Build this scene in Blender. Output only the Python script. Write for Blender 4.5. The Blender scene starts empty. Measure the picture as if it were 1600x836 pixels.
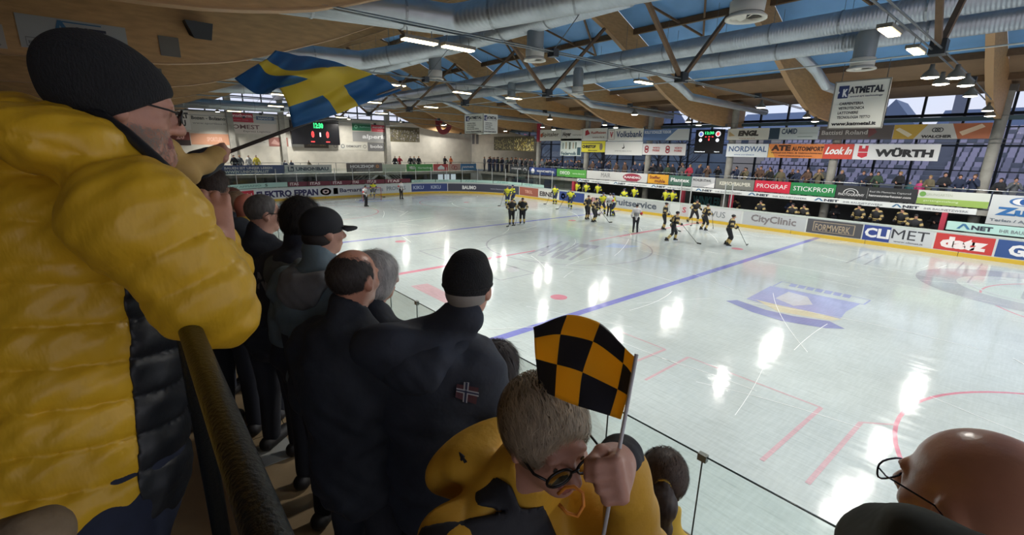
import bpy, bmesh, math, random
import numpy as np
from mathutils import Vector, Matrix
random.seed(7); rng = np.random.default_rng(5)
sc = bpy.context.scene; COL = sc.collection
pi = math.pi

# ---------------------------------------------------------------- camera
cd = bpy.data.cameras.new('camera'); cam = bpy.data.objects.new('camera', cd); COL.objects.link(cam)
cd.sensor_fit = 'HORIZONTAL'; cd.sensor_width = 36; cd.lens = 36*703.974/1600; cd.clip_start = .03; cd.clip_end = 900
yw, pt, rl = -.869, .255, .018
F = Vector((math.sin(yw)*math.cos(pt), math.cos(yw)*math.cos(pt), -math.sin(pt)))
Rv = Vector((math.cos(yw), -math.sin(yw), 0)); Uv = Rv.cross(F)
R2 = Rv*math.cos(rl)+Uv*math.sin(rl); U2 = -Rv*math.sin(rl)+Uv*math.cos(rl)
cam.matrix_world = Matrix(((R2.x,U2.x,-F.x,16.602),(R2.y,U2.y,-F.y,-3.157),(R2.z,U2.z,-F.z,5.007),(0,0,0,1)))
sc.camera = cam
sc.view_settings.view_transform = 'Standard'; sc.view_settings.look = 'None'; sc.view_settings.gamma = 1
sc.view_settings.use_curve_mapping = False; sc.view_settings.exposure = 0.0
# ---------------------------------------------------------------- sky at dusk
w = bpy.data.worlds.new('world'); sc.world = w; w.use_nodes = True; nt = w.node_tree; nt.nodes.clear()
wo = nt.nodes.new('ShaderNodeOutputWorld'); bg = nt.nodes.new('ShaderNodeBackground')
tc = nt.nodes.new('ShaderNodeTexCoord'); sx = nt.nodes.new('ShaderNodeSeparateXYZ'); cr = nt.nodes.new('ShaderNodeValToRGB')
ns = nt.nodes.new('ShaderNodeTexNoise'); ns.inputs['Scale'].default_value = 3; ns.inputs['Detail'].default_value = 5
mx = nt.nodes.new('ShaderNodeMath'); mx.operation = 'MULTIPLY_ADD'; mx.inputs[1].default_value = .35
nt.links.new(tc.outputs['Generated'], sx.inputs[0]); nt.links.new(tc.outputs['Generated'], ns.inputs['Vector'])
nt.links.new(ns.outputs['Fac'], mx.inputs[0]); nt.links.new(sx.outputs['Z'], mx.inputs[2]); nt.links.new(mx.outputs[0], cr.inputs[0])
e = cr.color_ramp.elements; e[0].position = .1; e[0].color = (.52,.47,.50,1); e[1].position = .75; e[1].color = (.44,.48,.58,1)
m_ = e.new(.3); m_.color = (.46,.48,.56,1)
nt.links.new(cr.outputs[0], bg.inputs[0]); bg.inputs[1].default_value = 1.9; nt.links.new(bg.outputs[0], wo.inputs[0])
LAMP = 0.50

# ---------------------------------------------------------------- materials
MATS = {}
def srgb(c):
    return tuple(((v/255)/12.92 if v/255 <= .04045 else ((v/255+.055)/1.055)**2.4) for v in c)
def mat(name, rgb, rough=.6, metal=0, noise=0, nscale=8, bump=0, bscale=40, spec=.5, emit=0, stretch=None, sheen=0, coat=0, alpha=None):
    """rgb in 0-255 display values"""
    if name in MATS: return MATS[name]
    m = bpy.data.materials.new(name); m.use_nodes = True; N = m.node_tree.nodes; L = m.node_tree.links
    b = N['Principled BSDF']; c = srgb(rgb)
    b.inputs['Base Color'].default_value = (*c,1); b.inputs['Roughness'].default_value = rough
    b.inputs['Metallic'].default_value = metal; b.inputs['Specular IOR Level'].default_value = spec
    if sheen: b.inputs['Sheen Weight'].default_value = sheen
    if coat: b.inputs['Coat Weight'].default_value = coat; b.inputs['Coat Roughness'].default_value = .15
    if emit: b.inputs['Emission Color'].default_value = (*c,1); b.inputs['Emission Strength'].default_value = emit
    if noise or bump:
        t = N.new('ShaderNodeTexCoord'); mp = N.new('ShaderNodeMapping'); L.new(t.outputs['Object'], mp.inputs[0])
        if stretch: mp.inputs['Scale'].default_value = stretch
    if noise:
        n = N.new('ShaderNodeTexNoise'); n.inputs['Scale'].default_value = nscale; n.inputs['Detail'].default_value = 4
        L.new(mp.outputs[0], n.inputs['Vector'])
        r = N.new('ShaderNodeMapRange'); r.inputs['From Min'].default_value = .3; r.inputs['From Max'].default_value = .7
        r.inputs['To Min'].default_value = 1-noise; r.inputs['To Max'].default_value = 1+noise*.6
        L.new(n.outputs['Fac'], r.inputs[0])
        v = N.new('ShaderNodeVectorMath'); v.operation = 'SCALE'; v.inputs[0].default_value = c
        L.new(r.outputs[0], v.inputs['Scale']); L.new(v.outputs[0], b.inputs['Base Color'])
    if bump:
        n2 = N.new('ShaderNodeTexNoise'); n2.inputs['Scale'].default_value = bscale; n2.inputs['Detail'].default_value = 3
        L.new(mp.outputs[0], n2.inputs['Vector'])
        bp = N.new('ShaderNodeBump'); bp.inputs['Strength'].default_value = bump; bp.inputs['Distance'].default_value = .01
        L.new(n2.outputs['Fac'], bp.inputs['Height']); L.new(bp.outputs[0], b.inputs['Normal'])
    MATS[name] = m; return m
def glass(name, tint=(.93,.97,.95), refl=.08):
    if name in MATS: return MATS[name]
    m = bpy.data.materials.new(name); m.use_nodes = True; N = m.node_tree.nodes; L = m.node_tree.links; N.clear()
    o = N.new('ShaderNodeOutputMaterial'); t = N.new('ShaderNodeBsdfTransparent'); t.inputs[0].default_value = (*tint,1)
    g = N.new('ShaderNodeBsdfGlossy'); g.inputs['Roughness'].default_value = .04
    f = N.new('ShaderNodeFresnel'); f.inputs[0].default_value = 1.35
    mu = N.new('ShaderNodeMath'); mu.operation = 'MULTIPLY'; mu.inputs[1].default_value = refl*8
    L.new(f.outputs[0], mu.inputs[0]); x = N.new('ShaderNodeMixShader'); L.new(mu.outputs[0], x.inputs[0])
    L.new(t.outputs[0], x.inputs[1]); L.new(g.outputs[0], x.inputs[2]); L.new(x.outputs[0], o.inputs[0]); MATS[name] = m; return m
def paint(rgb, rough=.45): return mat('paint_%d_%d_%d'%rgb, rgb, rough)
def vinyl(rgb): return mat('vinyl_%d_%d_%d'%rgb, rgb, .55)

# ---------------------------------------------------------------- object helpers
def link(o, parent=None):
    COL.objects.link(o)
    if parent is not None: o.parent = parent
    return o
def tag(o, label=None, cat=None, group=None, kind=None):
    if label: o['label'] = label
    if cat: o['category'] = cat
    if group: o['group'] = group
    if kind: o['kind'] = kind
    return o
def empty(name, loc=(0,0,0), rz=0, label=None, cat=None, group=None):
    o = bpy.data.objects.new(name, None); o.empty_display_size = .1; COL.objects.link(o); o.location = loc; o.rotation_euler = (0,0,rz)
    return tag(o, label, cat, group)
def mesh(name, V, Fc, mats, parent=None, smooth=False, mi=None):
    me = bpy.data.meshes.new(name); me.from_pydata([tuple(map(float,v)) for v in V], [], [tuple(map(int,f)) for f in Fc])
    for m in (mats if isinstance(mats,(list,tuple)) else [mats]): me.materials.append(m)
    if mi is not None: me.polygons.foreach_set('material_index', np.asarray(mi, dtype=np.int32))
    if smooth: me.polygons.foreach_set('use_smooth', np.ones(len(me.polygons), dtype=bool))
    me.update(); return link(bpy.data.objects.new(name, me), parent)
class MB:
    """collects boxes, tubes, loops into one mesh"""
    def __init__(s): s.V=[]; s.F=[]
    def add(s, V, Fc):
        n=len(s.V); s.V += [tuple(v) for v in V]; s.F += [tuple(i+n for i in f) for f in Fc]; return s
    def box(s, a, b):
        x0,y0,z0=a; x1,y1,z1=b
        return s.add([(x0,y0,z0),(x1,y0,z0),(x1,y1,z0),(x0,y1,z0),(x0,y0,z1),(x1,y0,z1),(x1,y1,z1),(x0,y1,z1)],
            [(0,3,2,1),(4,5,6,7),(0,1,5,4),(1,2,6,5),(2,3,7,6),(3,0,4,7)])
    def tube(s, pts, r, n=8, cap=True):
        pts=[Vector(p) for p in pts]; rr = r if isinstance(r,(list,tuple)) else [r]*len(pts); rings=[]; base=len(s.V); pu=None
        for i,p in enumerate(pts):
            d=(pts[min(i+1,len(pts)-1)]-pts[max(i-1,0)]).normalized()
            if pu is None: pu=d.orthogonal().normalized()
            else: pu=(pu-d*pu.dot(d)).normalized()
            v=d.cross(pu)
            for k in range(n):
                a=2*pi*k/n; s.V.append(tuple(p+(pu*math.cos(a)+v*math.sin(a))*rr[i]))
        for i in range(len(pts)-1):
            for k in range(n):
                a=base+i*n+k; b=base+i*n+(k+1)%n; s.F.append((a,b,b+n,a+n))
        if cap: s.F.append(tuple(base+k for k in reversed(range(n)))); s.F.append(tuple(base+(len(pts)-1)*n+k for k in range(n)))
        return s
    def bar(s, p, q, w_, h_, up=(0,0,1)):
        p=Vector(p); q=Vector(q); d=(q-p).normalized(); u=Vector(up); sd=d.cross(u)
        if sd.length<1e-4: sd=d.orthogonal()
        sd.normalize(); u=sd.cross(d); a=sd*w_/2; b=u*h_/2
        V=[p-a-b,p+a-b,p+a+b,p-a+b,q-a-b,q+a-b,q+a+b,q-a+b]
        return s.add([tuple(v) for v in V],[(0,3,2,1),(4,5,6,7),(0,1,5,4),(1,2,6,5),(2,3,7,6),(3,0,4,7)])
    def build(s, name, m, parent=None, smooth=False): return mesh(name, s.V, s.F, m, parent, smooth)
def box(name, a, b, m, parent=None): return MB().box(a,b).build(name, m, parent)
def lathe(mb, c, prof, n=20, axis='z'):
    base=len(mb.V)
    for r,z in prof:
        for k in range(n):
            a=2*pi*k/n; mb.V.append((c[0]+r*math.cos(a), c[1]+r*math.sin(a), c[2]+z))
    for i in range(len(prof)-1):
        for k in range(n):
            a=base+i*n+k; b=base+i*n+(k+1)%n; mb.F.append((a,b,b+n,a+n))
    return mb

# ---------------------------------------------------------------- lettering
_tc = {}
def text_mesh(s, bold=0.0, res=2):
    key=(s,bold)
    if key in _tc: return _tc[key]
    cu=bpy.data.curves.new('t','FONT'); cu.body=s; cu.resolution_u=res; cu.offset=bold; cu.fill_mode='FRONT'
    o=bpy.data.objects.new('t',cu); COL.objects.link(o); dg=bpy.context.evaluated_depsgraph_get(); dg.update()
    me=bpy.data.meshes.new_from_object(o.evaluated_get(dg))
    V=np.array([v.co[:2] for v in me.vertices]); Fc=[tuple(p.vertices) for p in me.polygons]
    bpy.data.objects.remove(o); bpy.data.curves.remove(cu); bpy.data.meshes.remove(me)
    mn=V.min(0); mxx=V.max(0); V=(V-mn)/(mxx-mn); _tc[key]=(V,Fc); return _tc[key]
def letters(name, s, mp, s0, s1, z0, z1, rgb, parent, bold=.02, off=.006, shear=0):
    V,Fc=text_mesh(s,bold)
    P=[mp(s0+(s1-s0)*u+shear*(z1-z0)*v, z0+(z1-z0)*v, off) for u,v in V]
    return mesh(name, P, Fc, vinyl(rgb), parent)
def flat(name, poly, mp, rgb, parent, off=.004, m=None):
    return mesh(name, [mp(u,v,off) for u,v in poly], [tuple(range(len(poly)))], m or vinyl(rgb), parent)
def disc(name, mp, s, z, r, rgb, parent, off=.004, rin=0, n=20, sz=1):
    P=[];Fc=[]
    for k in range(n):
        a=2*pi*k/n; P.append(mp(s+r*sz*math.cos(a), z+r*math.sin(a), off))
    if rin:
        for k in range(n):
            a=2*pi*k/n; P.append(mp(s+rin*sz*math.cos(a), z+rin*math.sin(a), off))
        Fc=[(k,(k+1)%n,n+(k+1)%n,n+k) for k in range(n)]
    else: Fc=[tuple(range(n))]
    return mesh(name,P,Fc,vinyl(rgb),parent)
def sheet(name, mp, s0,s1,z0,z1, m, parent=None, th=.02, nseg=1, sag=0, wav=0):
    """thin solid panel following a mapping; front at offset 0, back at -th"""
    V=[];Fc=[]
    for i in range(nseg+1):
        t=i/nseg; s_=s0+(s1-s0)*t; o=wav*math.sin(t*9+s0)
        V += [mp(s_,z0,o),mp(s_,z1,o),mp(s_,z1,o-th),mp(s_,z0,o-th)]
    for i in range(nseg):
        a=4*i; b=a+4; Fc += [(a,b,b+1,a+1),(a+1,b+1,b+2,a+2),(a+2,b+2,b+3,a+3),(a+3,b+3,b,a)]
    Fc += [(0,1,2,3),(4*nseg+3,4*nseg+2,4*nseg+1,4*nseg)]
    return mesh(name,V,Fc,m,parent)

# ================================================================ SETTING
W = 29.73                      # rink width; ice spans x -30..30, y 0..W
# ---- ice
def ice_mat(name, rgb, rough=.10):
    m=bpy.data.materials.new(name); m.use_nodes=True; N=m.node_tree.nodes; L=m.node_tree.links; b=N['Principled BSDF']
    c=srgb(rgb); g=N.new('ShaderNodeNewGeometry')
    def noise(scale, st, det=3, rot=0):
        mp=N.new('ShaderNodeMapping'); mp.inputs['Scale'].default_value=st; mp.inputs['Rotation'].default_value=(0,0,rot)
        L.new(g.outputs['Position'],mp.inputs[0]); n=N.new('ShaderNodeTexNoise'); n.inputs['Scale'].default_value=scale
        n.inputs['Detail'].default_value=det; L.new(mp.outputs[0],n.inputs['Vector']); return n.outputs['Fac']
    def mr(i,a,b_,c_,d):
        r=N.new('ShaderNodeMapRange'); r.inputs[1].default_value=a; r.inputs[2].default_value=b_; r.inputs[3].default_value=c_; r.inputs[4].default_value=d
        L.new(i,r.inputs[0]); return r.outputs[0]
    def mul(a,b_):
        r=N.new('ShaderNodeMath'); r.operation='MULTIPLY'; L.new(a,r.inputs[0]); L.new(b_,r.inputs[1]); return r.outputs[0]
    big=mr(noise(.35,(1,1,1),5),.3,.7,.85,1.06)
    s1=mr(noise(2.2,(1,9,1),4,.5),.4,.62,.95,1.02); s2=mr(noise(2.0,(10,1,1),4,.25),.4,.62,.96,1.02); s3=mr(noise(1.5,(1,14,1),5,-.6),.55,.72,1.0,.86)
    fac=mul(mul(big,s1),mul(s2,s3))
    v=N.new('ShaderNodeVectorMath'); v.operation='SCALE'; v.inputs[0].default_value=c; L.new(fac,v.inputs['Scale']); L.new(v.outputs[0],b.inputs['Base Color'])
    r1=mr(noise(1.2,(1,6,1),4,.4),.35,.7,rough*.5,rough*1.9); L.new(r1,b.inputs['Roughness'])
    bp=N.new('ShaderNodeBump'); bp.inputs['Strength'].default_value=.10; bp.inputs['Distance'].default_value=.006
    L.new(noise(5,(1,8,1),5,.7),bp.inputs['Height']); L.new(bp.outputs[0],b.inputs['Normal'])
    b.inputs['Specular IOR Level'].default_value=.30
    return m
ICE=ice_mat('ice',(190,200,198))
R=8.5
def B(s):
    q=R*pi/2
    if s<8.5-q: return (-21.5+(8.5-q-s),0.,0,1)
    if s<8.5: a=(8.5-s)/R; return (-21.5-R*math.cos(a),8.5-R*math.sin(a),math.cos(a),math.sin(a))
    if s<W-R: return (-30.,s,1,0)
    if s<W-R+q: a=(s-(W-R))/R; return (-21.5-R*math.cos(a),W-R+R*math.sin(a),math.cos(a),-math.sin(a))
    return (-21.5+(s-(W-R+q)),W,0,-1)
def bmap(s,z,off): x,y,nx,ny=B(s); return (x+nx*off,y+ny*off,z)
S_FAR0=W-R+R*pi/2          # s where the straight far side begins (x=-21.5)
def sfar(x): return S_FAR0+(x+21.5)
SN=8.5-R*pi/2
def snear(x): return SN-(x+21.5)
out=[B(s)[:2] for s in np.linspace(snear(21.5),sfar(21.5),160)]
for a in np.linspace(0,pi/2,10)[1:]: out.append((21.5+R*math.sin(a),W-R+R*math.cos(a)))
for a in np.linspace(0,pi/2,10)[:-1]: out.append((21.5+R*math.cos(a),8.5-R*math.sin(a)))
ice=mesh('floor',[(x,y,0) for x,y in out],[tuple(reversed(range(len(out))))],ICE); tag(ice,kind='structure')
BL=ice_mat('ice_blue',(132,136,200)); RD=ice_mat('ice_red',(208,140,154)); GR=ice_mat('ice_grey',(166,170,176)); LB=ice_mat('ice_pale_blue',(160,168,204)); PK=ice_mat('ice_pink',(206,176,180)); LG=ice_mat('ice_light_grey',(196,200,204)); NV=ice_mat('ice_navy',(138,144,184)); YL=ice_mat('ice_cream',(206,202,172)); LLB=ice_mat('ice_soft_blue',(178,196,222))
def imap(x,y,off=0): return (x,y,.0015+off*.5)
def irect(name,x0,x1,y0,y1,m,z=0): return mesh(name,[imap(x0,y0,z),imap(x1,y0,z),imap(x1,y1,z),imap(x0,y1,z)],[(0,1,2,3)],m,ice)
def iline(name,p,q,wd,m,z=0):
    p=Vector((*p,0)); q=Vector((*q,0)); n=(q-p).normalized().cross(Vector((0,0,1)))*wd/2
    return mesh(name,[(a.x,a.y,.0015+z*.5) for a in (p-n,p+n,q+n,q-n)],[(0,1,2,3)],m,ice)
def iring(name,cx,cy,r,wd,m,a0=0,a1=2*pi,n=72,z=0):
    V=[];Fc=[]
    for k in range(n+1):
        a=a0+(a1-a0)*k/n
        V+=[imap(cx+(r-wd)*math.cos(a),cy+(r-wd)*math.sin(a),z),imap(cx+r*math.cos(a),cy+r*math.sin(a),z)]
    return mesh(name,V,[(2*k,2*k+1,2*k+3,2*k+2) for k in range(n)],m,ice)
def ipoly(name,pts,m,z=.001): return mesh(name,[imap(x,y,z) for x,y in pts],[tuple(range(len(pts)))],m,ice)
C=W/2
irect('blue_line',7.62-.15,7.62+.15,.05,W-.05,BL); irect('blue_line',-7.62-.15,-7.62+.15,.05,W-.05,BL)
irect('red_line',-.15,.15,.05,C-4.5,RD); irect('red_line',-.15,.15,C+4.5,W-.05,RD); irect('red_line',-.08,.08,C-4.5,C-2.4,RD); irect('red_line',-.06,.06,C+1.8,C+4.5,RD)
iring('center_circle',0,C,4.5,.08,GR)
for sx_ in (-1,1):
    irect('goal_line',sx_*26-.04,sx_*26+.04,1.1,W-1.1,RD)
    for sy_ in (-1,1):
        iring('faceoff_circle',sx_*20,C+sy_*6.95,4.5,.07,RD); disc_=iring('faceoff_spot',sx_*20,C+sy_*6.95,.3,.3,RD,n=24)
        iring('faceoff_spot',sx_*6.1,C+sy_*6.95,.3,.3,RD,n=24)
irect('goal_crease',-26,-24.8,C-1.8,C+1.8,LLB)
# advert frames and lettering painted under the ice
def iframe(pts,wd,m):
    for a,b_ in zip(pts,pts[1:]+pts[:1]): iline('painted_border',a,b_,wd,m,.001)
iframe([(-3.39,7.59),(-3.30,9.31),(3.21,9.37),(3.21,7.58)],.06,GR)
ipoly('painted_logo',[(-2.28,8.15),(-2.39,8.74),(-1.30,8.78),(-1.25,8.16)],LG)
ipoly('painted_logo',[(1.94,8.88),(1.77,9.60),(2.63,9.09),(2.53,8.61)],LG)
ipoly('painted_advert',[(1.79,4.38),(1.88,5.06),(4.40,5.01),(4.89,4.38)],PK)
iframe([(-3.57,21.11),(-3.80,22.79),(-0.86,23.23),(-0.46,21.22)],.05,GR)
ims=lambda s,z,off: imap(s,z,.001)
def ice_text(s,o,ux,uy,m,bold=.03):
    V,Fc=text_mesh(s,bold); o=Vector((*o,0)); ux=Vector((*ux,0))-o; uy=Vector((*uy,0))-o
    mesh('painted_lettering',[tuple(o+ux*u+uy*v+Vector((0,0,.003))) for u,v in V],Fc,m,ice)
ice_text('ANET',(0.31,11.52),(2.80,12.45),(-1.29,15.22),GR,.04)
ice_text('A',(-0.88,13.32),(-0.27,13.60),(-2.75,16.69),LG,.04)
ipoly('painted_logo',[(1.53,16.15),(1.13,17.39),(2.56,17.90),(2.36,16.75)],LLB)
# team emblem in the right zone
ea_=(10.48,16.19); eb_=(12.66,16.31); ex_=((eb_[0]-ea_[0])/4.6,(eb_[1]-ea_[1])/4.6)
iframe([(10.20,16.71),(13.14,16.70),(13.13,15.89),(10.24,15.71)],.05,LB)
ipoly('painted_emblem',[(10.30,13.17),(10.17,15.63),(13.03,15.87),(12.96,14.50),(13.07,13.40),(11.89,13.00)],LB,.001)
ipoly('painted_emblem',[(10.53,13.36),(11.40,13.39),(12.14,13.52),(13.11,13.53),(12.94,13.13),(11.55,12.65)],YL,.002)
ipoly('painted_emblem',[(9.95,12.36),(10.17,12.76),(11.21,12.50),(12.03,12.59),(12.91,13.00),(13.41,12.63),(13.03,12.22),(12.01,11.82),(11.05,11.89)],NV,.003)
for k in range(7): ipoly('painted_emblem',[(10.61,16.22),(10.81,16.19),(10.68,16.75),(10.50,16.81)] if k<0 else [(x+.62*k*ex_[0],y+.62*k*ex_[1]) for x,y in ((10.61,16.22),(10.84,16.23),(10.78,16.74),(10.55,16.73))],LB,.003)
ipoly('painted_emblem',[(10.92,14.12),(10.91,15.37),(11.59,15.25),(12.01,14.41),(11.65,13.71)],LG,.003)
iring('painted_emblem',17.28,23.34,3.9,1.3,GR,z=.003)
iring('painted_emblem',17.28,23.34,2.3,.15,LG,z=.006)
ice_text('B',(16.59,21.65),(16.88,21.31),(16.62,23.27),GR)
# L shaped marks near the boards
for a,b_,c_ in ((((11.49,7.08)),((14.43,7.06)),((14.35,4.35))),(((15.55,7.51)),((15.10,7.07)),((15.04,4.34))),(((9.19,7.06)),((10.87,7.03)),((10.81,5.86)))):
    iline('painted_border',a,b_,.05,PK,.002); iline('painted_border',b_,c_,.08,PK,.0035)
iline('painted_border',(11.49,7.08),(11.50,5.18),.07,PK)
for a,b_ in ((((10.83,22.88)),((10.89,26.56))),(((11.48,23.14)),((11.47,26.84))),(((14.42,23.04)),((14.42,28.06))),(((15.05,22.94)),((15.04,28.47)))):
    iline('painted_border',a,b_,.06,GR,.009)
# skate cuts
cut=MB(); 
for k in range(140):
    x=random.uniform(-28,22); y=random.uniform(1,28); a=random.uniform(0,2*pi); rr=random.uniform(4,30); ln=random.uniform(1,6); wd=random.uniform(.004,.011)
    n=7; base=len(cut.V)
    for i in range(n+1):
        t=a+ln/rr*i/n; px_=x+rr*(math.cos(t)-math.cos(a)); py_=y+rr*(math.sin(t)-math.sin(a))
        px_=min(max(px_,-28),28); py_=min(max(py_,.3),W-.3)
        cut.V += [(px_+wd*math.cos(t),py_+wd*math.sin(t),.008),(px_-wd*math.cos(t),py_-wd*math.sin(t),.008)]
    cut.F += [(base+2*i,base+2*i+1,base+2*i+3,base+2*i+2) for i in range(n)]
c_=cut.build('skate_marks',mat('snow_mark',(240,243,240),.5),ice); c_['kind']='stuff'

# ---- ground slab around the rink
box('ground',(-60,-12,-.3),(40,90,-.02),mat('concrete',(120,120,118),.85,noise=.2,nscale=2)); bpy.data.objects['ground']['kind']='structure'

# ================================================================ RINK BOARDS
WHT=mat('board_white',(214,218,214),.35); CAPM=mat('board_cap',(196,206,200),.4); YEL=mat('kick_yellow',(214,178,60),.4)
boards=empty('rink_boards',(0,0,0),0,'long white dasher boards with yellow kick plate around the ice','boards')
def strip(name,s0,s1,z0,z1,o0,o1,m,parent,n=None):
    lo_,hi_=min(s0,s1),max(s0,s1); st=[lo_]+[.34*q for q in range(int(lo_/.34)-1,int(hi_/.34)+2) if lo_+.02<.34*q<hi_-.02 and (-4.9<.34*q<8.6 or 21.1<.34*q<34.7)]+[hi_]; n=len(st)-1; V=[];Fc=[]
    for s in st:
        V+=[bmap(s,z0,o0),bmap(s,z1,o0),bmap(s,z1,o1),bmap(s,z0,o1)]
    for i in range(n):
        a=4*i;b=a+4
        Fc+=[(a,b,b+1,a+1),(a+1,b+1,b+2,a+2),(a+2,b+2,b+3,a+3),(a+3,b+3,b,a)]
    Fc+=[(0,1,2,3),(4*n+3,4*n+2,4*n+1,4*n)]
    return mesh(name,V,Fc,m,parent)
bs=[snear(21.5)]+[snear(x) for x in range(18,-22,-4)]+[0,2.83,5.67,8.5,11.7,14.87,18.0,W-R,W-R+3.3,W-R+6.7,W-R+10,S_FAR0]+[sfar(x) for x in range(-18,22,4)]+[sfar(21.5)]
bs=sorted(set(round(b,3) for b in bs))
for a,b in zip(bs[:-1],bs[1:]):
    strip('board_section',a+.01,b-.01,0,1.16,0,-.11,WHT,boards)
    strip('kick_plate',a+.01,b-.01,.0,.21,.02,0,YEL,boards)
    strip('cap_rail',a,b,1.16,1.25,.02,-.13,CAPM,boards)
def advert(s0,s1,rgb,texts=(),z0=.25,z1=1.12,name='advert_panel',par=None,off=.012):
    p=strip(name,s0,s1,z0,z1,off,0,vinyl(rgb),par or boards)
    for t in texts:
        st,c,u0,u1,v0,v1=t[:6]
        letters('lettering',st,bmap,s0+(s1-s0)*u0,s0+(s1-s0)*u1,z0+(z1-z0)*v0,z0+(z1-z0)*v1,c,p,bold=t[6] if len(t)>6 else .03,off=off+.006)
    return p
wt=(232,232,232); gy=(110,112,118); nv=(40,44,92); bk=(34,34,36); sil=(188,190,190)
ZM=.7
advert(3.431,5.231,(196,44,66),[('Scelti',wt,.1,.9,.3,.75)])
advert(5.350,11.164,(216,218,220),[('ELEKTRO EPPAN',(48,44,92),.02,.98,.12,.85,.05)])
a_=advert(11.225,12.344,(216,218,220)); disc('lettering',bmap,11.780,.68,.36,(206,120,120),a_,.012,0,20,1.5); disc('lettering',bmap,11.780,.68,.2,(226,200,200),a_,.016,.1,20,1.6)
a_=advert(12.407,15.577,(212,214,216),[('Bagnara',(70,70,96),.24,.98,.2,.8)]); flat('lettering',[(12.534,.4),(12.981,.4),(12.981,1.0),(12.534,1.0)],bmap,(186,56,76),a_,.012)
advert(15.646,18.069,(204,208,210),[('Provis',(150,156,170),.15,.9,.25,.75)])
advert(18.143,21.047,(200,208,210),[('PROVINS',(130,142,150),.03,.8,.3,.8)])
advert(21.206,25.449,(52,70,130),[('KIKU',(170,182,210),.05,.35,.3,.75),('KIKU',(170,182,210),.55,.82,.3,.75)])
advert(25.523,34.741,(70,72,88),[('BAUMO',wt,.18,.36,.25,.75,.05),('www.baumo.it',(150,150,160),.55,.75,.35,.55)])
advert(34.849,37.831,(164,96,80),[('TIROL',(220,170,150),.3,.7,.3,.7)])
advert(37.929,40.829,(220,220,214),[('EBNER',(60,56,58),.05,.9,.2,.75,.04)])
a_=advert(40.918,44.203,(50,70,134)); disc('lettering',bmap,41.447,.68,.28,wt,a_,.012,.12)
advert(44.441,47.009,(210,206,200),[('MIKO',(160,80,90),.1,.9,.2,.75)])
advert(47.153,53.217,(186,190,188),[('fruitservice',(84,92,104),.06,.8,.25,.9)])
advert(54.163,54.810,(200,196,196),[('S',(190,90,100),.2,.7,.3,.8)])
advert(55.849,58.797,(204,206,206),[('DIVUS',(110,118,124),.06,.62,.25,.75,.0)])
advert(58.930,62.869,(184,188,190),[('CityClinic',(128,122,124),.14,.86,.14,.86)])
a_=advert(62.942,65.838,(80,80,84),[('FORMWERK',(176,158,132),.16,.8,.22,.7,.01)])
fu=lambda u:62.942+(65.838-62.942)*u
for q in ([(.13,.15),(.87,.15),(.87,.18),(.13,.18)],[(.13,.82),(.87,.82),(.87,.86),(.13,.86)],[(.12,.15),(.135,.15),(.135,.86),(.12,.86)],[(.86,.15),(.875,.15),(.875,.86),(.86,.86)]):
    flat('lettering',[(fu(u),.25+.87*v) for u,v in q],bmap,(176,158,132),a_,.013)
advert(65.900,67.159,(52,70,140),[('CLI',wt,.06,.98,.2,.85,.04)])
advert(67.174,68.995,(200,204,206),[('MET',(58,60,66),.03,.9,.32,.92,.0),('www.climet.it',(120,120,126),.1,.8,.08,.2)])
advert(69.073,71.290,(196,60,58),[('datz',(236,226,224),.1,.9,.15,.85,.07)])
advert(71.380,73.520,(52,82,140),[('GAS',wt,.2,.9,.15,.8,.05)])
# narrow strips above the boards
MINT=(176,210,200); ITA=(110,40,58)
advert(2.490,8.308,MINT,[('HGV APPIANO',(120,160,150),.05,.6,.3,.7),('S',(60,90,80),.66,.7,.2,.8)],1.3,1.72,'header_strip')
for i,(a,b) in enumerate(((450,480),(481,516),(517,548),(549,570),(571,601),(602,641))):
    advert([8.370,10.154,12.347,14.415,15.907,18.115][i],[10.095,12.284,14.349,15.838,18.041,21.082][i],ITA,[('ITAS',(214,196,196),.1,.55,.2,.85,.04)],1.3,1.72,'header_strip')
for i,(a,b) in enumerate([(21.240,24.060),(24.134,27.018),(27.092,30.900),(30.983,35.142),(35.248,38.663)]):
    advert(a,b,MINT,[('ANET',(110,160,156),.1,.5,.3,.75)],1.28,1.56,'header_strip')
# protective glass: ends and corners, then short runs beside the benches
GL=glass('rink_glass',(.93,.96,.95),.10); PST=mat('post_white',(196,200,200),.4,.3)
gl=empty('end_glass',(0,0,0),0,'tall protective glass panes with white posts round the left end of the rink','glass barrier')
s=2.0
while s<40.344:
    p=strip('glass_pane',s+.03,s+1.77,1.27,2.9,-.03,-.042,GL,gl,2)
    x,y,nx,ny=B(s); MB().bar((x-nx*.03,y-ny*.03,1.25),(x-nx*.03,y-ny*.03,2.95),.05,.05,(nx,ny,0)).build('post',PST,gl); s+=1.8
for nm,xs,lab in (('bench_glass',(2.160,3.530),'glass screen with white posts by the left bench gate'),('bench_glass',(1.350-.0,1.710),'')):
    if not lab: continue
def bglass(xa,xb,z1,label):
    g=empty('bench_glass',(xa,W+.06,0),0,label,'glass screen')
    n=max(1,round((xb-xa)/1.3)); 
    for i in range(n):
        MB().box((i*(xb-xa)/n+.03,-.006,1.26),((i+1)*(xb-xa)/n-.03,.006,z1)).build('glass_pane',GL,g)
    for i in range(n+1): MB().box((i*(xb-xa)/n-.03,-.03,1.25),(i*(xb-xa)/n+.03,.03,z1+.05)).build('post',PST,g)
bglass(-2.120,-1.280,2.85,'glass screen with white posts beside the yellow team bench')
bglass(1.320,1.770+.05,2.9,'glass screen with white posts beside the striped shirt at the gate')
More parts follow.
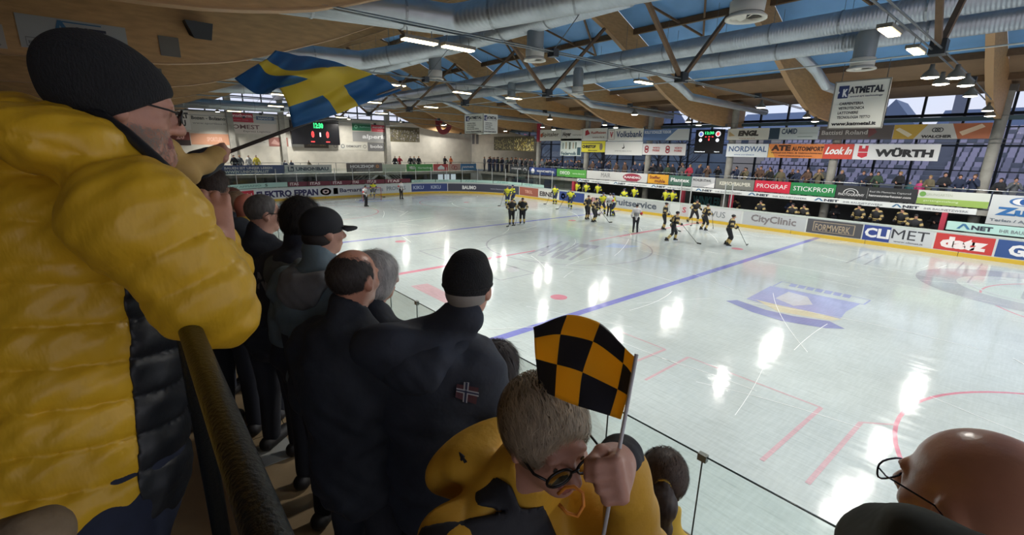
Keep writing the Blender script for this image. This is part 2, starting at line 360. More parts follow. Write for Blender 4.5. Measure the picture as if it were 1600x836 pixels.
# near side glass
NG=glass('near_glass',(.955,.985,.975),.05); ED=mat('glass_edge',(30,46,44),.2)
ng=empty('front_glass',(0,0,0),0,'frameless low glass barrier in front of the standing fans','glass barrier')
xs=[15.245+.931*k for k in range(-20,4)]
for a,b in zip(xs[:-1],xs[1:]):
    p=box('glass_pane',(a+.004,-.006,1.25),(b-.004,.006,2.70),NG,ng)
    box('glass_edge',(a+.004,-.0062,2.695),(b-.004,.0062,2.703),ED,p)
    box('glass_edge',(b-.004,-.006,1.25),(b+.004,.006,2.70),mat('joint',(96,110,106),.4),p)
for x in xs: box('clamp',(x-.035,-.022,2.655),(x+.035,.022,2.715),mat('clamp_metal',(120,124,118),.35,.8),ng)
# ---- the goal
g=empty('ice_hockey_goal',(-26,C,0),0,'red framed ice hockey goal with white net at the far end','goal')
RDP=mat('goal_red',(170,40,60),.4)
MB().tube([(0,-.915,0),(0,-.915,1.22),(0,.915,1.22),(0,.915,0)],.03).build('goal_frame',RDP,g)
MB().tube([(0,-.915,.02),(-.7,-1.05,.02),(-1.1,-.6,.02),(-1.1,.6,.02),(-.7,1.05,.02),(0,.915,.02)],.025).tube([(-.6,-.8,1.2),(-.6,.8,1.2)],.02).tube([(0,-.915,1.22),(-.6,-.8,1.2),(-1.1,-.6,.02)],.02).tube([(0,.915,1.22),(-.6,.8,1.2),(-1.1,.6,.02)],.02).build('goal_base',mat('goal_base',(96,108,170),.5),g)
nb=MB()
for k in range(15):
    t=-1+2*k/14; nb.tube([(0,.915*t,1.22),(-.6,.8*t,1.2),(-1.1,.6*t,.02)],.006,3,False)
for k in range(9):
    z=.02+1.18*k/8; xx=-1.1+.5*k/8; yy=.6+.2*k/8; nb.tube([(0,-.915,z),(xx,-yy,z),(xx,yy,z),(0,.915,z)],.006,3,False)
o=nb.build('net',mat('net_white',(225,225,225),.8),g)

# ================================================================ FAR SIDE: benches, walkway, columns, facade
CON=mat('concrete_light',(150,148,140),.85,noise=.15,nscale=3); DK=mat('dark_grey',(62,66,68),.8,noise=.1); STL=mat('dark_steel',(34,42,54),.5,.3)
GYW=mat('grey_wall',(150,152,148),.85,noise=.12,nscale=1.5)
fx0,fx1=-36,24
o=box('wall_bench_back',(fx0,33.2,-.02),(fx1,33.4,2.2),mat('bench_wall',(128,132,132),.8,noise=.2,nscale=1)); tag(o,kind='structure')
o=box('floor_walkway',(-31.0,30.7,2.12),(fx1,34.2,2.4),CON); tag(o,kind='structure')
o=box('floor_bench',(-13.5,29.95,0),(fx1,33.2,.35),mat('rubber_floor',(50,52,54),.8)); tag(o,kind='structure')
# lighter wall below the walkway left of the benches, with doors
o=box('wall_service',(-31,31.6,-.02),(-14.300,31.8,2.12),mat('service_wall',(168,172,166),.85,noise=.15,nscale=.8)); tag(o,kind='structure')
for i,(a,b,c) in enumerate(((-24.430,-23.280,(90,98,112)),(-22.070,-21.100,(70,84,120)),(-19.250,-18.260,(66,84,130)))):
    o=box('door_%d'%(i+1),(a,31.52,0),(b,31.6,2.0),mat('door%d'%i,c,.5)); tag(o,kind='structure')
    box('door_handle',(b-.14,31.46,.98),(b-.08,31.52,1.1),mat('handle',(150,150,150),.3,.9),o)
for k,(x,z) in enumerate(((-20.6,1.5),(-20.1,1.4),(-19.5,1.55),(-18.3,1.45),(-17.6,1.6))):
    tag(box('notice',(-26.600+k*.62,31.57,1.2+.1*(k%2)),(-26.600+k*.62+.4,31.6,1.7+.1*(k%3)),paint([(200,190,170),(120,100,90),(210,210,205),(90,100,120),(190,150,120)][k])),'small framed notice on the pale wall below the walkway, %s'%['leftmost','second','third','fourth','rightmost'][k],'notice','notices on the pale service wall')
# bench fascia with repeated lettering
FY=30.35
fm=lambda s,z,off:(s,FY-off,z)
xa,xb=-13.440,14.220
za=(2.500+2.440+2.480+2.420)/4
fas=empty('bench_fascia',(0,0,0),0,'long white fascia with repeated lettering above the players benches','fascia')
n=12
ANB=(60,110,150)
def anet(par,mp,a,b,z0,z1,full=True):
    w_=b-a; h=z1-z0
    flat('lettering',[(a+.02*w_,z0+.2*h),(a+.05*w_,z0+.2*h),(a+.085*w_,z0+.68*h),(a+.125*w_,z0+.2*h),(a+.155*w_,z0+.2*h),(a+.10*w_,z0+.85*h),(a+.07*w_,z0+.85*h)],mp,ANB,par,.012)
    letters('lettering','NET',mp,a+.16*w_,a+.36*w_,z0+.2*h,z0+.75*h,(50,56,70),par,.05,.012)
    if full: letters('lettering','IHR BAUNETZWERK',mp,a+.42*w_,a+.92*w_,z0+.22*h,z0+.62*h,(120,126,132),par,.01,.012)
us=[-13.440,-9.160,-5.280,-1.320,2.610,6.730,10.660,14.210]
for a,b in zip(us[:-1],us[1:]):
    p=sheet('fascia_panel',fm,a,b,za-.30,za,vinyl((222,226,224)),fas,.06); anet(p,fm,a,b,za-.29,za-.02)
o=box('ceiling_bench',(xa,30.75,2.06),(xb,33.2,2.115),DK); tag(o,kind='structure')
# mint banner at right end and turquoise logo at gate
bmp=lambda s,z,off:(s,W-off-.08,z)
p=sheet('banner',lambda s,z,off:(s,29.9-off,z),13.270,13.270+4.4,1.32,1.78,vinyl((178,214,206)),None,.02); tag(p,'mint coloured strip banner at the right end of the far boards','banner')
anet(p,lambda s,z,off:(s,29.9-off,z),13.590,13.590+3.9,1.34,1.76)
p=sheet('wall_sign',lambda s,z,off:(s,32.9-off,z),-2.780,-0.140,.75,1.75,vinyl((70,76,80)),None,.02); tag(p,'dark sign with turquoise script between the two benches','sign')
letters('lettering','WINKLER',lambda s,z,off:(s,32.9-off,z),-2.720,-0.340,.85,1.6,(120,200,206),p,.04,.01)
RP=mat('red_post',(170,50,70),.5)
for k,(x) in enumerate((-13.680,-2.130,1.660,13.070)):
    o=box('bench_post',(x-.11,30.0,0.0),(x+.11,30.3,za-.30),RP); tag(o,['red post at the left end of the benches','red post beside the yellow team bench','red post by the gate left of the dark team bench','red post at the right end of the dark team bench'][k],'post','')

benc=box('team_bench',(2.440,31.6,.35),(xb-.3,32.0,.8),mat('bench_wood',(110,96,76),.6)); tag(benc,'long wooden team bench under the walkway behind the far boards','bench')
# columns
cx_=[14.110,7.200,0.630,-6.370,-13.300,-20.090]
names=['rightmost concrete column beside the brewery banner','concrete column behind the orange red banner','concrete column right of the hanging score screen','concrete column under the white bank banner','concrete column behind the yellow banner','concrete column with a red top at the left']
names[0]='rightmost concrete column at the right end of the hanging banners'; names[3]='concrete column below the wide white hanging banner with red V'
for i,x in enumerate(cx_):
    c=empty('column',(x,31.32,0),0,names[i],'column')
    mb=MB(); lathe(mb,(0,0,0),[(.24,.0),(.24,8.6)],20); mb.build('column_shaft',CON,c,True)
    MB().box((-.3,-.3,8.3),(.3,.3,8.6)).build('steel_head',mat('grey_steel',(110,108,104),.5,.5),c)
    if i==5: mb=MB(); lathe(mb,(0,0,0),[(.255,5.9),(.255,9.4)],20); mb.build('red_sleeve',RP,c,True)
# balustrade banners along the walkway
BY=30.62
bm=lambda s,z,off:(s,BY-off,z)
def banner(mp,s0,s1,z0,z1,rgb,label,texts=(),shapes=(),cat='banner',group=None,th=.02,name='banner',wav=0,nseg=1):
    p=sheet(name,mp,s0,s1,z0,z1,vinyl(rgb),None,th,nseg,0,wav); tag(p,label,cat,group)
    S_=lambda u:s0+(s1-s0)*u; Z_=lambda v:z0+(z1-z0)*v
    k=wav+.006
    for qi,t in enumerate(shapes):
        k=wav+.006+.0016*qi
        if t[0]=='r': flat('printed_shape',[(S_(t[2]),Z_(t[4])),(S_(t[3]),Z_(t[4])),(S_(t[3]),Z_(t[5])),(S_(t[2]),Z_(t[5]))],mp,t[1],p,k)
        if t[0]=='p': flat('printed_shape',[(S_(u),Z_(v)) for u,v in t[2]],mp,t[1],p,k)
        if t[0]=='d': disc('printed_shape',mp,S_(t[2]),Z_(t[3]),t[4],t[1],p,k,t[5] if len(t)>5 else 0,20,t[6] if len(t)>6 else 1)
    k=wav+.006+.0016*len(shapes)
    for t in texts:
        letters('lettering',t[0],mp,S_(t[2]),S_(t[3]),Z_(t[4]),Z_(t[5]),t[1],p,t[6] if len(t)>6 else .03,k+.002,t[7] if len(t)>7 else 0)
    return p
bz0,bz1=2.50,3.26
def bb(a,b,rgb,label,texts=(),shapes=(),z0=bz0,z1=bz1): return banner(bm,a,b,z0,z1,rgb,label,texts,shapes)
bb(-23.890,-20.830,(60,64,66),'dark grey banner with a shield at the left end of the far balustrade',[('STEINER',(200,200,200),.05,.6,.55,.75)],[('d',(190,190,190),.8,.45,.28,.2)])
bb(-20.720,-16.620,(46,66,124),'blue balustrade banner with white disc and lettering, left of the green one',[('MANOMETAL',wt,.3,.95,.35,.65)],[('d',wt,.14,.5,.27)])
bb(-16.520,-12.590,(86,160,70),'bright green balustrade banner with white name at its left',[('DECO',wt,.12,.46,.3,.72),('www.deco.it',(190,226,180),.55,.95,.4,.6)])
bb(-12.510,-5.810,(206,206,204),'long white balustrade banner carrying a red oval',[('MAIR',(120,120,120),.26,.42,.3,.8,0),('RANDIG',wt,.65,.90,.38,.62)],[('d',(150,50,70),.77,.5,.33,0,2.9),('r',(150,50,70),.68,.86,.06,.16)])
bb(-5.750,-3.810,(222,164,50),'orange yellow balustrade banner right of the long white one',[('Steffer',(120,40,40),.08,.62,.5,.85),('muhle',(120,40,40),.35,.85,.12,.5)])
bb(-3.750,-1.820,(72,112,96),'dull green balustrade banner with white name',[('Plantex',wt,.08,.92,.35,.75)])
bb(-1.770,0.060,(186,188,190),'small pale grey balustrade banner with slanted corner',[('PICHLER STAHL',(60,60,64),.05,.85,.55,.8)],[('p',(226,226,226),[(.5,0),(1,0),(1,.5)])])
bb(0.110,2.900,(122,124,118),'grey balustrade banner with pale lettering left of the red one',[('KERSCHBAUMER',(216,214,200),.12,.92,.35,.7)])
bb(2.940,5.220,(206,40,66),'red balustrade banner with thin white lettering',[('PROGRAF',wt,.07,.92,.35,.72,.0)])
bb(5.240,7.800,(36,126,70),'deep green balustrade banner with thin white lettering',[('STICKPROFI',wt,.07,.95,.32,.7,.0)],[('p',(120,190,90),[(.62,.05),(.95,.5),(.99,.7),(.9,.4)])])
bb(7.830,11.690,(46,48,50),'long black balustrade banner with an arch sign',[('PHOTOGRAPHY',wt,.04,.38,.2,.4,.0),('Real life Memories Captured',(210,210,210),.44,.93,.55,.72,.0),('hannesunterhauser.com',(220,220,220),.44,.94,.28,.45,.02)],[('d',(220,220,220),.2,.42,.28,.25,1.4),('d',(220,220,220),.2,.42,.17,.14,1.3),('r',(46,48,50),.04,.38,.0,.42),('r',(200,200,200),.415,.418,.1,.9)])
bb(11.720,14.550,(206,210,200),'white balustrade banner with a broad light green band',[('GRUNGARTEN',(170,180,160),.12,.5,.62,.8,.0),('gartengestaltung',(220,230,200),.1,.6,.18,.34,.0)],[('r',(150,180,90),0,1,.0,.45),('d',(110,160,80),.07,.72,.14)])
bb(14.610,14.610+4.2,(206,210,210),'large white banner with a blue eye at the right edge of the far balustrade',[('Zub',(50,110,170),.06,.44,.32,.60,.06),('Terlan / Appiano',(120,130,140),.03,.5,.08,.2)],[('d',(60,110,170),.27,.8,.21,0,2.4),('d',wt,.27,.8,.17,0,2.3),('d',(40,90,160),.27,.8,.15)],1.75,3.25)
# walkway handrail and glass
rail=empty('walkway_handrail',(0,0,0),0,'thin steel handrail along the far walkway above the banners','handrail')
RM=mat('rail_metal',(120,124,124),.35,.7)
MB().tube([(-31,30.7,3.42),(fx1,30.7,3.42)],.025).build('top_rail',RM,rail)
for k in range(28): MB().box((-31+2*k-.02,30.68,2.4),(-31+2*k+.02,30.72,3.42)).build('rail_post',RM,rail)
# hanging banners
HY=30.93
hm=lambda s,z,off:(s,HY-off,z)
hz0,hz1=4.82,5.72
def hb(a,b,rgb,label,texts=(),shapes=(),z0=hz0,z1=hz1,mp=None): return banner(mp or hm,a,b,z0,z1,rgb,label,texts,shapes,name='hanging_banner')
hb(8.250,12.140,(226,226,226),'wide white hanging banner with red shield and heavy black lettering',[('WÜRTH',(44,44,48),.27,.94,.2,.78,.06)],[('p',(204,44,60),[(.06,.45),(.06,.22),(.12,.1),(.18,.22),(.18,.45)]),('p',(204,44,60),[(.06,.9),(.06,.5),(.18,.5),(.18,.9),(.14,.9),(.14,.72),(.10,.72),(.10,.9)])])
hb(3.380,6.660,(214,128,66),'orange hanging banner with dark car import lettering',[('ATE',(60,34,26),.05,.42,.5,.92,.06),('AUTOIMPORT',(60,34,26),.44,1.0,.5,.82,.04),('Verkauf von Neu- & Gebrauchtwagen',(70,40,30),.05,.98,.28,.42,.03),('www.ateautoimport.com',(70,40,30),.2,.82,.08,.2,.03)],[('p',(222,170,80),[(0,0),(.15,0),(.06,.5),(0,.8)])])
hb(6.670,8.230,(200,66,50),'red hanging banner end with white script, left of the red shield banner',[('Look In',wt,.05,.92,.3,.8,.04,.3)])
hb(0.480,3.340,(214,220,222),'white hanging banner with blue lettering right of the score screen',[('NORDWAL',(52,84,130),.06,.97,.4,.82,.02),('www.nordwal.it',(130,150,180),.2,.7,.12,.25)])
UZ0,UZ1=6.0,6.78; UY=30.95
hb(0.400,3.240,(204,202,190),'cream upper hanging banner with bold dark name left of the dark square',[('ENGL',(60,56,52),.27,.76,.32,.82,.07,.12),('www.engl.it',(150,100,80),.3,.7,.06,.16)],[('p',(190,160,110),[(.04,.3),(.2,.35),(.04,.75)])],UZ0,UZ1)
hb(3.270,6.200,(190,198,196),'grey white upper hanging banner with a dark square at its left',[('CAMID',(44,62,84),.26,.58,.45,.9,.03)],[('r',(40,60,76),0,.22,.03,.97),('r',(110,130,120),.62,.98,.5,.52),('r',(110,130,120),.6,.9,.2,.24)],UZ0,UZ1)
hb(6.240,9.940,(96,88,86),'dark upper hanging banner partly behind the square sign board',[('Battisti Roland',(196,190,184),.04,.68,.35,.68,.02)],[('p',(120,70,70),[(.7,.1),(.8,.5),(.75,.9),(.68,.9)])],UZ0,UZ1)
hb(9.960,13.890,(196,194,188),'upper hanging banner with food pictures and a white middle panel',[('WALCHER',(54,50,50),.32,.64,.06,.26,.05)],[('p',(196,160,70),[(0,0),(.24,0),(.37,1),(0,1)]),('p',(176,104,70),[(.62,1),(.70,0),(1,0),(1,1)]),('p',(222,210,180),[(.02,.65),(.06,.8),(.22,.3),(.18,.12)]),('p',(216,190,160),[(.70,.45),(.9,.95),(.94,.75),(.74,.2)]),('d',(70,70,72),.48,.6,.12,.08),('d',(70,70,72),.45,.6,.12,.08),('d',(70,70,72),.51,.6,.12,.08)],UZ0,UZ1)
def px_(a): return a
hb(-6.740,-2.600,(92,120,164),'blue and white slanted upper hanging banner left of the score screen',[('ROLLY SCHULZE TODOR',(220,226,236),.02,.62,.62,.9,.03)],[('p',(196,200,200),[(.5,0),(1,0),(1,1),(.75,1)])],UZ0,6.85)
hb(-6.730,-2.760,(214,212,212),'white hanging banner with two red black emblems',[('WÜRTH',(180,60,60),.25,.42,.55,.75),('PHOENIX',(180,60,60),.25,.42,.3,.5),('WÜRTH',(180,60,60),.75,.92,.55,.75),('PHOENIX',(180,60,60),.75,.92,.3,.5)],[('d',(150,40,50),.1,.62,.2,.1),('d',(150,40,50),.1,.38,.2,.1),('d',(150,40,50),.6,.62,.2,.1),('d',(150,40,50),.6,.38,.2,.1)])
hb(-10.540,-6.800,(222,222,216),'white upper hanging banner with a boxed red V',[('V',(180,50,60),.06,.16,.28,.76,.05),('Volksbank',(50,70,110),.25,.98,.3,.8,.02)],[('r',(120,90,90),.02,.2,.12,.9),('r',(226,222,216),.03,.19,.15,.87)],5.95,7.0)
hb(-10.740,-6.760,(220,220,216),'plain white hanging banner with a small dark flame',[('IMMOBILIEN',(150,150,150),.28,.72,.25,.35,.0)],[('p',(50,50,50),[(.46,.5),(.5,.45),(.54,.55),(.5,.9),(.51,.6)])],4.75,5.9)
hb(-13.630,-10.790,(214,204,50),'yellow hanging banner with heavy black name',[('CHRISTOF',(30,30,30),.03,.62,.35,.65,.07),('Malermeister',(60,60,30),.3,.7,.1,.22)],[('d',(120,110,90),.84,.5,.32,0,.6),('r',(50,50,40),.02,.8,.76,.82)],4.95,5.95)
hb(-16.460,-13.680,(198,208,202),'pale picture banner with figures in a row left of the yellow banner',[('Federvolk',(60,90,100),.05,.8,.04,.24,.03)],[('r',(120,140,136),.1,.16,.4,.75),('r',(150,140,110),.25,.31,.4,.8),('r',(90,100,90),.42,.5,.38,.8),('r',(160,150,130),.6,.66,.42,.78),('r',(50,80,90),.82,.98,.05,.5),('r',(100,120,110),.72,.78,.42,.8)],4.55,6.2)
hb(-13.540,-10.620,(206,206,200),'white upper hanging banner with red mark left of the bank banner',[('Raiffeisen',(170,90,80),.35,.95,.55,.75),('www.rk.it',(150,130,120),.4,.9,.2,.35)],[('p',(170,50,60),[(.1,.4),(.3,.55),(.2,.9),(.1,.8)])],UZ0,7.1)
hb(-16.390,-13.580,(208,206,200),'white upper hanging banner with slanted dark name',[('Hoyer',(60,50,50),.05,.45,.3,.8,.05,.15),('getranke',(150,150,140),.52,.95,.4,.6)],[],UZ0,7.05)
hb(-19.520,-16.430,(208,206,196),'leftmost white upper hanging banner beside the red topped column',[('Spitaler',(90,80,70),.1,.9,.3,.75,.02)],[('d',(196,90,60),.08,.5,.2)],UZ0,7.1)
def crowd_photo(mp,s0,s1,z0,z1,label,cols,par=None):
    p=sheet('photo_banner',mp,s0,s1,z0,z1,vinyl((90,84,60)),None,.02); tag(p,label,'banner')
    for q in range(len(cols)):
        mb=MB()
        for i in range(60):
            u=random.uniform(s0+.05,s1-.15); v=random.uniform(z0+.05,z1-.2) if q%2 else random.uniform(z0+.05,z0+(z1-z0)*.8)
            a=.05+.09*random.random(); P=[mp(u,v,.004+.001*q),mp(u+a,v,.004+.001*q),mp(u+a,v+a*1.2,.004+.001*q),mp(u,v+a*1.2,.004+.001*q)]; mb.add(P,[(0,1,2,3)])
        mb.build('printed_shape',vinyl(cols[q]),p)
crowd_photo(hm,-27.470,-23.800,4.95,6.5,'dark crowd photograph banner at the far left of the hanging banners',[(150,140,90),(60,56,50),(180,170,120)])
crowd_photo(hm,-23.750,-20.390,4.9,6.5,'yellow crowd photograph banner left of the red topped column',[(200,180,90),(110,90,50),(220,210,150)])
hc_=empty('banner_cable',(0,0,0),0,'thin steel cables carrying the hanging banners between the columns','cable')
for z_ in (7.12,6.0-.02,5.78): MB().tube([(-29.060,31.0,z_),(fx1-8,31.0,z_)],.014,5).build('cable',RM,hc_)
# small score screen
ssx0,ssx1=-1.940,0.250
sm=lambda s,z,off:(s,30.7-off,z)
p=sheet('score_screen',sm,ssx0,ssx1,5.0,6.75,mat('screen_black',(22,22,26),.3),None,.15); tag(p,'black hanging score screen with green clock and two crests','screen')
S_=lambda u:ssx0+(ssx1-ssx0)*u
def glow(name,V_,m,par): return V_
EG=mat('led_green',(60,220,130),.5,emit=1.6); ER=mat('led_red',(255,70,70),.5,emit=1.6); EW=mat('led_white',(226,230,236),.5,emit=.9); EBl=mat('led_blue',(110,130,220),.5,emit=.8)
def led(s,u0,u1,z0,z1,m,mp=sm,par=p,SS=S_,b=.03):
    o=letters('led_digits',s,mp,SS(u0),SS(u1),z0,z1,(1,1,1),par,b,.012); o.data.materials.clear(); o.data.materials.append(m)
for u in (.1,.9): MB().tube([(S_(u),30.75,6.75),(S_(u),30.95,7.12)],.012,5).build('hanger',RM,p)
led('12:30',.34,.66,6.4,6.6,EG)
for u,m in ((.2,EBl),(.8,ER)):
    o=disc('crest',sm,S_(u),6.42,.2,(1,1,1),p,.01,.13); o.data.materials[0]=EW; o=disc('crest',sm,S_(u),6.42,.12,(2,2,2),p,.01); o.data.materials[0]=m
    o=disc('crest',sm,S_(u),5.98,.13,(3,3,3),p,.01); o.data.materials[0]=EW
led('1',.48,.52,5.95,6.1,ER); led('- - -',.35,.65,6.2,6.25,ER); led('Unterland',.03,.4,5.1,5.18,EW); led('Eppan',.74,.92,5.1,5.18,EW)
# facade
fac=empty('window_1',(0,34,0)); fac['kind']='structure'
mb_x=[1.320,3.170,4.880]
pitch=abs(mb_x[1]-mb_x[0])
st=3.170
k=-14
mxs=[st+pitch*k for k in range(-18,12)]
for x in mxs:
    MB().box((x-.06,-.08,2.4),(x+.06,.08,9.6)).build('mullion',STL,fac)
FG=glass('facade_glass',(.92,.95,.98),.05)
for a,b in zip(mxs[:-1],mxs[1:]):
    MB().box((a+.06,-.01,2.4),(b-.06,.01,9.6)).build('pane',FG,fac)
for z,h in ((7.42,.16),(6.7,.06),(4.3,.06),(5.7,.10)):
    MB().box((mxs[0],-.07,z-h/2),(mxs[-1],.07,z+h/2)).build('transom',STL,fac)
MB().box((mxs[0],-.35,7.05),(mxs[-1],-.15,7.3)).build('transom',mat('steel_blue',(96,122,134),.5,.3),fac)
o=box('wall_above_windows',(-36,33.95,8.65),(24,34.3,10.2),mat('plywood',(126,98,70),.7,noise=.15,nscale=1.5)); tag(o,kind='structure')
# bays of wood between window groups at the left
for i,(a,b) in enumerate(((-1.460,-0.400),(-5.960,-7.420),(-14.600,-12.990))):
    pass
# outside: grandstand with pale seats, houses, hills
CONG=mat('outdoor_concrete',(120,122,132),.9)
gs=empty('grandstand',(0,50,0),0,'outdoor grandstand with rows of pale mauve seats beyond the glass','grandstand')
nrow=13
for k in range(nrow):
    MB().box((-6,k*.85,0),(30,k*.85+.9,2.6+.42*k)).build('terrace_step',CONG,gs)
seat=MB().box((-.22,-.2,.0),(.22,.2,.08)).box((-.22,.15,.05),(.22,.22,.42))
sm_=bpy.data.meshes.new('seat'); sm_.from_pydata([tuple(v) for v in seat.V],[],seat.F)
SE=[mat('seat_mauve',(182,174,192),.5),mat('seat_grey',(152,148,164),.5)]
sm_.materials.append(SE[0]); sm2=sm_.copy(); sm2.materials[0]=SE[1]
cnt=0; rest=MB()
for k in range(nrow):
    for j in range(60):
        x=-5.6+.58*j
        if 24<j<27 or (k>5 and j in (40,41)): continue
        if random.random()<.12: continue
        if cnt<290 and 2<=k<=10 and 8<=j<46 :
            o=bpy.data.objects.new('seat',sm_ if random.random()<.6 else sm2); o.location=(x,k*.85+.5,2.6+.42*k); link(o,gs); cnt+=1
        else:
            n=len(rest.V); rest.V+= [(a+x,b+k*.85+.5,c+2.6+.42*k) for a,b,c in seat.V]; rest.F+=[tuple(i+n for i in f) for f in seat.F]
o=rest.build('seats',SE[0],gs); o['kind']='stuff'
MB().box((-.1,0,0),(.1,.1,1)).build('spacer',CONG,gs).location=(0,11,8)
def house(x,y,wd,dp,h,rf,label,wall,roofc,axis=0):
    e=empty('house',(x,y,0),0,label,'house')
    MB().box((-wd/2,-dp/2,0),(wd/2,dp/2,h)).build('wall',mat('hw%d%d%d'%wall,wall,.9),e)
    r=MB()
    if axis==0: r.add([(-wd/2-.6,-dp/2-.6,h),(wd/2+.6,-dp/2-.6,h),(wd/2+.6,dp/2+.6,h),(-wd/2-.6,dp/2+.6,h),(-wd/2-.6,0,h+rf),(wd/2+.6,0,h+rf)],[(0,1,5,4),(2,3,4,5),(0,4,3),(1,2,5),(3,2,1,0)])
    else: r.add([(-wd/2-.6,-dp/2-.6,h),(wd/2+.6,-dp/2-.6,h),(wd/2+.6,dp/2+.6,h),(-wd/2-.6,dp/2+.6,h),(0,-dp/2-.6,h+rf),(0,dp/2+.6,h+rf)],[(0,1,4),(1,2,5,4),(2,3,5),(3,0,4,5),(3,2,1,0)])
    r.build('roof',mat('hr%d%d%d'%roofc,roofc,.8),e)
    for i in range(3): MB().box((-wd/2+(i+.5)*wd/3-.6,-dp/2-.05,h-2.6),(-wd/2+(i+.5)*wd/3+.6,-dp/2+.02,h-1.2)).build('window',mat('hwin',(50,60,80),.3),e)
    return e
house(-16.050,85,11,10,9.0,3.0,'far house with a broad blue grey roof beyond the glass',(170,160,150),(96,112,142))
house(0.620,80,4,6,9.0,3.4,'narrow gabled house seen through the upper windows',(150,150,160),(110,124,150),1)
house(11.860,80,12,9,8.6,2.4,'house with slate roof at the right edge outside',(170,164,160),(86,100,130))
tag(box('chimney_block',(7.190,70,0),(8.200,73,12.5),mat('ch',(120,124,140),.8)),'grey tower block seen through the upper right windows','building')
def hill(name,pts,y,col,label):
    V=[];n=len(pts)
    for x,z in pts: V+=[(x,y,-5),(x,y+25,-5),(x,y+12,z)]
    Fc=[]
    for i in range(n-1):
        a=3*i;b=a+3; Fc+=[(a,b,b+2,a+2),(a+2,b+2,b+1,a+1)]
    o=mesh(name,V,Fc,mat('hill'+str(y),col,.95,noise=.4,nscale=.15)); tag(o,label,'hill','')
    return o
hill('hill',[(-420,60),(-330,70),(-260,52),(-200,40),(-150,34),(-140,22),(-60,12),(-20,10),(40,9),(120,9)],260,(84,98,128),'dusky blue hillside on the horizon outside the hall') 
hill('hill',[(-190,16),(-150,21),(-120,15),(-90,18),(-60,7),(-30,5),(0,4),(60,4)],120,(70,80,92),'nearer dark wooded slope outside the far windows')
# bare trees outside
def tree(x,y,h,label):
    t=empty('bare_tree',(x,y,0),0,label,'tree'); mb=MB(); mb.tube([(0,0,0),(.1,0,h*.5),(0,0,h)],[.2,.13,.03],6); mb.build('trunk',mat('bark',(60,56,60),.9),t)
    mb=MB(); r=random.Random(int(x*10))
    for k in range(26):
        z=h*(.3+.65*r.random()); a=r.uniform(0,6.28); l=(h-z)*.5+.6; p=(0,0,z); q=(l*.6*math.cos(a),l*.6*math.sin(a),z+l*.5); q2=(l*math.cos(a+.3),l*math.sin(a+.3),z+l*.9)
        mb.tube([p,q,q2],[.05,.03,.01],4,False)
    o=mb.build('branches',MATS['bark'],t); o['kind']='stuff'
for i,x in enumerate((-9,-13.5,-19,-24,-30)): tree(x,41+3*(i%2),7+1.5*(i%3),'bare winter tree outside, %s along the far glass'%['first from the right','second from the right','third from the right','fourth from the right','fifth from the right'][i])

# ================================================================ LEFT END: gallery behind the goal
EX=-31.0; GX=-36.0
o=box('floor_gallery',(GX,-8,2.12),(EX+.1,30.7,2.4),CON); tag(o,kind='structure')
o=box('wall_left',(GX-.3,-9,-.02),(GX,34,8.05),mat('white_wall',(196,192,180),.85,noise=.12,nscale=1.2)); tag(o,kind='structure')
o=box('wall_under_gallery',(GX+2.6,-2,-.02),(GX+2.7,31.6,2.12),mat('passage',(96,102,98),.85,noise=.35,nscale=1.3)); tag(o,kind='structure')
lm=lambda s,z,off:(EX+.12+off,s,z)
wm=lambda s,z,off:(GX+.02+off,s,z)
lb=lambda a,b,rgb,label,texts=(),shapes=(),z0=2.46,z1=3.26: banner(lm,a,b,z0,z1,rgb,label,texts,shapes)
LX=-30.9
lb(3.260,8.400,(84,98,140),'long faded blue banner with white web address on the left gallery front',[('BAUEN IST UNSER LEBEN',wt,.05,.8,.55,.82,.03),('WWW.UNIONBAU.IT',wt,.05,.74,.12,.44,.04)])
lb(8.460,12.830,(214,216,210),'white gallery banner with a dark boxed logo and name',[('UNIONBAU',(60,76,90),.22,.93,.3,.72,.04)],[('r',(60,76,90),.06,.18,.22,.8),('r',(214,216,210),.08,.12,.32,.8),('r',(214,216,210),.13,.16,.32,.6)])
lb(14.350,18.260,(116,110,108),'grey gallery banner with white name ending in an orange ring',[('HOLZHOF',wt,.1,.76,.45,.8,.05),('www.holzhof.it',(180,180,180),.25,.75,.15,.28)],[('d',(220,150,90),.86,.62,.17,.09)],2.5,3.4)
lb(18.270,21.050,(186,196,176),'pale green plain banner right of the grey one on the gallery')
lb(21.140,24.520,(88,158,90),'green banner on the gallery front',[('VELS',wt,.1,.3,.3,.7),('Gartenbau',(200,230,200),.42,.95,.35,.6)])
lb(24.600,26.620,(190,82,82),'small red banner with a white house on the gallery front',[],[('p',wt,[(.3,.2),(.75,.2),(.75,.5),(.52,.85),(.3,.5)])])
lb(26.670,28.370,(196,160,150),'small pinkish patterned banner on the gallery front',[],[('d',(160,70,70),.4,.5,.25,.18),('d',(160,70,70),.6,.4,.25,.18)])
lb(28.420,30.780,(80,130,176),'small blue banner at the right end of the gallery front',[('HAFNER',wt,.12,.85,.4,.65)])
hr=empty('gallery_handrail',(EX+.05,0,0),0,'thin dark handrail on the left gallery','handrail')
MB().tube([(0,-2,3.45),(0,30.6,3.45)],.02).build('top_rail',RM,hr)
for k in range(20): MB().box((-.02,-2+1.7*k,2.4),(.02,-1.96+1.7*k,3.45)).build('rail_post',RM,hr)
wb=lambda a,b,z0,z1,rgb,label,texts=(),shapes=(): banner(wm,a,b,z0,z1,rgb,label,texts,shapes,name='wall_banner')
wb(0.340,2.070,6.3,8.2,(206,204,198),'white wall banner with heavy black lettering beside the man in the beanie',[('SPORT',(40,40,44),.05,.95,.52,.8,.06),('BAU',(40,40,44),.3,.8,.15,.45,.06)])
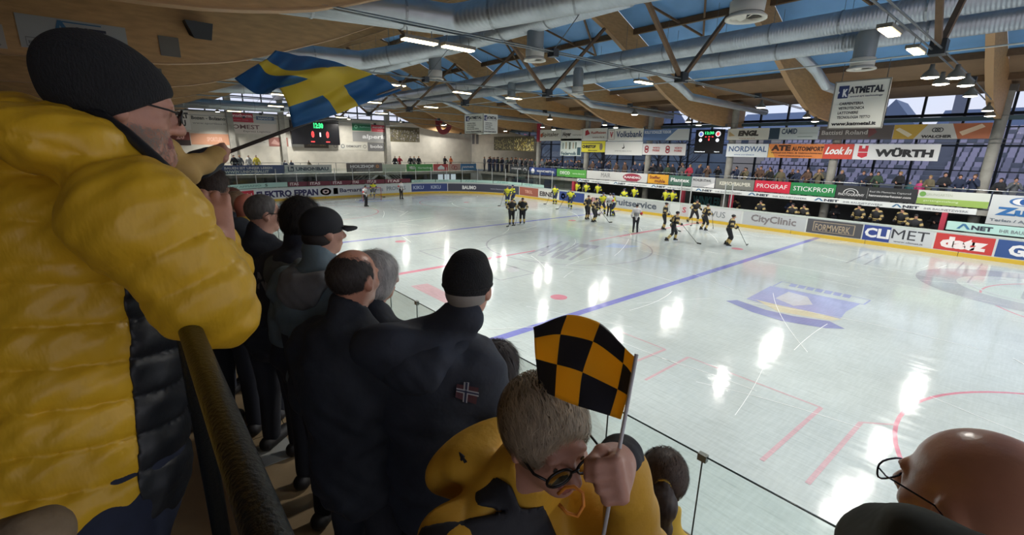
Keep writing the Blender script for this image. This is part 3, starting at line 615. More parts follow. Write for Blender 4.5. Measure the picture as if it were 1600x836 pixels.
wb(2.120,4.940,6.2,7.95,(196,194,184),'cream wall banner with two thin lines of lettering',[('Bozen - Bolzano',(60,60,60),.02,.98,.6,.78,.03),('www.sportbau.it',(110,110,110),.04,.98,.34,.48,.0)])
wb(5.030,7.290,7.2,8.1,(170,50,66),'dark red wall banner above the left gallery, left one of two',[('eurotherm',(236,210,214),.04,.95,.5,.85,.03),('innovative climate',(220,170,176),.2,.8,.2,.28,.0)])
wb(7.350,9.400,7.15,8.1,(180,182,180),'grey wall banner with a blue pill shape beside the dark red one',[('MAICO',(200,210,220),.2,.8,.42,.62)],[('r',(70,96,130),.1,.9,.35,.7)])
wb(4.970,9.350,6.1,7.12,(206,198,190),'white wall banner with thin brown lettering below the red one',[('OMEST',(110,80,80),.1,.64,.45,.85,.02),('Express Logistics',(90,80,80),.3,.85,.12,.34,.0,.2)])
wb(-0.880,1.860,4.9,6.1,(120,56,46),'dark red picture wall banner with large pale numbers',[('20',(220,170,160),.62,.85,.45,.9,.04)],[('r',(50,36,34),0,1,0,.4)])
wb(1.910,5.070,5.0,6.0,(204,150,120),'faded orange wall banner above the left gallery',[('SPORTLER',(222,180,160),.4,.8,.3,.7)])
wb(7.010,8.440,4.95,5.75,(200,196,186),'small white wall banner left of the red patterned one',[('alpe',(150,150,150),.2,.8,.4,.6)])
wb(8.470,10.290,4.95,5.85,(150,100,92),'dull red patterned wall banner under the white pair',[],[('p',(190,150,140),[(.1,.3),(.3,.8),(.5,.4),(.7,.85),(.9,.3),(.5,.15)])])
wb(10.360,11.820,4.95,5.75,(206,206,202),'small white wall banner with a grey mountain line',[],[('p',(130,130,130),[(.2,.4),(.5,.6),(.8,.4),(.5,.7)])])
wb(11.870,14.430,4.85,5.75,(84,78,72),'dark wall banner with gold lettering beneath the score board',[('FORMWERK',(196,166,120),.15,.87,.3,.7,.03)])
wb(14.760,18.880,4.7,5.5,(204,202,190),'cream wall banner with round symbols beneath the pale name',[('DEMOLIFT',(110,110,110),.4,.82,.35,.65)],[('d',(120,120,116),.1,.5,.2,.14),('d',(90,100,110),.3,.5,.22,.15),('d',(120,120,116),.92,.5,.2,.14)])
wb(18.920,20.940,4.6,5.6,(112,112,112),'dark grey wall banner with white lowercase name',[('bolo',(206,206,206),.15,.9,.35,.72)])
wb(17.210,21.490,5.65,6.75,(146,146,144),'grey wall banner with a large white italic name',[('alperia',(230,230,230),.25,.95,.2,.75,.03,.15)])
wb(17.210,19.400,6.85,7.7,(44,112,80),'green wall banner under the left end windows',[('Raiffeisen',(130,180,160),.4,.97,.4,.6)],[('d',(130,190,160),.2,.5,.2,.1)])
wb(19.480,21.710,6.8,7.6,(186,60,74),'dark red wall banner beside the green one',[('eurotherm',(236,200,204),.05,.95,.5,.8),('climate',(220,170,176),.3,.8,.15,.25)])
crowd_photo(wm,21.760,25.710,5.75,7.5,'grey crowd photograph wall banner at the right of the end wall',[(110,106,104),(70,70,70),(150,146,140)])
# big score board
mt=lambda s,z,off:(GX+.5+off,s,z)
s0,s1=10.580,15.540
p=sheet('score_board',mt,s0,s1,5.200,7.760,mat('screen_black',(22,22,26)),None,.4); tag(p,'large black score board with green clock and red score digits on the end wall','score board')
SB=lambda u:s0+(s1-s0)*u
z=lambda v:5.200+(7.760-5.200)*v
for u in (.1,.9): MB().box((GX,SB(u)-.05,z(.5)-.05),(GX+.12,SB(u)+.05,z(.5)+.05)).build('wall_bracket',RM,p)
led('12:30',.46,.66,z(.66),z(.88),EG,mt,p,SB,.05); led('0',.40,.46,z(.28),z(.55),ER,mt,p,SB,.06); led('0',.71,.77,z(.28),z(.55),ER,mt,p,SB,.06); led('1',.57,.60,z(.32),z(.5),EW,mt,p,SB,.04); led('---',.38,.46,z(.1),z(.14),ER,mt,p,SB); led('---',.70,.78,z(.1),z(.14),ER,mt,p,SB)
# end wall glazing above
eg=empty('window_2',(GX,0,0)); eg['kind']='structure'
for k in range(27):
    y=-8+1.62*k; MB().box((-.08,y-.05,8.05),(.08,y+.05,11.5)).build('mullion',STL,eg)
    if k<26: MB().box((-.01,y+.05,8.05),(.01,y+1.57,11.5)).build('pane',FG,eg)
for zz in (8.08,8.75,9.6): MB().box((-.07,-8,zz-.05),(.07,34,zz+.05)).build('transom',STL,eg)
for y in (5.220,9.790,21.330): 
    o=box('column',(GX+.05,y-.25,2.4),(GX+.45,y+.25,11.2),CON); tag(o,'square concrete pier on the end wall at y'if 0 else ('square pier on the end wall %s'%('left of the blue pill banner' if y<9 else 'behind the big flag' if y<16 else 'near the far corner')),'column')
# white gable wall in the far corner and the red arch sign
cw=lambda s,z,off:(s,30.2-off,z)
gwall=MB(); 
gwall.add([(GX+.1,33.6,2.4),(-22.410,33.6,2.4),(-22.410,33.6,6.2),(-34.680,33.6,8.4),(GX+.1,33.6,8.8),
 (GX+.1,33.7,2.4),(-22.410,33.7,2.4),(-22.410,33.7,6.2),(-34.680,33.7,8.4),(GX+.1,33.7,8.8)],[(0,1,2,3,4),(9,8,7,6,5),(0,5,6,1),(1,6,7,2),(2,7,8,3),(3,8,9,4),(4,9,5,0)])
o=gwall.build('wall_corner',MATS['white_wall']); tag(o,kind='structure')
cwm=lambda s,z,off:(s,33.58-off,z)
for i,(a,b,zz,h) in enumerate(((672,682,5.9,.5),(672,682,4.4,.7),(717,728,5.6,1.0),(738,742,5.7,1.6),(744,748,5.7,1.6),(752,767,6.9,.5))):
    s0,s1=[-47.160,-47.160,-39.060,-35.740,-34.840,-33.660][i],[-45.240,-45.240,-37.290,-35.140,-34.250,-31.550][i]
    if i==2: o=disc('wall_mark',cwm,(s0+s1)/2,zz,(s1-s0)/2,(110,120,110),None,.01)
    else: o=flat('wall_mark',[(s0,zz),(s1,zz),(s1,zz+h),(s0,zz+h)],cwm,(110,110,112),None,.01)
    tag(o,['small dark square print on the white corner wall, upper left','small dark square print on the white corner wall, lower left','round green grey print on the white corner wall','narrow vertical lettering strip on the corner wall, left one','narrow vertical lettering strip on the corner wall, right one','wide dark print high on the white corner wall'][i],'wall print')
# red arch
ar=empty('arch_sign',(-32.320,27,8),0,'dark red horseshoe shaped sign hanging in the far corner under the roof','sign')
V=[];Fc=[]
for k in range(15):
    a=pi+pi*k/14
    for r in (1.0,1.75): V+=[(r*math.cos(a),-.08,r*math.sin(a)*.75),(r*math.cos(a),.08,r*math.sin(a)*.75)]
for k in range(14):
    a=4*k;b=a+4; Fc+=[(a,b,b+2,a+2),(a+1,a+3,b+3,b+1),(a,a+1,b+1,b),(a+2,b+2,b+3,a+3)]
mesh('arch',V,Fc,mat('arch_red',(130,36,50),.5),ar)
MB().box((-1.75,-.08,0),(1.75,.08,.9)).build('arch_top',MATS['arch_red'],ar)
for x in (-1.5,1.5): MB().tube([(x,0,.9),(x,0,2.3)],.02,5).build('hanger',RM,ar)
# stairs down from the gallery
def stairs(ya,yb,label):
    st_=empty('stairs',(0,0,0),0,label,'stairs'); n=9
    for k in range(n):
        t=(k+.5)/n; y=ya+(yb-ya)*t; z_=2.3*(1-(k+1)/n)
        MB().box((EX-1.1,min(y,y+(yb-ya)/n)-.02,z_),(EX-.1,max(y,y+(yb-ya)/n)+.02,z_+.06)).build('tread',CON,st_)
    for x in (EX-.1,EX-1.1):
        for q in range(4): MB().tube([(x,ya,2.55+.28*q),(x,yb,.2+.28*q)],.018,5).build('rail_bar',PST,st_)
        MB().bar((x,ya,2.25),(x,yb,-.0),.05,.25).build('stringer',PST,st_)
stairs(17.920,14.730,'steel stairs descending left from the gallery behind the goal')
stairs(18.360,21.520,'steel stairs descending right from the gallery behind the goal')
o=disc('round_mark',lambda s,z,off:(GX+2.72+off,s,z),8.230,1.35,.42,(50,54,54),None,.01,.34); tag(o,'dark ring painted on the grey passage wall behind the end glass','wall print')
tag(box('passage_pillar',(EX-2,7.040-.15,0),(EX-1.7,7.040+.15,2.1),DK),'dark pillar in the passage behind the left end boards','pillar')
LW=mat('lit_door',(210,220,230),.6,emit=.6)
for i,px in enumerate((0,1,2)):
    y=[26.980,27.920,28.870][i]; tag(box('lit_window',(GX+2.72,y-.35,1.0),(GX+2.76,y+.35,1.9),LW),'bright little window %s in the passage behind the corner boards'%['left of three','middle of three','right of three'][i],'window')

# ================================================================ ROOF
WOOD=mat('glulam',(180,142,94),.62,noise=.18,nscale=2.2,bump=.15,bscale=30,stretch=(1,1,5)); WOOD2=mat('purlin_wood',(108,84,60),.7,noise=.15)
WCE=mat('ceiling_wood',(140,114,88),.7,noise=.15,nscale=1.2); BLU=mat('roof_blue',(112,164,216),.5,noise=.10,nscale=1.0); PALE=mat('lamination',(168,132,92),.6)
YC=12.8
BP=[(0,12.6),(4,11.2),(6,10.3),(8,9.4),(10,8.5),(11.5,7.95),(12.6,7.55),(13.6,7.32),(14.8,7.16),(16.5,7.08),(18,7.0),(21.2,7.0)]
TP=[(0,14.3),(6.6,11.5),(8.7,10.6),(16.5,9.0),(21.2,8.6)]
def itp(T,s):
    s=abs(s)
    for (a,za_),(b,zb_) in zip(T[:-1],T[1:]):
        if s<=b: return za_+(zb_-za_)*(s-a)/(b-a)
    return T[-1][1]
bx=[21,14,7,0,-7,-14,-21,-28,-35]
ss=sorted(set([-21.2+.6*k for k in range(71)]+[-21.2,21.2]))
proto=None
roof=empty('ceiling',(0,0,0)); roof['kind']='structure'
for i,x in enumerate(bx):
    V=[];Fc=[]
    for s in ss:
        y=YC+s; zb=itp(BP,s); zt=itp(TP,s)-.12
        V+=[(x-.11,y,zb),(x+.11,y,zb),(x+.11,y,zt),(x-.11,y,zt)]
    for k in range(len(ss)-1):
        a=4*k;b=a+4; Fc+=[(a,b,b+1,a+1),(a+1,b+1,b+2,a+2),(a+3,a+2,b+2,b+3),(a,a+3,b+3,b)]
    Fc+=[(0,1,2,3),(4*len(ss)-1,4*len(ss)-2,4*len(ss)-3,4*len(ss)-4)]
    tr=empty('roof_beam',(0,0,0),0,['deep curved wooden roof beam above the right face-off circle','curved wooden roof beam ending at the rightmost concrete column','curved wooden roof beam carrying the twin bright strip lamps','curved wooden roof beam with the white sign panel, behind the beanie','fifth curved roof beam from the right','sixth curved roof beam from the right','seventh curved roof beam from the right','eighth curved roof beam from the right','last curved roof beam before the end wall'][i],'roof beam')
    mesh('beam',V,Fc,WOOD,tr)
    V=[];Fc=[]
    for s in ss:
        y=YC+s; zb=itp(BP,s); V+=[(x-.125,y,zb-.035),(x+.125,y,zb-.035),(x+.125,y,zb),(x-.125,y,zb)]
    for k in range(len(ss)-1):
        a=4*k;b=a+4; Fc+=[(a,b,b+1,a+1),(a+1,b+1,b+2,a+2),(a+3,a+2,b+2,b+3),(a,a+3,b+3,b)]
    mesh('bottom_lamination',V,Fc,PALE,tr)
    # steel chord, node and struts
    for dx in (-.09,.09): MB().tube([(x+dx,.1,7.58),(x+dx,6,7.62),(x+dx,12.9,7.62),(x+dx,19.6,7.55),(x+dx,25.3,7.42)],.022,6).build('chord_rod',RM,tr)
    for dx in (-1,1):
        MB().bar((x,12.75,7.75),(x+.0,8.6,11.2),.13,.13).build('strut',WOOD2,tr) if dx<0 else MB().bar((x,13.05,7.75),(x+.0,17.0,11.3),.13,.13).build('strut',WOOD2,tr)
    MB().box((x-.16,12.7,7.5),(x+.16,13.1,7.85)).build('node_plate',mat('node_steel',(64,68,72),.4,.6),tr)
    for yy in (6.3,19.5): MB().box((x-.12,yy-.1,7.5),(x+.12,yy+.1,7.7)).build('rod_clamp',MATS['node_steel'],tr)
    MB().box((x-.14,-1.95,7.35),(x+.14,-1.5,7.85)).build('anchor_plate',mat('anchor',(110,108,100),.5,.5),tr)
    MB().tube([(x+.0,6.3,7.65),(x,9.2,10.9)],.012,5).build('tie_rod',RM,tr)
    MB().box((x-.13,31.0,6.9),(x+.13,31.3,7.1)).build('bearing',MATS['anchor'],tr)
# roof skin: panels between beams, purlins under them
ends=[-21.2,-16.5,-13.5,-10.7,-8.6,-6.4,-4.2,-2.1,0,2.1,4.2,6.4,8.6,10.7,13.5,16.5,21.2]
for i in range(len(bx)-1):
    x1,x0=bx[i]-.11,bx[i+1]+.11
    for k,(sa,sb) in enumerate(zip(ends[:-1],ends[1:])):
        wood=abs((sa+sb)/2)>13.6
        za_,zb_=itp(TP,sa)-.1,itp(TP,sb)-.1
        V=[(x0,YC+sa,za_),(x1,YC+sa,za_),(x1,YC+sb,zb_),(x0,YC+sb,zb_),(x0,YC+sa,za_+.08),(x1,YC+sa,za_+.08),(x1,YC+sb,zb_+.08),(x0,YC+sb,zb_+.08)]
        mesh('roof_panel',V,[(0,3,2,1),(4,5,6,7),(0,1,5,4),(1,2,6,5),(2,3,7,6),(3,0,4,7)],WCE if wood else BLU,roof)
    for sa in ends[1:-1]:
        z_=itp(TP,sa)-.1; MB().box((x0,YC+sa-.09,z_-.28),(x1,YC+sa+.09,z_)).build('purlin',WOOD2,roof)
    xm=(x0+x1)/2
    for sg in (-1,1):
        for a,b in ((1.0,7.6),):
            MB().bar((x0,YC+sg*a,itp(TP,a)-.3),(xm,YC+sg*b,itp(TP,b)-.3),.09,.09).build('wind_brace',WOOD2,roof); MB().bar((x1,YC+sg*a,itp(TP,a)-.3),(xm,YC+sg*b,itp(TP,b)-.3),.09,.09).build('wind_brace',WOOD2,roof)
o=box('roof_cover',(-36.3,-8.6,14.6),(21.3,34.2,14.7),DK); bpy.data.objects.remove(o)
# longitudinal rods
rd=empty('tie_rods',(0,0,0),0,'long thin steel rod running the length of the hall through the roof nodes','tie rod')
MB().tube([(21,12.9,7.56),(-35,12.9,7.56)],.02,6).build('rod',mat('rod_pale',(190,194,190),.4,.5),rd)
# near side rear wall
o=box('wall_rear',(-36,-8.7,-.02),(21,-8.5,6.3),mat('rear_wall',(40,44,60),.7)); tag(o,kind='structure')
o=box('window_3',(-36,-8.7,6.3),(21,-8.5,7.0),mat('dusk_window',(30,36,66),.2)); tag(o,kind='structure')
o=box('wall_rear_wood',(-36,-8.7,7.0),(21,-8.5,8.8),WCE); tag(o,kind='structure')
# signs on the near beam
nm=lambda s,z,off:(.13+off,s,z)
p=banner(nm,-4.62,-2.62,7.18,7.92,(150,152,150),'white panel with blue roof logo on the wooden beam behind the beanie',[('NET',(40,44,60),.52,.8,.44,.8,.05),('IHR BAUNETZWERK',(70,74,80),.3,.7,.28,.38,.02),('artenfiesler',(90,92,96),.07,.24,.13,.26,.03),('www.anet.it',(90,92,96),.4,.6,.1,.2,.02)],[('p',(50,96,130),[(.30,.42),(.345,.42),(.375,.8),(.44,.42),(.49,.42),(.395,.95),(.36,.95)]),('r',(50,96,130),.40,.76,.90,.94),('r',(96,98,100),.05,.26,.05,.07),('r',(96,98,100),.05,.26,.31,.33),('r',(96,98,100),.05,.055,.05,.33),('r',(96,98,100),.255,.26,.05,.33)],name='advert_sign')
p=banner(nm,-5.3,-4.86,7.1,7.62,(164,158,148),'small square no smoking sign on the wooden beam at the left edge',[('VIETATO',(80,70,66),.2,.8,.1,.2,.02)],[('d',(60,50,48),.5,.62,.14,.11),('r',(70,60,58),.3,.7,.59,.64)],cat='sign',name='notice_sign')
sp=empty('loudspeaker',(7.13-.35,-1.75,7.3),0,'dark wedge loudspeaker fixed below the near roof beam','speaker')
sp.location=(.15,-1.05,8.05)
mb=MB().add([(0,-.3,.25),(.5,-.3,.2),(.5,.35,.2),(0,.35,.25),(.1,-.2,-.1),(.3,-.1,-.2),(.3,.3,-.2),(.1,.3,-.1)],[(0,1,2,3),(7,6,5,4),(0,4,5,1),(1,5,6,2),(2,6,7,3),(3,7,4,0)]); mb.build('cabinet',mat('speaker_black',(34,36,40),.6),sp); MB().box((-.1,-.05,.1),(.05,.05,.3)).build('bracket',RM,sp)

# ================================================================ DUCTS
def duct_mat():
    m=mat('galvanised',(176,182,186),.42,.75,noise=.12,nscale=1.5); N=m.node_tree.nodes; L=m.node_tree.links
    t=N.new('ShaderNodeTexCoord'); wv=N.new('ShaderNodeTexWave'); wv.inputs['Scale'].default_value=3.0; wv.bands_direction='X'
    L.new(t.outputs['Object'],wv.inputs['Vector']); b=N.new('ShaderNodeBump'); b.inputs['Strength'].default_value=.35; b.inputs['Distance'].default_value=.02
    L.new(wv.outputs['Fac'],b.inputs['Height']); L.new(b.outputs[0],N['Principled BSDF'].inputs['Normal']); return m
DM=duct_mat(); LINER=mat('duct_band',(150,154,156),.4,.8)
def arc_pts(p0,c,p1,r,n=7):
    p0,c,p1=Vector(p0),Vector(c),Vector(p1); a=(p0-c).normalized(); b=(p1-c).normalized()
    ang=a.angle(b); t=r/math.tan(ang/2) if ang>1e-3 else r; t=min(t,(p0-c).length*.9,(p1-c).length*.9)
    s,e_=c+a*t,c+b*t
    return [s.lerp(c,0) if 0 else ((1-u)**2*s+2*u*(1-u)*c+u*u*e_) for u in [k/n for k in range(n+1)]]
def duct(label,pts,r,rings=True,group=None):
    d=empty('air_duct',(0,0,0),0,label,'duct',group)
    path=[Vector(pts[0])]
    for a,b,c in zip(pts[:-2],pts[1:-1],pts[2:]): path+=arc_pts(a,b,c,r*1.3)
    path.append(Vector(pts[-1]))
    MB().tube(path,r,20).build('duct_shell',DM,d,True)
    if rings:
        for a,b in zip(pts[:-1],pts[1:]):
            a,b=Vector(a),Vector(b); L_=(b-a).length; n=int(L_/2.3); u=(b-a).normalized()
            for k in range(n):
                q=a+u*(1.2+2.3*k)
                if (b-q).length<.6: continue
                MB().tube([q-u*.03,q+u*.03],r+.02,20,False).build('joint_band',LINER,d)
                MB().tube([q+Vector((0,0,r)),q+Vector((0,0,r+1.2))],.008,4,False).build('hanger_rod',RM,d)
    return d
duct('upper of the twin silver ducts along the far half of the roof',[(21,16.9,9.55),(-33,16.9,9.55)],.37)
duct('lower of the twin silver ducts along the far half of the roof',[(21,17.75,9.05),(-33,17.75,9.05)],.33)
duct('upper of the twin silver ducts along the near half of the roof',[(21,8.9,9.6),(-33,8.9,9.6)],.37)
duct('large silver duct elbowing in from the near eave above the flag',[(3.9,-5.0,8.15),(4.6,4.6,8.55),(9.5,7.9,9.15),(21,7.9,9.15)],.40)
duct('second silver duct elbowing in from the near eave behind the flag',[(-3.3,-5.0,8.15),(-3.0,5.0,8.5),(-.6,7.9,9.15),(8.2,7.9,9.15)],.36)
duct('third silver duct from the near eave further left',[(-10,-5,8.1),(-9.6,5.2,8.5),(-7.5,7.9,9.15),(-1.4,7.9,9.15)],.36)
duct('fourth silver duct from the near eave beyond the flag',[(-17,-5,8.1),(-16.6,5.2,8.5),(-14.5,7.9,9.15),(-8.6,7.9,9.15)],.34)
duct('pale silver duct crossing low near the end wall',[(-26,-5,7.9),(-25.5,7,8.0),(-25,12,8.6)],.36)
for i,x in enumerate((8.9,2.6,-4.3,-11.2,-18)):
    duct('branch duct dropping from the twin ducts to the far windows, %s'%['first from the right','second from the right','third from the right','fourth from the right','fifth from the right'][i],[(x,17.9,9.0),(x+.25,19.6,8.45),(x+.35,20.8,7.95),(x+.5,30.2,7.75)],.19,False)
GRM=mat('outlet_white',(206,202,190),.5); MSH=mat('outlet_mesh',(90,96,100),.5,.6)
def outlet(x,y,z,r,label):
    e=empty('air_outlet',(x,y,z),0,label,'air outlet')
    mb=MB(); lathe(mb,(0,0,0),[(r*.78,.12),(r*.8,1.1),(r*.6,1.3)],20); mb.build('perforated_drum',mat('drum',(140,146,148),.5,.5),e,True)
    mb=MB(); lathe(mb,(0,0,0),[(r*.86,.1),(r*.9,.35),(r*.8,.36)],20); mb.build('collar',GRM,e,True)
    mb=MB(); lathe(mb,(0,0,0),[(r*.8,.1),(r*1.05,.02),(r*1.05,-.02),(r*.8,.0),(r*.78,.1)],24); mb.build('rim',GRM,e,True)
    mb=MB()
    for k in range(8): a=2*pi*k/8; mb.add([(0,0,.0),(r*.8*math.cos(a),r*.8*math.sin(a),.02),(r*.8*math.cos(a+.5),r*.8*math.sin(a+.5),.08)],[(0,1,2)])
    mb.build('swirl_vane',GRM,e)['kind']='stuff'
    mb=MB(); lathe(mb,(0,0,0),[(.0,.12),(r*.78,.12)],20); mb.build('baffle',MSH,e)
outlet((11.27,8.12,8.00)[0] if 0 else 11.27,8.2,8.0,.42,'round white air outlet hanging at the top right of the ceiling')
outlet(4.4,8.0,7.95,.36,'round air outlet with mesh drum right of the twin strip lamps')
outlet(-1.6,7.7,7.9,.34,'round air outlet with mesh drum left of the twin strip lamps')
outlet(11.3,17.4,8.0,.42,'wide air outlet above the square white sign board')
outlet(-.8,15.9,7.95,.34,'small air outlet with mesh drum beyond the wooden struts')
outlet(-7.5,16.9,8.0,.34,'distant small air outlet over the far left zone')

# ================================================================ LAMPS
TUBE=mat('tube_light',(255,236,190),.5,emit=9); HB=mat('floodlight_glass',(255,246,226),.5,emit=14)
FIX=mat('fixture_body',(120,116,104),.5,.3)
def area(x,y,z,wx,wy,pw,col=(1,.965,.90)):
    l=bpy.data.lights.new('lamp_light','AREA'); l.shape='RECTANGLE'; l.size=wx; l.size_y=wy; l.energy=pw*LAMP; l.color=col
    return l
def lamp(x,y,z,kind,label,pw,group=None,rot=0):
    e=empty('strip_lamp' if kind=='tube' else 'floodlight',(x,y,z),rot,label,'lamp',group)
    if kind=='tube':
        MB().box((-.12,-.42,.0),(.12,.42,.07)).build('housing',FIX,e); MB().box((-.09,-.40,-.03),(.09,.40,.0)).build('tube',TUBE,e)
        for yy in (-.3,.3): MB().tube([(0,yy,.07),(0,yy,.24)],.01,4).build('bracket',RM,e)
        l=area(0,0,0,.25,.8,pw)
    else:
        mb=MB(); lathe(mb,(0,0,0),[(.2,.0),(.17,.1),(.06,.22),(.05,.34),(0,.34)],16); mb.build('housing',FIX,e,True)
        mb=MB(); lathe(mb,(0,0,0),[(.0,-.03),(.12,-.025),(.19,.0)],16); mb.build('lens',HB,e,True)
        l=area(0,0,0,.4,.4,pw)
    l.spread=math.radians((150 if x>13 else 116) if y<13 else 165); o=bpy.data.objects.new('lamp_light',l); link(o,e); o.location=(0,0,-.06)
    return e
nmx=['above the far right circle','on the rod ending at the rightmost column','on the rod over the near stand','on the second rod beyond the twin lamps','on the third rod beyond the twin lamps','on the fourth rod beyond the twin lamps','on the last lit rod near the end wall']
PT=260; PF=330
for i,x in enumerate((21,14,7,0,-7,-14,-21)):
    ys=[[2.2,3.2,10.6,20.0,26.0,27.4],[2.2,8.2,10.6,20.0,26.0,27.4],[2.2,3.2,10.6,20.0,26.0,27.4],[5.0,8.0,10.8,20.0,26.0,27.4],[2.8,7.2,10.6,20,26,27.4],[4.2,7.4,10.8,20,26,27.4],[3.2,7.0,10.6,20,26,27.4]][i]
    for j,y in enumerate(ys):
        if i==2 and j==2: pass
        lit=True
        lab='%s strip lamp %s'%(['nearest','second','third','fourth','fifth','farthest'][j],nmx[i])
        lamp(x,y,7.28 if j<3 else 7.12 if j==3 else 7.02 if j==4 else 6.88,'tube' if j<3 else 'flood',lab.replace('strip lamp','strip lamp' if j<3 else 'round floodlight'),PT if j<3 else PF)
for k,(x,y) in enumerate(((13.8,13.9),(14.25,14.4),(13.8,15.6),(14.25,16.4))):
    lamp(x,y,7.1,'flood','round floodlight in the cluster of four at the upper right, %s'%['upper left one','upper right one','lower left one','lower right one'][k],PF*.25)
for k,y in enumerate((4,10,16,22,28)):  # added fill lamps on rods, put in to brighten the dim end wall
    l_=lamp(-33.6,y,7.9,'flood','added fill floodlight brightening the wall above the left end gallery, %s'%['nearest','second','third','fourth','farthest'][k],PF*1.5)
    MB().tube([(0,0,.3),(0,0,1.6)],.012,5).build('drop_rod',RM,l_)
# ================================================================ SQUARE SIGN BOARDS under the rod
def kat(x0,x1,z0,z1,y,dep,label):
    b=empty('sign_box',(0,0,0),0,label,'sign board')
    fr=mat('sign_white',(216,216,206),.5)
    MB().box((x0,y,z0),(x1,y+dep,z1)).build('box',fr,b)
    FRM=mat('sign_frame',(150,148,140),.4,.4)
    for a,c in (((x0-.03,y-.02,z0-.03),(x1+.03,y+.02,z0)),((x0-.03,y-.02,z1),(x1+.03,y+.02,z1+.03)),((x0-.03,y-.02,z0),(x0,y+.02,z1)),((x1,y-.02,z0),(x1+.03,y+.02,z1))): MB().box(a,c).build('frame_bar',FRM,b)
    for xx in (x0+.1,x1-.1): MB().tube([(xx,y+dep/2,z1),(xx,y+dep/2,7.56)],.01,4).build('hanger',RM,b)
    def face(mp,W_):
        H=z1-z0; nvb=(44,56,100)
        f=sheet('face',mp,0,W_,z0,z1,fr,b,.004)
        X_=lambda u:u*W_; Z_=lambda v:z0+v*H
        flat('logo',[(X_(.07),Z_(.65)),(X_(.27),Z_(.65)),(X_(.27),Z_(.92)),(X_(.07),Z_(.92))],mp,nvb,f,.006)
        letters('lettering','K',mp,X_(.16),X_(.26),Z_(.68),Z_(.85),(230,230,230),f,.06,.012); flat('logo',[(X_(.065),Z_(.74)),(X_(.1),Z_(.78)),(X_(.065),Z_(.82))],mp,(230,230,230),f,.012)
        letters('lettering','ATMETAL',mp,X_(.27),X_(.93),Z_(.74),Z_(.89),(40,44,56),f,.05,.008)
        letters('lettering','wood art technology',mp,X_(.31),X_(.92),Z_(.65),Z_(.70),(90,90,110),f,.02,.008)
        for q,(t,u) in enumerate((('CARPENTERIA',.60),('VETROTECNICA',.63),('LATTONIERE',.53),('TECNOLOGIA TETTO',.77))):
            letters('lettering',t,mp,X_(.13),X_(u),Z_(.50-.1*q),Z_(.56-.1*q),(60,60,64),f,.03,.008)
        letters('lettering','www.katmetal.it',mp,X_(.04),X_(.9),Z_(.05),Z_(.13),(40,40,44),f,.05,.008)
    face(lambda s,z,off:(x0+s,y-.004-off,z),x1-x0)
    face(lambda s,z,off:(x1+.004+off,y+s,z),dep)
kat(11.910,13.150,5.8,7.05,13.0,.1,'large square white sign board with navy square logo hanging over the ice')
kat(-7.170,-5.310,5.93,7.0,13.0,1.05,'distant pair of white sign boards hanging over the left half of the ice')

# ================================================================ FIGURE MODELLING (distance fields meshed on a grid)
def RM3(rx=0,ry=0,rz=0):
    from mathutils import Euler
    return np.array(Euler((rx,ry,rz)).to_matrix())
class Prim:
    def __init__(s,f,lo,hi,k=.02,mat=0,neg=False,bias=0.): s.f=f; s.lo=np.array(lo,float); s.hi=np.array(hi,float); s.k=k; s.mat=mat; s.neg=neg; s.bias=bias
def cap(a,b,ra,rb=None,k=.02,mat=0,neg=False,quilt=None,flat=None,bias=0.):
    """tapered capsule; quilt=(spacing,amp,phase) ribs along the axis; flat=(axis vector, factor) squash"""
    a=np.array(a,float); b=np.array(b,float); rb=ra if rb is None else rb; ab=b-a; L2=max(ab@ab,1e-9); Ln=L2**.5
    fl=None
    if flat is not None: ax=np.array(flat[0],float); ax/=np.linalg.norm(ax); fl=(ax,flat[1])
    def f(P):
        d=P-a; t=np.clip(d@ab/L2,0,1); q=d-t[...,None]*ab
        if fl is not None: c=q@fl[0]; q=q+(c*(1/fl[1]-1))[...,None]*fl[0]
        r=ra+(rb-ra)*t
        if quilt: r=r+quilt[1]*(np.abs(np.sin(pi*(t*Ln/quilt[0]+(quilt[2] if len(quilt)>2 else 0))))**.42-1)
        o=np.sqrt((q*q).sum(-1))-r
        return o*(fl[1] if fl is not None and fl[1]<1 else 1)
    m=max(ra,rb)*(max(1,fl[1]) if fl is not None else 1)
    return Prim(f,np.minimum(a,b)-m,np.maximum(a,b)+m,k,mat,neg,bias)
def ell(c,r,R_=None,k=.02,mat=0,neg=False,quilt=None,bias=0.):
    c=np.array(c,float); r=np.array(r,float); mr=r.min()
    def f(P):
        d=P-c
        if R_ is not None: d=d@R_
        q=d/r; n=np.sqrt((q*q).sum(-1)); g=np.sqrt(((q/r)**2).sum(-1))+1e-9
        o=n*(n-1)/g
        if quilt: zz=P@np.array(quilt[3]); o=o-quilt[1]*(np.abs(np.sin(pi*(zz/quilt[0]+quilt[2])))**.42-1)
        return o
    m=r.max() if R_ is not None else r
    return Prim(f,c-m,c+m,k,mat,neg,bias)
def half(n,d,mat=0,k=.005,lo=(-9,-9,-9),hi=(9,9,9)):
    """removes the side where P.n > d"""
    n=np.array(n,float); n/=np.linalg.norm(n)
    return Prim(lambda P:d-P@n,lo,hi,k,mat,True)
def sdf(prims,P):
    o=np.full(P.shape[:-1],1.)
    for p in prims:
        d=p.f(P)
        if p.neg: h=np.clip(.5-.5*(o+d)/p.k,0,1); o=o*(1-h)+(-d)*h+p.k*h*(1-h)
        else: h=np.clip(.5+.5*(o-d)/p.k,0,1); o=o*(1-h)+d*h-p.k*h*(1-h)
    return o
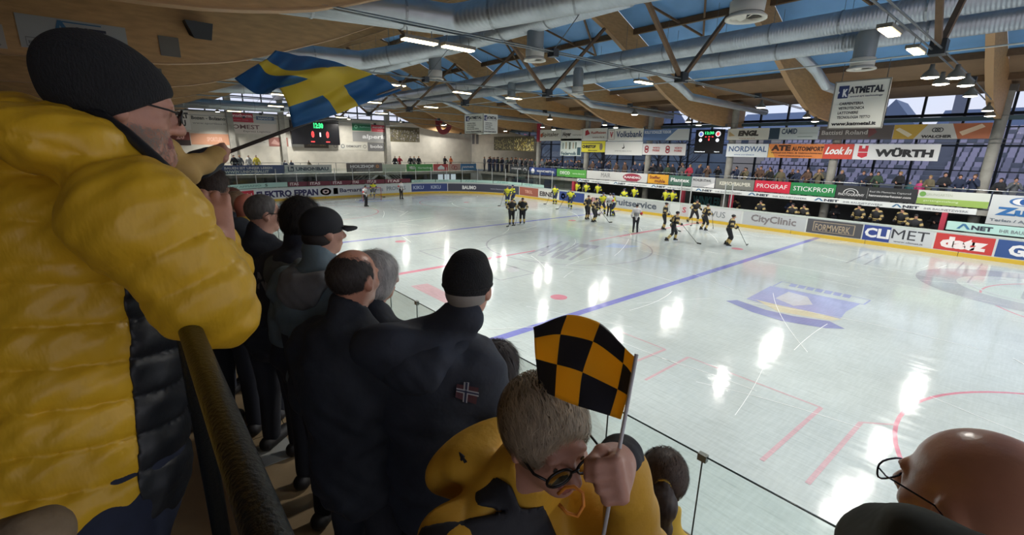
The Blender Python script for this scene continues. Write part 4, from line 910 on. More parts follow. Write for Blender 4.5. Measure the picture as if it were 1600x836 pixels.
def polygonise(prims,vox,disp=None):
    pos=[p for p in prims if not p.neg]
    lo=np.min([p.lo for p in pos],0)-2.5*vox; hi=np.max([p.hi for p in pos],0)+2.5*vox
    n=np.ceil((hi-lo)/vox).astype(int)+1
    ax=[lo[i]+vox*np.arange(n[i]) for i in range(3)]
    O=np.full(n,1.,dtype=np.float64)
    for p in prims:
        mrg=p.k+3*vox
        a=np.clip(np.floor((p.lo-mrg-lo)/vox).astype(int),0,n); b=np.clip(np.ceil((p.hi+mrg-lo)/vox).astype(int)+1,0,n)
        if (b<=a).any(): continue
        X_,Y_,Z_=np.meshgrid(ax[0][a[0]:b[0]],ax[1][a[1]:b[1]],ax[2][a[2]:b[2]],indexing='ij')
        P=np.stack([X_,Y_,Z_],-1); sl=tuple(slice(a[i],b[i]) for i in range(3)); o=O[sl]; d=p.f(P)
        if p.neg: h=np.clip(.5-.5*(o+d)/p.k,0,1); O[sl]=o*(1-h)+(-d)*h+p.k*h*(1-h)
        else: h=np.clip(.5+.5*(o-d)/p.k,0,1); O[sl]=o*(1-h)+d*h-p.k*h*(1-h)
    if disp is not None:
        X_,Y_,Z_=np.meshgrid(*ax,indexing='ij'); O=O+disp(X_,Y_,Z_)
    ins=O<0
    # surface nets
    c=np.zeros(n-1,dtype=np.int8); s8=[ins[i:n[0]-1+i,j:n[1]-1+j,k:n[2]-1+k] for i in (0,1) for j in (0,1) for k in (0,1)]
    cnt=sum(x.astype(np.int8) for x in s8); act=(cnt>0)&(cnt<8); idx=-np.ones(n-1,dtype=np.int64); A=np.argwhere(act); idx[act]=np.arange(len(A))
    acc=np.zeros((len(A),3)); num=np.zeros(len(A)); cor=[(i,j,k) for i in (0,1) for j in (0,1) for k in (0,1)]
    val=np.stack([O[A[:,0]+i,A[:,1]+j,A[:,2]+k] for i,j,k in cor],1); cr_=np.array(cor,float)
    for i in range(8):
        for j in range(i+1,8):
            if abs(cr_[i]-cr_[j]).sum()!=1: continue
            a=val[:,i]; b=val[:,j]; m=(a<0)!=(b<0); t=np.where(m,a/(a-b+1e-12),0)
            acc+=np.where(m[:,None],cr_[i]+(cr_[j]-cr_[i])*t[:,None],0); num+=m
    V=lo+vox*(A+acc/num[:,None])
    Fs=[]
    for d in range(3):
        sh=[slice(None)]*3; s2=[slice(None)]*3; sh[d]=slice(0,-1); s2[d]=slice(1,None)
        x=ins[tuple(sh)]!=ins[tuple(s2)]; e_=np.argwhere(x); u,v=(d+1)%3,(d+2)%3
        e_=e_[(e_[:,u]>0)&(e_[:,v]>0)&(e_[:,u]<n[u]-1)&(e_[:,v]<n[v]-1)]
        def at(du,dv):
            q=e_.copy(); q[:,u]+=du; q[:,v]+=dv; return idx[q[:,0],q[:,1],q[:,2]]
        quad=np.stack([at(-1,-1),at(0,-1),at(0,0),at(-1,0)],1)
        inside=ins[e_[:,0],e_[:,1],e_[:,2]]; quad[~inside]=quad[~inside][:,::-1]; Fs.append(quad)
    Fq=np.concatenate(Fs); Fq=Fq[(Fq>=0).all(1)]
    return V,Fq
def relax(V,Fq,it=1,w=.5):
    for _ in range(it):
        a=np.zeros_like(V); c=np.zeros(len(V))
        for i in range(4):
            np.add.at(a,Fq[:,i],V[Fq[:,(i+1)%4]]+V[Fq[:,(i-1)%4]]); np.add.at(c,Fq[:,i],2)
        V=V*(1-w)+w*a/c[:,None]
    return V
def build(name,prims,vox,mats,parent=None,disp=None,rel=1,fine=None):
    V,Fq=polygonise(prims,vox,disp)
    if rel: V=relax(V,Fq,rel)
    ml=mats if isinstance(mats,(list,tuple)) else [mats]
    mi=None
    if len(ml)>1:
        Cn=V[Fq].mean(1); best=np.full(len(Cn),9.); mi=np.zeros(len(Cn),dtype=np.int32)
        for p in prims:
            d=(np.abs(p.f(Cn)) if p.neg else p.f(Cn))-p.bias
            if p.neg: d=d+.004
            m=d<best; best[m]=d[m]; mi[m]=p.mat
    me=bpy.data.meshes.new(name); me.vertices.add(len(V)); me.vertices.foreach_set('co',V.astype(np.float32).ravel())
    me.loops.add(Fq.size); me.loops.foreach_set('vertex_index',Fq.astype(np.int32).ravel()); me.polygons.add(len(Fq))
    me.polygons.foreach_set('loop_start',np.arange(0,Fq.size,4,dtype=np.int32)); me.polygons.foreach_set('use_smooth',np.ones(len(Fq),dtype=bool))
    for m in ml: me.materials.append(m)
    if mi is not None: me.polygons.foreach_set('material_index',mi)
    me.update(calc_edges=True)
    return link(bpy.data.objects.new(name,me),parent)
def smooth(o,lv=1): return o
def project(prims,P,D,steps=40):
    """march points P along D (unit) onto the field, stop at 3 mm above"""
    P=np.array(P,float); D=np.array(D,float)
    bd=np.full(len(P),9.); bp=P.copy()
    for _ in range(steps):
        d=sdf(prims,P); m=d<bd; bd[m]=d[m]; bp[m]=P[m]; P=P+D*np.clip(d-.004,-.1,.1)[...,None]*.8
    P=bp
    for _ in range(12):
        d=sdf(prims,P); far=d>.008
        if not far.any(): break
        g=np.stack([sdf(prims,P+e_)-d for e_ in np.eye(3)*.002],-1); g/=np.linalg.norm(g,axis=-1)[...,None]+1e-9
        P=np.where(far[:,None],P-g*(d-.004)[:,None]*.9,P)
    return P
SKIN=mat('skin',(188,140,118),.55,noise=.08,nscale=30,bump=.06,bscale=120); SKIN2=mat('skin_ruddy',(188,138,116),.5,noise=.1,nscale=25,bump=.08,bscale=120)
SKIND=mat('skin_bald',(190,134,108),.36,noise=.08,nscale=22,bump=.05,bscale=100,spec=.6)
LIP=mat('lip',(160,96,90),.5); EYEW=mat('eye_white',(206,200,192),.3); IRIS=mat('iris',(60,60,56),.2); BLKM=mat('frame_black',(18,18,20),.3)
LENS=glass('spectacle_lens',(.93,.95,.97),.12)
def T(R_,c,p): return tuple(np.array(c)+np.array(R_)@np.array(p,float))
def head_prims(c,R_,s=1.0,neck=None,m=0,lipm=0,detail=True,ear=True,jaw=1.0):
    """head centred at c, looking along local +y; s=1 is an adult (0.23 m tall)"""
    t=lambda *p: T(R_,c,np.array(p)*s)
    Rm=np.array(R_); P=[ell(t(0,-.012,.028),np.array((.076,.096,.088))*s,Rm,.03*s,m), ell(t(0,.022,-.045),np.array((.058*jaw,.066,.068))*s,Rm,.04*s,m), ell(t(0,.058,-.088),np.array((.028*jaw,.026,.022))*s,Rm,.03*s,m)]
    if neck is not None: P.append(cap(t(0,-.02,-.06),neck,.058*s,.062*s,.03*s,m))
    if detail:
        P += [cap(t(0,.082,.012),t(0,.108,-.024),.010*s,.0155*s,.012*s,m), ell(t(.013,.096,-.030),np.array((.010,.011,.008))*s,Rm,.008*s,m), ell(t(-.013,.096,-.030),np.array((.010,.011,.008))*s,Rm,.008*s,m),
              cap(t(-.038,.078,.024),t(.038,.078,.024),.011*s,None,.014*s,m),
              ell(t(.033,.090,.006),np.array((.019,.016,.013))*s,Rm,.010*s,m,True), ell(t(-.033,.090,.006),np.array((.019,.016,.013))*s,Rm,.010*s,m,True),
              ell(t(.033,.071,.005),np.array((.0145,.0135,.0115))*s,Rm,.003*s,m), ell(t(-.033,.071,.005),np.array((.0145,.0135,.0115))*s,Rm,.003*s,m),
              ell(t(.042,.056,-.022),np.array((.022,.022,.018))*s,Rm,.02*s,m), ell(t(-.042,.056,-.022),np.array((.022,.022,.018))*s,Rm,.02*s,m),
              cap(t(-.018,.089,-.054),t(.018,.089,-.054),.0065*s,None,.006*s,lipm), cap(t(-.014,.087,-.064),t(.014,.087,-.064),.0075*s,None,.006*s,lipm)]
    if ear:
        for sg in (-1,1):
            Re=Rm@RM3(.15,0,sg*-.35)
            P += [ell(t(sg*.079,-.012,-.002),np.array((.008,.021,.034))*s,Re,.008*s,m), ell(t(sg*.088,-.006,.002),np.array((.006,.012,.020))*s,Re,.004*s,m,True), ell(t(sg*.076,-.004,-.026),np.array((.009,.012,.012))*s,Re,.008*s,m)]
    return P
def eyes(c,R_,s,parent):
    for sg in (-1,1):
        q=T(R_,c,np.array((sg*.033,.0735,.005))*s)
        mb=MB(); Rm=np.array(R_)
        # iris as a shallow cap facing local +y
        V=[];n=12
        for r_,y_ in ((.0055,.0115),(.0,.0122)):
            for k in range(n): a=2*pi*k/n; V.append(T(R_,q,np.array((r_*math.cos(a),y_,r_*math.sin(a)))*s))
        mb.add(V,[(k,(k+1)%n,n+(k+1)%n,n+k) for k in range(n)]); mb.build('iris',IRIS,parent,True)
def glasses(c,R_,s,parent,rim=BLKM,th=.0022,w_=.027,h_=.020,round_=False):
    g=MB(); n=20; t=lambda *p: T(R_,c,np.array(p)*s)
    for sg in (-1,1):
        pts=[]
        for k in range(n+1):
            a=2*pi*k/n; e_=2.0 if round_ else 3.0
            ca,sa=math.cos(a),math.sin(a); q=(abs(ca)**e_+abs(sa)**e_)**(-1/e_)
            pts.append(t(sg*.035+w_*ca*q,.104-.10*(abs(sg*.035+w_*ca*q)**2)*8,.004+h_*sa*q))
        g.tube(pts,th*s*1.0,6,False)
        g.tube([t(sg*(.035+w_),.098,.010),t(sg*.078,.075,.012),t(sg*.082,.0,.012),t(sg*.080,-.022,-.004)],th*s*.9,6)
        V=[t(sg*.035,.100,.004)]+[tuple(p) for p in pts[:-1]]
        mesh('lens',V,[(0,1+k,1+(k+1)%n) for k in range(n)],LENS,parent)
    g.tube([t(-.010,.105,.008),t(0,.108,.010),t(.010,.105,.008)],th*s,6)
    return g.build('spectacles',rim,parent,True)
def strands(name,prims,pts_n,center,region,dirf,length,m,parent,width=.0009,lift=.004,seed=1,jit=.25,segs=4,curl=0):
    """short hair ribbons rooted on the surface of the field"""
    r=np.random.default_rng(seed); d=r.normal(size=(pts_n*3,3)); d/=np.linalg.norm(d,axis=1)[:,None]; c=np.array(center)
    P=c+d*.25
    for _ in range(30): P=P-d*(sdf(prims,P))[:,None]*.9
    ok=region(P)&(np.linalg.norm(P-c,axis=1)<.24); P=P[ok][:pts_n]; d=d[ok][:pts_n]
    D=dirf(P,d)+r.normal(size=P.shape)*jit; D-= d*(D*d).sum(1)[:,None]; D/=np.linalg.norm(D,axis=1)[:,None]+1e-9
    side=np.cross(D,d); side/=np.linalg.norm(side,axis=1)[:,None]+1e-9; Ln=length*(.7+.6*r.random(len(P)))
    V=[];Q=P.copy(); N_=len(P); rows=[]
    for k in range(segs+1):
        t=k/segs; w_=width*(1-.75*t)
        cur=P+D*(Ln*t)[:,None]+d*(lift*np.sin(pi*min(t*1.1,1)*.6))[...,None] if np.isscalar(lift) else P
        sd_=sdf(prims,cur); push=np.where(sd_<.0015,.0015-sd_,0)+np.where(sd_>lift*1.6,-(sd_-lift*1.6),0); cur=cur+d*push[:,None]
        if curl: cur=cur+side*(curl*np.sin(t*7+np.arange(N_)))[:,None]
        rows.append(np.stack([cur-side*w_,cur+side*w_],1))
    A=np.stack(rows,1)  # N,segs+1,2,3
    V=A.reshape(-1,3); base=np.arange(N_)[:,None]*(segs+1)*2+np.arange(segs)[None]*2; base=base.ravel()
    Fq=np.stack([base,base+1,base+3,base+2],1)
    o=mesh(name,V,Fq,m,parent,True); o['kind']='stuff'; return o

# ================================================================ PLAYERS AND OFFICIALS ON THE ICE
A_=np.array
def fig_meshes(key,pose,vox=.022):
    """returns dict part -> mesh data, figure facing +y, feet at z=0 (skates add 5 cm)"""
    P=pose; out={}
    hip=np.array((0,0,.93)); ch=np.array(P.get('chest',(0,.06,1.35))); nk=ch+np.array((0,.02,.20)); hd=nk+np.array((0,.03,.14))
    def keep(nm,pr,v=vox):
        o=build(nm,pr,v,SKIN); me=o.data; bpy.data.objects.remove(o); out[nm]=me
    bulk=P.get('bulk',1.0)
    fl,fr=P['feet']; kl,kr=P['knees']
    arms=P['arms']  # (shoulderoff, elbow, hand) for each side
    sh=.19*bulk
    SL=ch+np.array((-sh,0,.10)); SR=ch+np.array((sh,0,.10))
    I=np.eye(3)
    skin=[ell(hd,(.078,.095,.115),None,.03),cap(hd,nk-np.array((0,0,.1)),.055,.06,.03)]+[cap(nk,ch,.06,.10),cap(ch,hip,.10,.11),]
    skin+=[cap(hip+np.array((-.09,0,0)),kl,.07,.05),cap(hip+np.array((.09,0,0)),kr,.07,.05),cap(kl,fl,.05,.035),cap(kr,fr,.05,.035)]
    for S__,(e_,h_) in ((SL,arms[0]),(SR,arms[1])): skin+=[cap(ch,S__,.05,.045),cap(S__,e_,.045,.035),cap(e_,h_,.035,.028),ell(h_,(.04,.045,.05),None,.02)]
    skin+=[cap(hd+np.array((0,.09,.0)),hd+np.array((0,.112,-.025)),.012,.016,.01)]
    keep('body',skin,vox*.8)
    j=[ell(ch,(.20*bulk,.145*bulk,.24),None,.06),cap(ch,hip+np.array((0,0,.02)),.155*bulk,.15*bulk,.06,flat=((0,1,0),.85))]
    j+=[cap(SL+np.array((.05,0,0)),SR-np.array((.05,0,0)),.095*bulk,None,.05)]
    for S__,(e_,h_) in ((SL,arms[0]),(SR,arms[1])): j+=[cap(S__,e_,.085*bulk,.07*bulk,.05),cap(e_,np.array(h_)*.85+np.array(e_)*.15,.068*bulk,.055*bulk,.03)]
    j+=[Prim(lambda Q,hd=hd:np.sqrt(((Q-hd-np.array((0,0,-.0)))**2).sum(-1))-.115,hd-.12,hd+.12,.01,0,True)]
    keep('jersey',j)
    yk=[cap(SL+np.array((.03,0,.03)),SR-np.array((.03,0,-.03)),.098*bulk,None,.03)]+[cap(S__*.45+A_(e_)*.55,S__*.2+A_(e_)*.8,.083*bulk,.078*bulk,.005) for S__,(e_,h_) in ((SL,arms[0]),(SR,arms[1]))]+[cap(A_(e_)*.6+A_(h_)*.4,A_(e_)*.4+A_(h_)*.6,.072*bulk,.068*bulk,.005) for (e_,h_) in arms]
    keep('shoulder_band',yk)
    t=[cap(hip+np.array((-.10,0,.02)),np.array(kl)+np.array((0,0,.03)),.125*bulk,.075*bulk,.05),cap(hip+np.array((.10,0,.02)),np.array(kr)+np.array((0,0,.03)),.125*bulk,.075*bulk,.05)]
    keep('pants',t)
    s_=[cap(kl,fl,.075*bulk,.055*bulk,.02),cap(kr,fr,.075*bulk,.055*bulk,.02)]
    keep('socks',s_)
    st=[]
    for K,F_ in ((kl,fl),(kr,fr)):
        K=np.array(K);F_=np.array(F_); d=(F_-K)
        for u in (.35,.62): st.append(cap(K+d*u,K+d*(u+.09),.077*bulk-.014*u,None,.005))
    keep('sock_stripe',st)
    keep('helmet',[ell(hd+np.array((0,-.01,.035)),(.098,.118,.098),None,.02),half((0,.35,-1),-(hd[2]-.005)*1/1.06+.0)] if False else [ell(hd+np.array((0,-.015,.04)),(.097,.117,.092),None,.02),ell(hd+np.array((0,.09,-.05)),(.07,.09,.075),None,.01,0,True)],vox*.8)
    sk=[]
    for F_ in (fl,fr): F_=np.array(F_); sk+=[cap(F_+np.array((0,-.06,.0)),F_+np.array((0,.14,-.02)),.05,.04,.03),cap(F_+np.array((0,-.02,.0)),F_+np.array((0,-.02,.12)),.05,.055,.03)]
    keep('skates',sk,vox*.9)
    gl=[]
    for (e_,h_) in arms: gl+=[ell(h_,(.06,.07,.075),None,.03),cap(h_,np.array(h_)*.7+np.array(e_)*.3,.06,.07,.03)]
    keep('gloves',gl)
    mb=MB()
    for F_ in (fl,fr): mb.box((F_[0]-.004,F_[1]-.12,-.0),(F_[0]+.004,F_[1]+.19,.045))
    out['blade']=None; o=mb.build('blade',mat('blade',(200,204,208),.2,.9)); out['blade']=o.data; bpy.data.objects.remove(o)
    if P.get('stick'):
        a,b=P['stick']; mb=MB(); mb.tube([a,b],.014,6); a_=Vector(b); mb.bar(a_,a_+Vector((.0,.0,0))+Vector(P.get('bl',(-.25,.12,.0))),.02,.07); o=mb.build('stick',BLKM); out['stick']=o.data; bpy.data.objects.remove(o)
    return out
A_=np.array
POSES={
 'ready':dict(chest=(0,.12,1.32),feet=(A_((-.20,-.03,.09)),A_((.20,.05,.09))),knees=(A_((-.17,.14,.50)),A_((.17,.20,.50))),arms=((A_((-.36,.10,1.16)),A_((-.16,.38,1.02))),(A_((.36,.10,1.18)),A_((.22,.40,1.12)))),stick=((.25,.32,1.28),(-.42,1.05,.06)),bulk=1.12),
 'stand':dict(chest=(0,.03,1.38),feet=(A_((-.13,-.03,.09)),A_((.13,.03,.09))),knees=(A_((-.12,.07,.52)),A_((.12,.09,.52))),arms=((A_((-.33,.0,1.2)),A_((-.26,.22,1.02))),(A_((.33,.0,1.2)),A_((.20,.28,1.08)))),stick=((.20,.28,1.30),(.34,.95,.06)),bulk=1.12,bl=(.2,.18,0)),
 'stride':dict(chest=(0,.16,1.30),feet=(A_((-.16,.28,.09)),A_((.22,-.42,.12))),knees=(A_((-.14,.30,.50)),A_((.18,-.06,.50))),arms=((A_((-.36,.02,1.16)),A_((-.34,.30,1.05))),(A_((.36,.05,1.16)),A_((.36,.34,1.06)))),stick=((.36,.3,1.12),(.8,1.15,.06)),bulk=1.12,bl=(.22,.14,0)),
 'lean':dict(chest=(0,.30,1.18),feet=(A_((-.18,.0,.09)),A_((.18,-.05,.09))),knees=(A_((-.15,.16,.48)),A_((.15,.12,.48))),arms=((A_((-.33,.36,.98)),A_((-.14,.34,.62))),(A_((.33,.36,.98)),A_((.14,.34,.62)))),stick=((.3,.3,.75),(-.7,.9,.06)),bulk=1.12),
 'official':dict(chest=(0,.0,1.38),feet=(A_((-.13,.0,.09)),A_((.13,.02,.09))),knees=(A_((-.11,.04,.52)),A_((.11,.05,.52))),arms=((A_((-.30,-.04,1.16)),A_((-.24,.10,.95))),(A_((.32,.02,1.20)),A_((.36,.26,1.15)))),bulk=.98),
}
FM={k:fig_meshes(k,v) for k,v in POSES.items()}
_used={}
def inst(me,name,parent,m):
    if me.users==0: o=bpy.data.objects.new(name,me)
    else: o=bpy.data.objects.new(name,me)
    link(o,parent)
    if not me.materials: me.materials.append(None)
    o.material_slots[0].link='OBJECT'; o.material_slots[0].material=m; return o
JY=mat('jersey_yellow',(214,214,52),.7); JB=mat('jersey_black',(30,30,34),.7); JG=mat('jersey_gold',(178,156,104),.7); JW=mat('jersey_white',(200,200,200),.7)
PB=mat('pants_black',(26,28,34),.7); PN=mat('pants_navy',(34,46,80),.7); HB_=mat('helmet_black',(24,24,28),.3); HW_=mat('helmet_white',(210,210,210),.3)
SG=mat('sock_gold',(190,166,100),.7); SKB=mat('skate_black',(20,20,22),.4); GLB=mat('glove_black',(34,34,40),.6)
def add_trim(parent,pose,m,m2,num):
    """gold bars and a number on the back of a striped jersey"""
    ch=A_(POSES[pose]['chest']); b=POSES[pose]['bulk']; pr=[ell(ch,(.20*b,.145*b,.24),None,.06),cap(ch,(0,0,.95),.155*b,.15*b,.06,flat=((0,1,0),.85)),cap(ch+A_((-.14*b,0,.1)),ch+A_((.14*b,0,.1)),.095*b,None,.05)]
    if num:
        V,Fc=text_mesh(num,.04); P=np.array([(-.11+.22*u if False else .11-.22*(1-u)-.0, -.6, ch[2]-.14+.27*v) for u,v in V]); P[:,0]=(np.array([u for u,v in V])-.5)*.22
        Q=project(pr,P,np.tile((0,1.,0),(len(P),1))); mesh('number',Q,Fc,m2,parent)
    for zz,h in ((ch[2]-.30,.05),(ch[2]-.38,.03)):
        n=24; V=[];
        for k in range(n):
            a=2*pi*k/n; 
            for z in (zz,zz+h): V.append((.6*math.cos(a),.6*math.sin(a)+ch[1]*.5,z))
        V=A_(V); c=V.copy(); c[:,0]=0; c[:,1]=ch[1]*.5; D=c-V; D/=np.linalg.norm(D,axis=1)[:,None]; Q=project(pr,V,D)
        mesh('hem_stripe',Q,[(2*k,2*((k+1)%n),2*((k+1)%n)+1,2*k+1) for k in range(n)],m,parent)
def skater(team,pose,x,y,rz,label,num='',stick=True,sc_=1.0,group=None,trim=True,z=0):
    t=empty('hockey_player' if team!='ref' else 'official',(x,y,z),rz,label,'player' if team!='ref' else 'official',group); t.scale=(sc_,)*3
    M_=FM[pose]; D_={'yellow':(JY,PN,JY,PN ,PN),'gold':(JB,PB,JB,HB_,SG),'ref':(JW,PB,PB,HB_,PB)}[team]
    inst(M_['body'],'body',t,SKIN); j=inst(M_['jersey'],'jersey',t,D_[0]); inst(M_['pants'],'pants',t,D_[1]); inst(M_['socks'],'socks',t,D_[2] if team!='ref' else PB); inst(M_['helmet'],'helmet',t,D_[3])
    if team!='ref': inst(M_['shoulder_band'],'shoulder_band',t,{'yellow':PN,'gold':JG}[team]); inst(M_['sock_stripe'],'sock_stripe',t,D_[4]); inst(M_['gloves'],'gloves',t,GLB)
    sk_=inst(M_['skates'],'skates',t,SKB); b=bpy.data.objects.new('blade',M_['blade']); link(b,sk_)
    if stick and 'stick' in M_: s=bpy.data.objects.new('stick',M_['stick']); link(s,t)
    if trim and team!='ref': add_trim(j,pose,{'yellow':PN,'gold':SG}[team],{'yellow':PN,'gold':SG}[team],num)
    if team=='ref':
        ch=A_(POSES[pose]['chest']); mb=MB()
        for k in range(6):
            x_=-.17+.07*k-.005
            pr=[ell(ch,(.20*.98,.145*.98,.24),None,.06),cap(ch,(0,0,.95),.155*.98,.15*.98,.06,flat=((0,1,0),.85))]
            for sg in (-1,1):
                V=A_([(x_,sg*.5,1.5),(x_+.03,sg*.5,1.5),(x_+.03,sg*.5,1.3),(x_,sg*.5,1.3),(x_+.03,sg*.5,1.1),(x_,sg*.5,1.1)]); Q=project(pr,V,np.tile((0,-sg*1.,0),(6,1))); mb.add([tuple(q) for q in Q],[(0,1,2,3),(3,2,4,5)])
        mb.build('jersey_stripe',PB,j)
        arm=mat('armband_red',(190,50,50),.6); e_,h_=POSES[pose]['arms'][1]; MB().tube([A_((.19,0,1.48))*.5+A_(e_)*.5,A_(e_)],.088,10).build('armband',arm,j)
    return t
h=lambda d: math.radians(d)
for team,pose,pq,rz,label,num in (
 ('yellow','lean',(-29.01,16.16),-90,'yellow clad goaltender crouching in the far goal mouth',''),
 ('yellow','stand',(-15.91,23.65),-150,'left one of two yellow players by the far corner boards','21'),
 ('yellow','ready',(-16.79,25.17),160,'right one of two yellow players by the far corner boards','9'),
 ('gold','stand',(-7.13,16.78),-120,'left one of two dark striped players standing by the far blue line','14'),
 ('gold','stand',(-6.92,17.60),-140,'right one of two dark striped players by the far blue line, stick out right','7'),
 ('yellow','stand',(-14.29,28.26),-170,'yellow player standing alone before the white board panel','8'),
 ('yellow','stride',(-11.06,26.96),-150,'yellow player gliding in front of the blue board panel','11'),
 ('gold','stand',(-5.79,23.13),-100,'dark striped player at the left edge of the central cluster','5'),
 ('gold','ready',(-4.67,22.55),-80,'dark striped player in front of the central cluster','17'),
 ('yellow','stride',(-7.30,26.65),-110,'yellow player leaning away inside the central cluster','12'),
 ('yellow','ready',(-5.97,26.63),110,'yellow player at the right of the central cluster holding a long stick','23'),
 ('gold','stand',(0.22,23.92),-60,'dark striped player with white headgear left of the skating pair','10'),
 ('gold','stride',(2.78,20.71),-35,'large dark striped player striding nearest the referee','16'),
 ('gold','stride',(-0.07,28.38),-120,'dark striped player skating in front of the script sign','4'),
 ('gold','ready',(1.93,25.99),-30,'dark striped player gliding right of the script sign','19'),
 ('gold','ready',(1.41,31.72),170,'dark striped player number seen at the bench gate','22'),
 ('gold','ready',(5.35,22.15),-60,'dark striped player cut by the gate, closest to the blue line','6'),
 ):
    skater(team,pose,pq[0],pq[1],h(rz),label,num)
for pose,pq,rz,label in (('official',(-0.14,21.27),40,'referee in a striped shirt with red armband at the centre of the ice'),('official',(-21.72,12.44),-60,'linesman standing in front of the far goal'),('official',(-25.83,17.84),-80,'linesman leaning forward right of the far goal'),('official',(-5.96,25.97),10,'official in black trousers inside the central cluster')):
    skater('ref',pose,pq[0],pq[1],h(rz),label)
# players on the benches (standing inside the boards gate)
bn=0
for team,px,py,label in (('yellow',902,0,'leftmost yellow player behind the boards at his team bench'),('yellow',917,0,'second yellow player standing at his team bench'),('yellow',935,0,'third yellow player standing tall at his team bench'),('yellow',981,0,'left of the middle pair of yellow players at the bench'),('yellow',992,0,'right of the middle pair of yellow players at the bench'),('yellow',1041,0,'left of the two yellow players by the red post'),('yellow',1052,0,'right of the two yellow players by the red post'),
   ('gold',1195,0,'lone dark striped player leaning over the boards'),('gold',1246,0,'left of two dark striped players leaning over the boards'),('gold',1264,0,'right of two dark striped players leaning over the boards'),('gold',1343,0,'first dark striped player in the right hand bench group'),('gold',1371,0,'tall dark striped player in the right hand bench group'),('gold',1410,0,'dark striped player with pads near the end of the bench'),('gold',1432,0,'dark striped player with white gloves on the boards')):
    X_={902:-13.450,917:-12.230,935:-10.830,981:-7.500,992:-6.770,1041:-3.730,1052:-3.100,1195:3.900,1246:5.910,1264:6.580,1343:9.280,1371:10.150,1410:11.310,1432:11.930}[px]
    bn+=1; skater(team,'lean' if px in (1195,1246,1264,1432,981) else 'stand',X_,30.42 if px not in(1432,1264,1195,1246,981) else 30.25,h(170+(bn*37)%40-20),label,'',False,1.0 if px not in (1195,1246,1264,1432,981) else .98,trim=(team=='gold'),z=.35)

# ================================================================ SPECTATORS ON THE FAR WALKWAY AND GALLERY
SP=[('coat_black',(34,36,42)),('coat_navy',(40,50,76)),('coat_grey',(96,100,104)),('coat_khaki',(110,102,80)),('coat_brown',(92,70,58)),('coat_teal',(60,110,116)),('coat_red',(170,50,70)),('coat_pink',(206,70,130)),('coat_white',(196,196,192)),('coat_green',(60,82,64)),('coat_yellow',(206,190,70)),('coat_orange',(196,110,70))]
SPN={k:mat(k,c,.8) for k,c in SP}; TR=mat('trousers_dark',(36,38,46),.85); TR2=mat('trousers_blue',(54,66,92),.85)
HRS=[mat('hair_dark',(40,32,28),.7),mat('hair_brown',(88,64,46),.7),mat('hair_grey',(140,136,130),.7),mat('hat_knit_black',(24,24,28),.9),mat('hair_blond',(150,122,80),.7)]
SPOSE={
 'folded':((A_((-.27,.08,1.14)),A_((.02,.26,1.16))),(A_((.27,.08,1.14)),A_((-.02,.27,1.10)))),
 'down':((A_((-.28,-.02,1.10)),A_((-.26,.08,.84))),(A_((.28,-.02,1.10)),A_((.26,.08,.84)))),
 'rail':((A_((-.27,.18,1.16)),A_((-.18,.42,1.06))),(A_((.27,.18,1.16)),A_((.14,.42,1.06)))),
 'camera':((A_((-.26,.16,1.20)),A_((-.07,.26,1.46))),(A_((.26,.16,1.20)),A_((.07,.26,1.46)))),
}
def spec_mesh(arms):
    out={}; hd=A_((0,.02,1.63)); ch=A_((0,0,1.30))
    def keep(nm,pr,v=.024): o=build(nm,pr,v,SKIN); out[nm]=o.data; bpy.data.objects.remove(o)
    sk=[ell(hd,(.078,.092,.115),None,.03),cap(hd+A_((0,.085,0)),hd+A_((0,.105,-.02)),.011,.015,.01),cap(hd,ch,.05,.07),cap(ch,(0,0,.95),.08,.08),cap((-.09,0,.9),(-.10,0,.08),.055,.04),cap((.09,0,.9),(.10,0,.08),.055,.04)]
    for sg,(e_,h_) in zip((-1,1),arms): sk+=[cap(ch+A_((sg*.16,0,.1)),e_,.04,.035),cap(e_,h_,.034,.026),ell(h_,(.036,.045,.04),None,.02)]
    keep('body',sk,.02)
    j=[ell(ch,(.20,.135,.24),None,.06),cap(ch,(0,0,.88),.15,.17,.05,flat=((0,1,0),.8)),cap(ch+A_((-.13,0,.12)),ch+A_((.13,0,.12)),.08,None,.05),cap((0,-.01,1.46),(0,-.01,1.52),.075,.075,.03)]
    for sg,(e_,h_) in zip((-1,1),arms): j+=[cap(ch+A_((sg*.16,0,.1)),e_,.075,.065,.04),cap(e_,e_*.15+h_*.85,.06,.05,.03)]
    keep('coat',j)
    keep('trousers',[cap((-.09,0,.9),(-.10,0,.14),.10,.07,.04),cap((.09,0,.9),(.10,0,.14),.10,.07,.04)])
    keep('shoes',[cap((sg*.10,-.05,.05),(sg*.11,.15,.04),.05,.042,.03) for sg in (-1,1)])
    keep('hair',[ell(hd+A_((0,-.014,.030)),(.088,.102,.10),None,.02),ell(hd+A_((0,.10,-.045)),(.075,.09,.085),None,.01,0,True)],.019)
    keep('long_hair',[ell(hd+A_((0,-.014,.025)),(.09,.104,.105),None,.02),cap(hd+A_((0,-.05,.0)),hd+A_((0,-.07,-.16)),.085,.07,.03),ell(hd+A_((0,.10,-.045)),(.072,.09,.095),None,.01,0,True)],.019)
    return out
SM={k:spec_mesh(v) for k,v in SPOSE.items()}
rs=random.Random(11)
def spectator(x,y,z,rz,coat,pose,label,group,hairm=None,sc_=None,long=False):
    t=empty('person',(x,y,z),rz,label,'person',group); s=sc_ or rs.uniform(.95,1.05); t.scale=(s,s,s); M_=SM[pose]
    inst(M_['body'],'body',t,SKIN); inst(M_['coat'],'coat',t,SPN[coat]); inst(M_['trousers'],'trousers',t,TR if rs.random()<.6 else TR2); inst(M_['shoes'],'shoes',t,SKB)
    inst(M_['long_hair' if long else 'hair'],'hair' if hairm!=HRS[3] else 'knit_hat',t,hairm or rs.choice(HRS)); return t
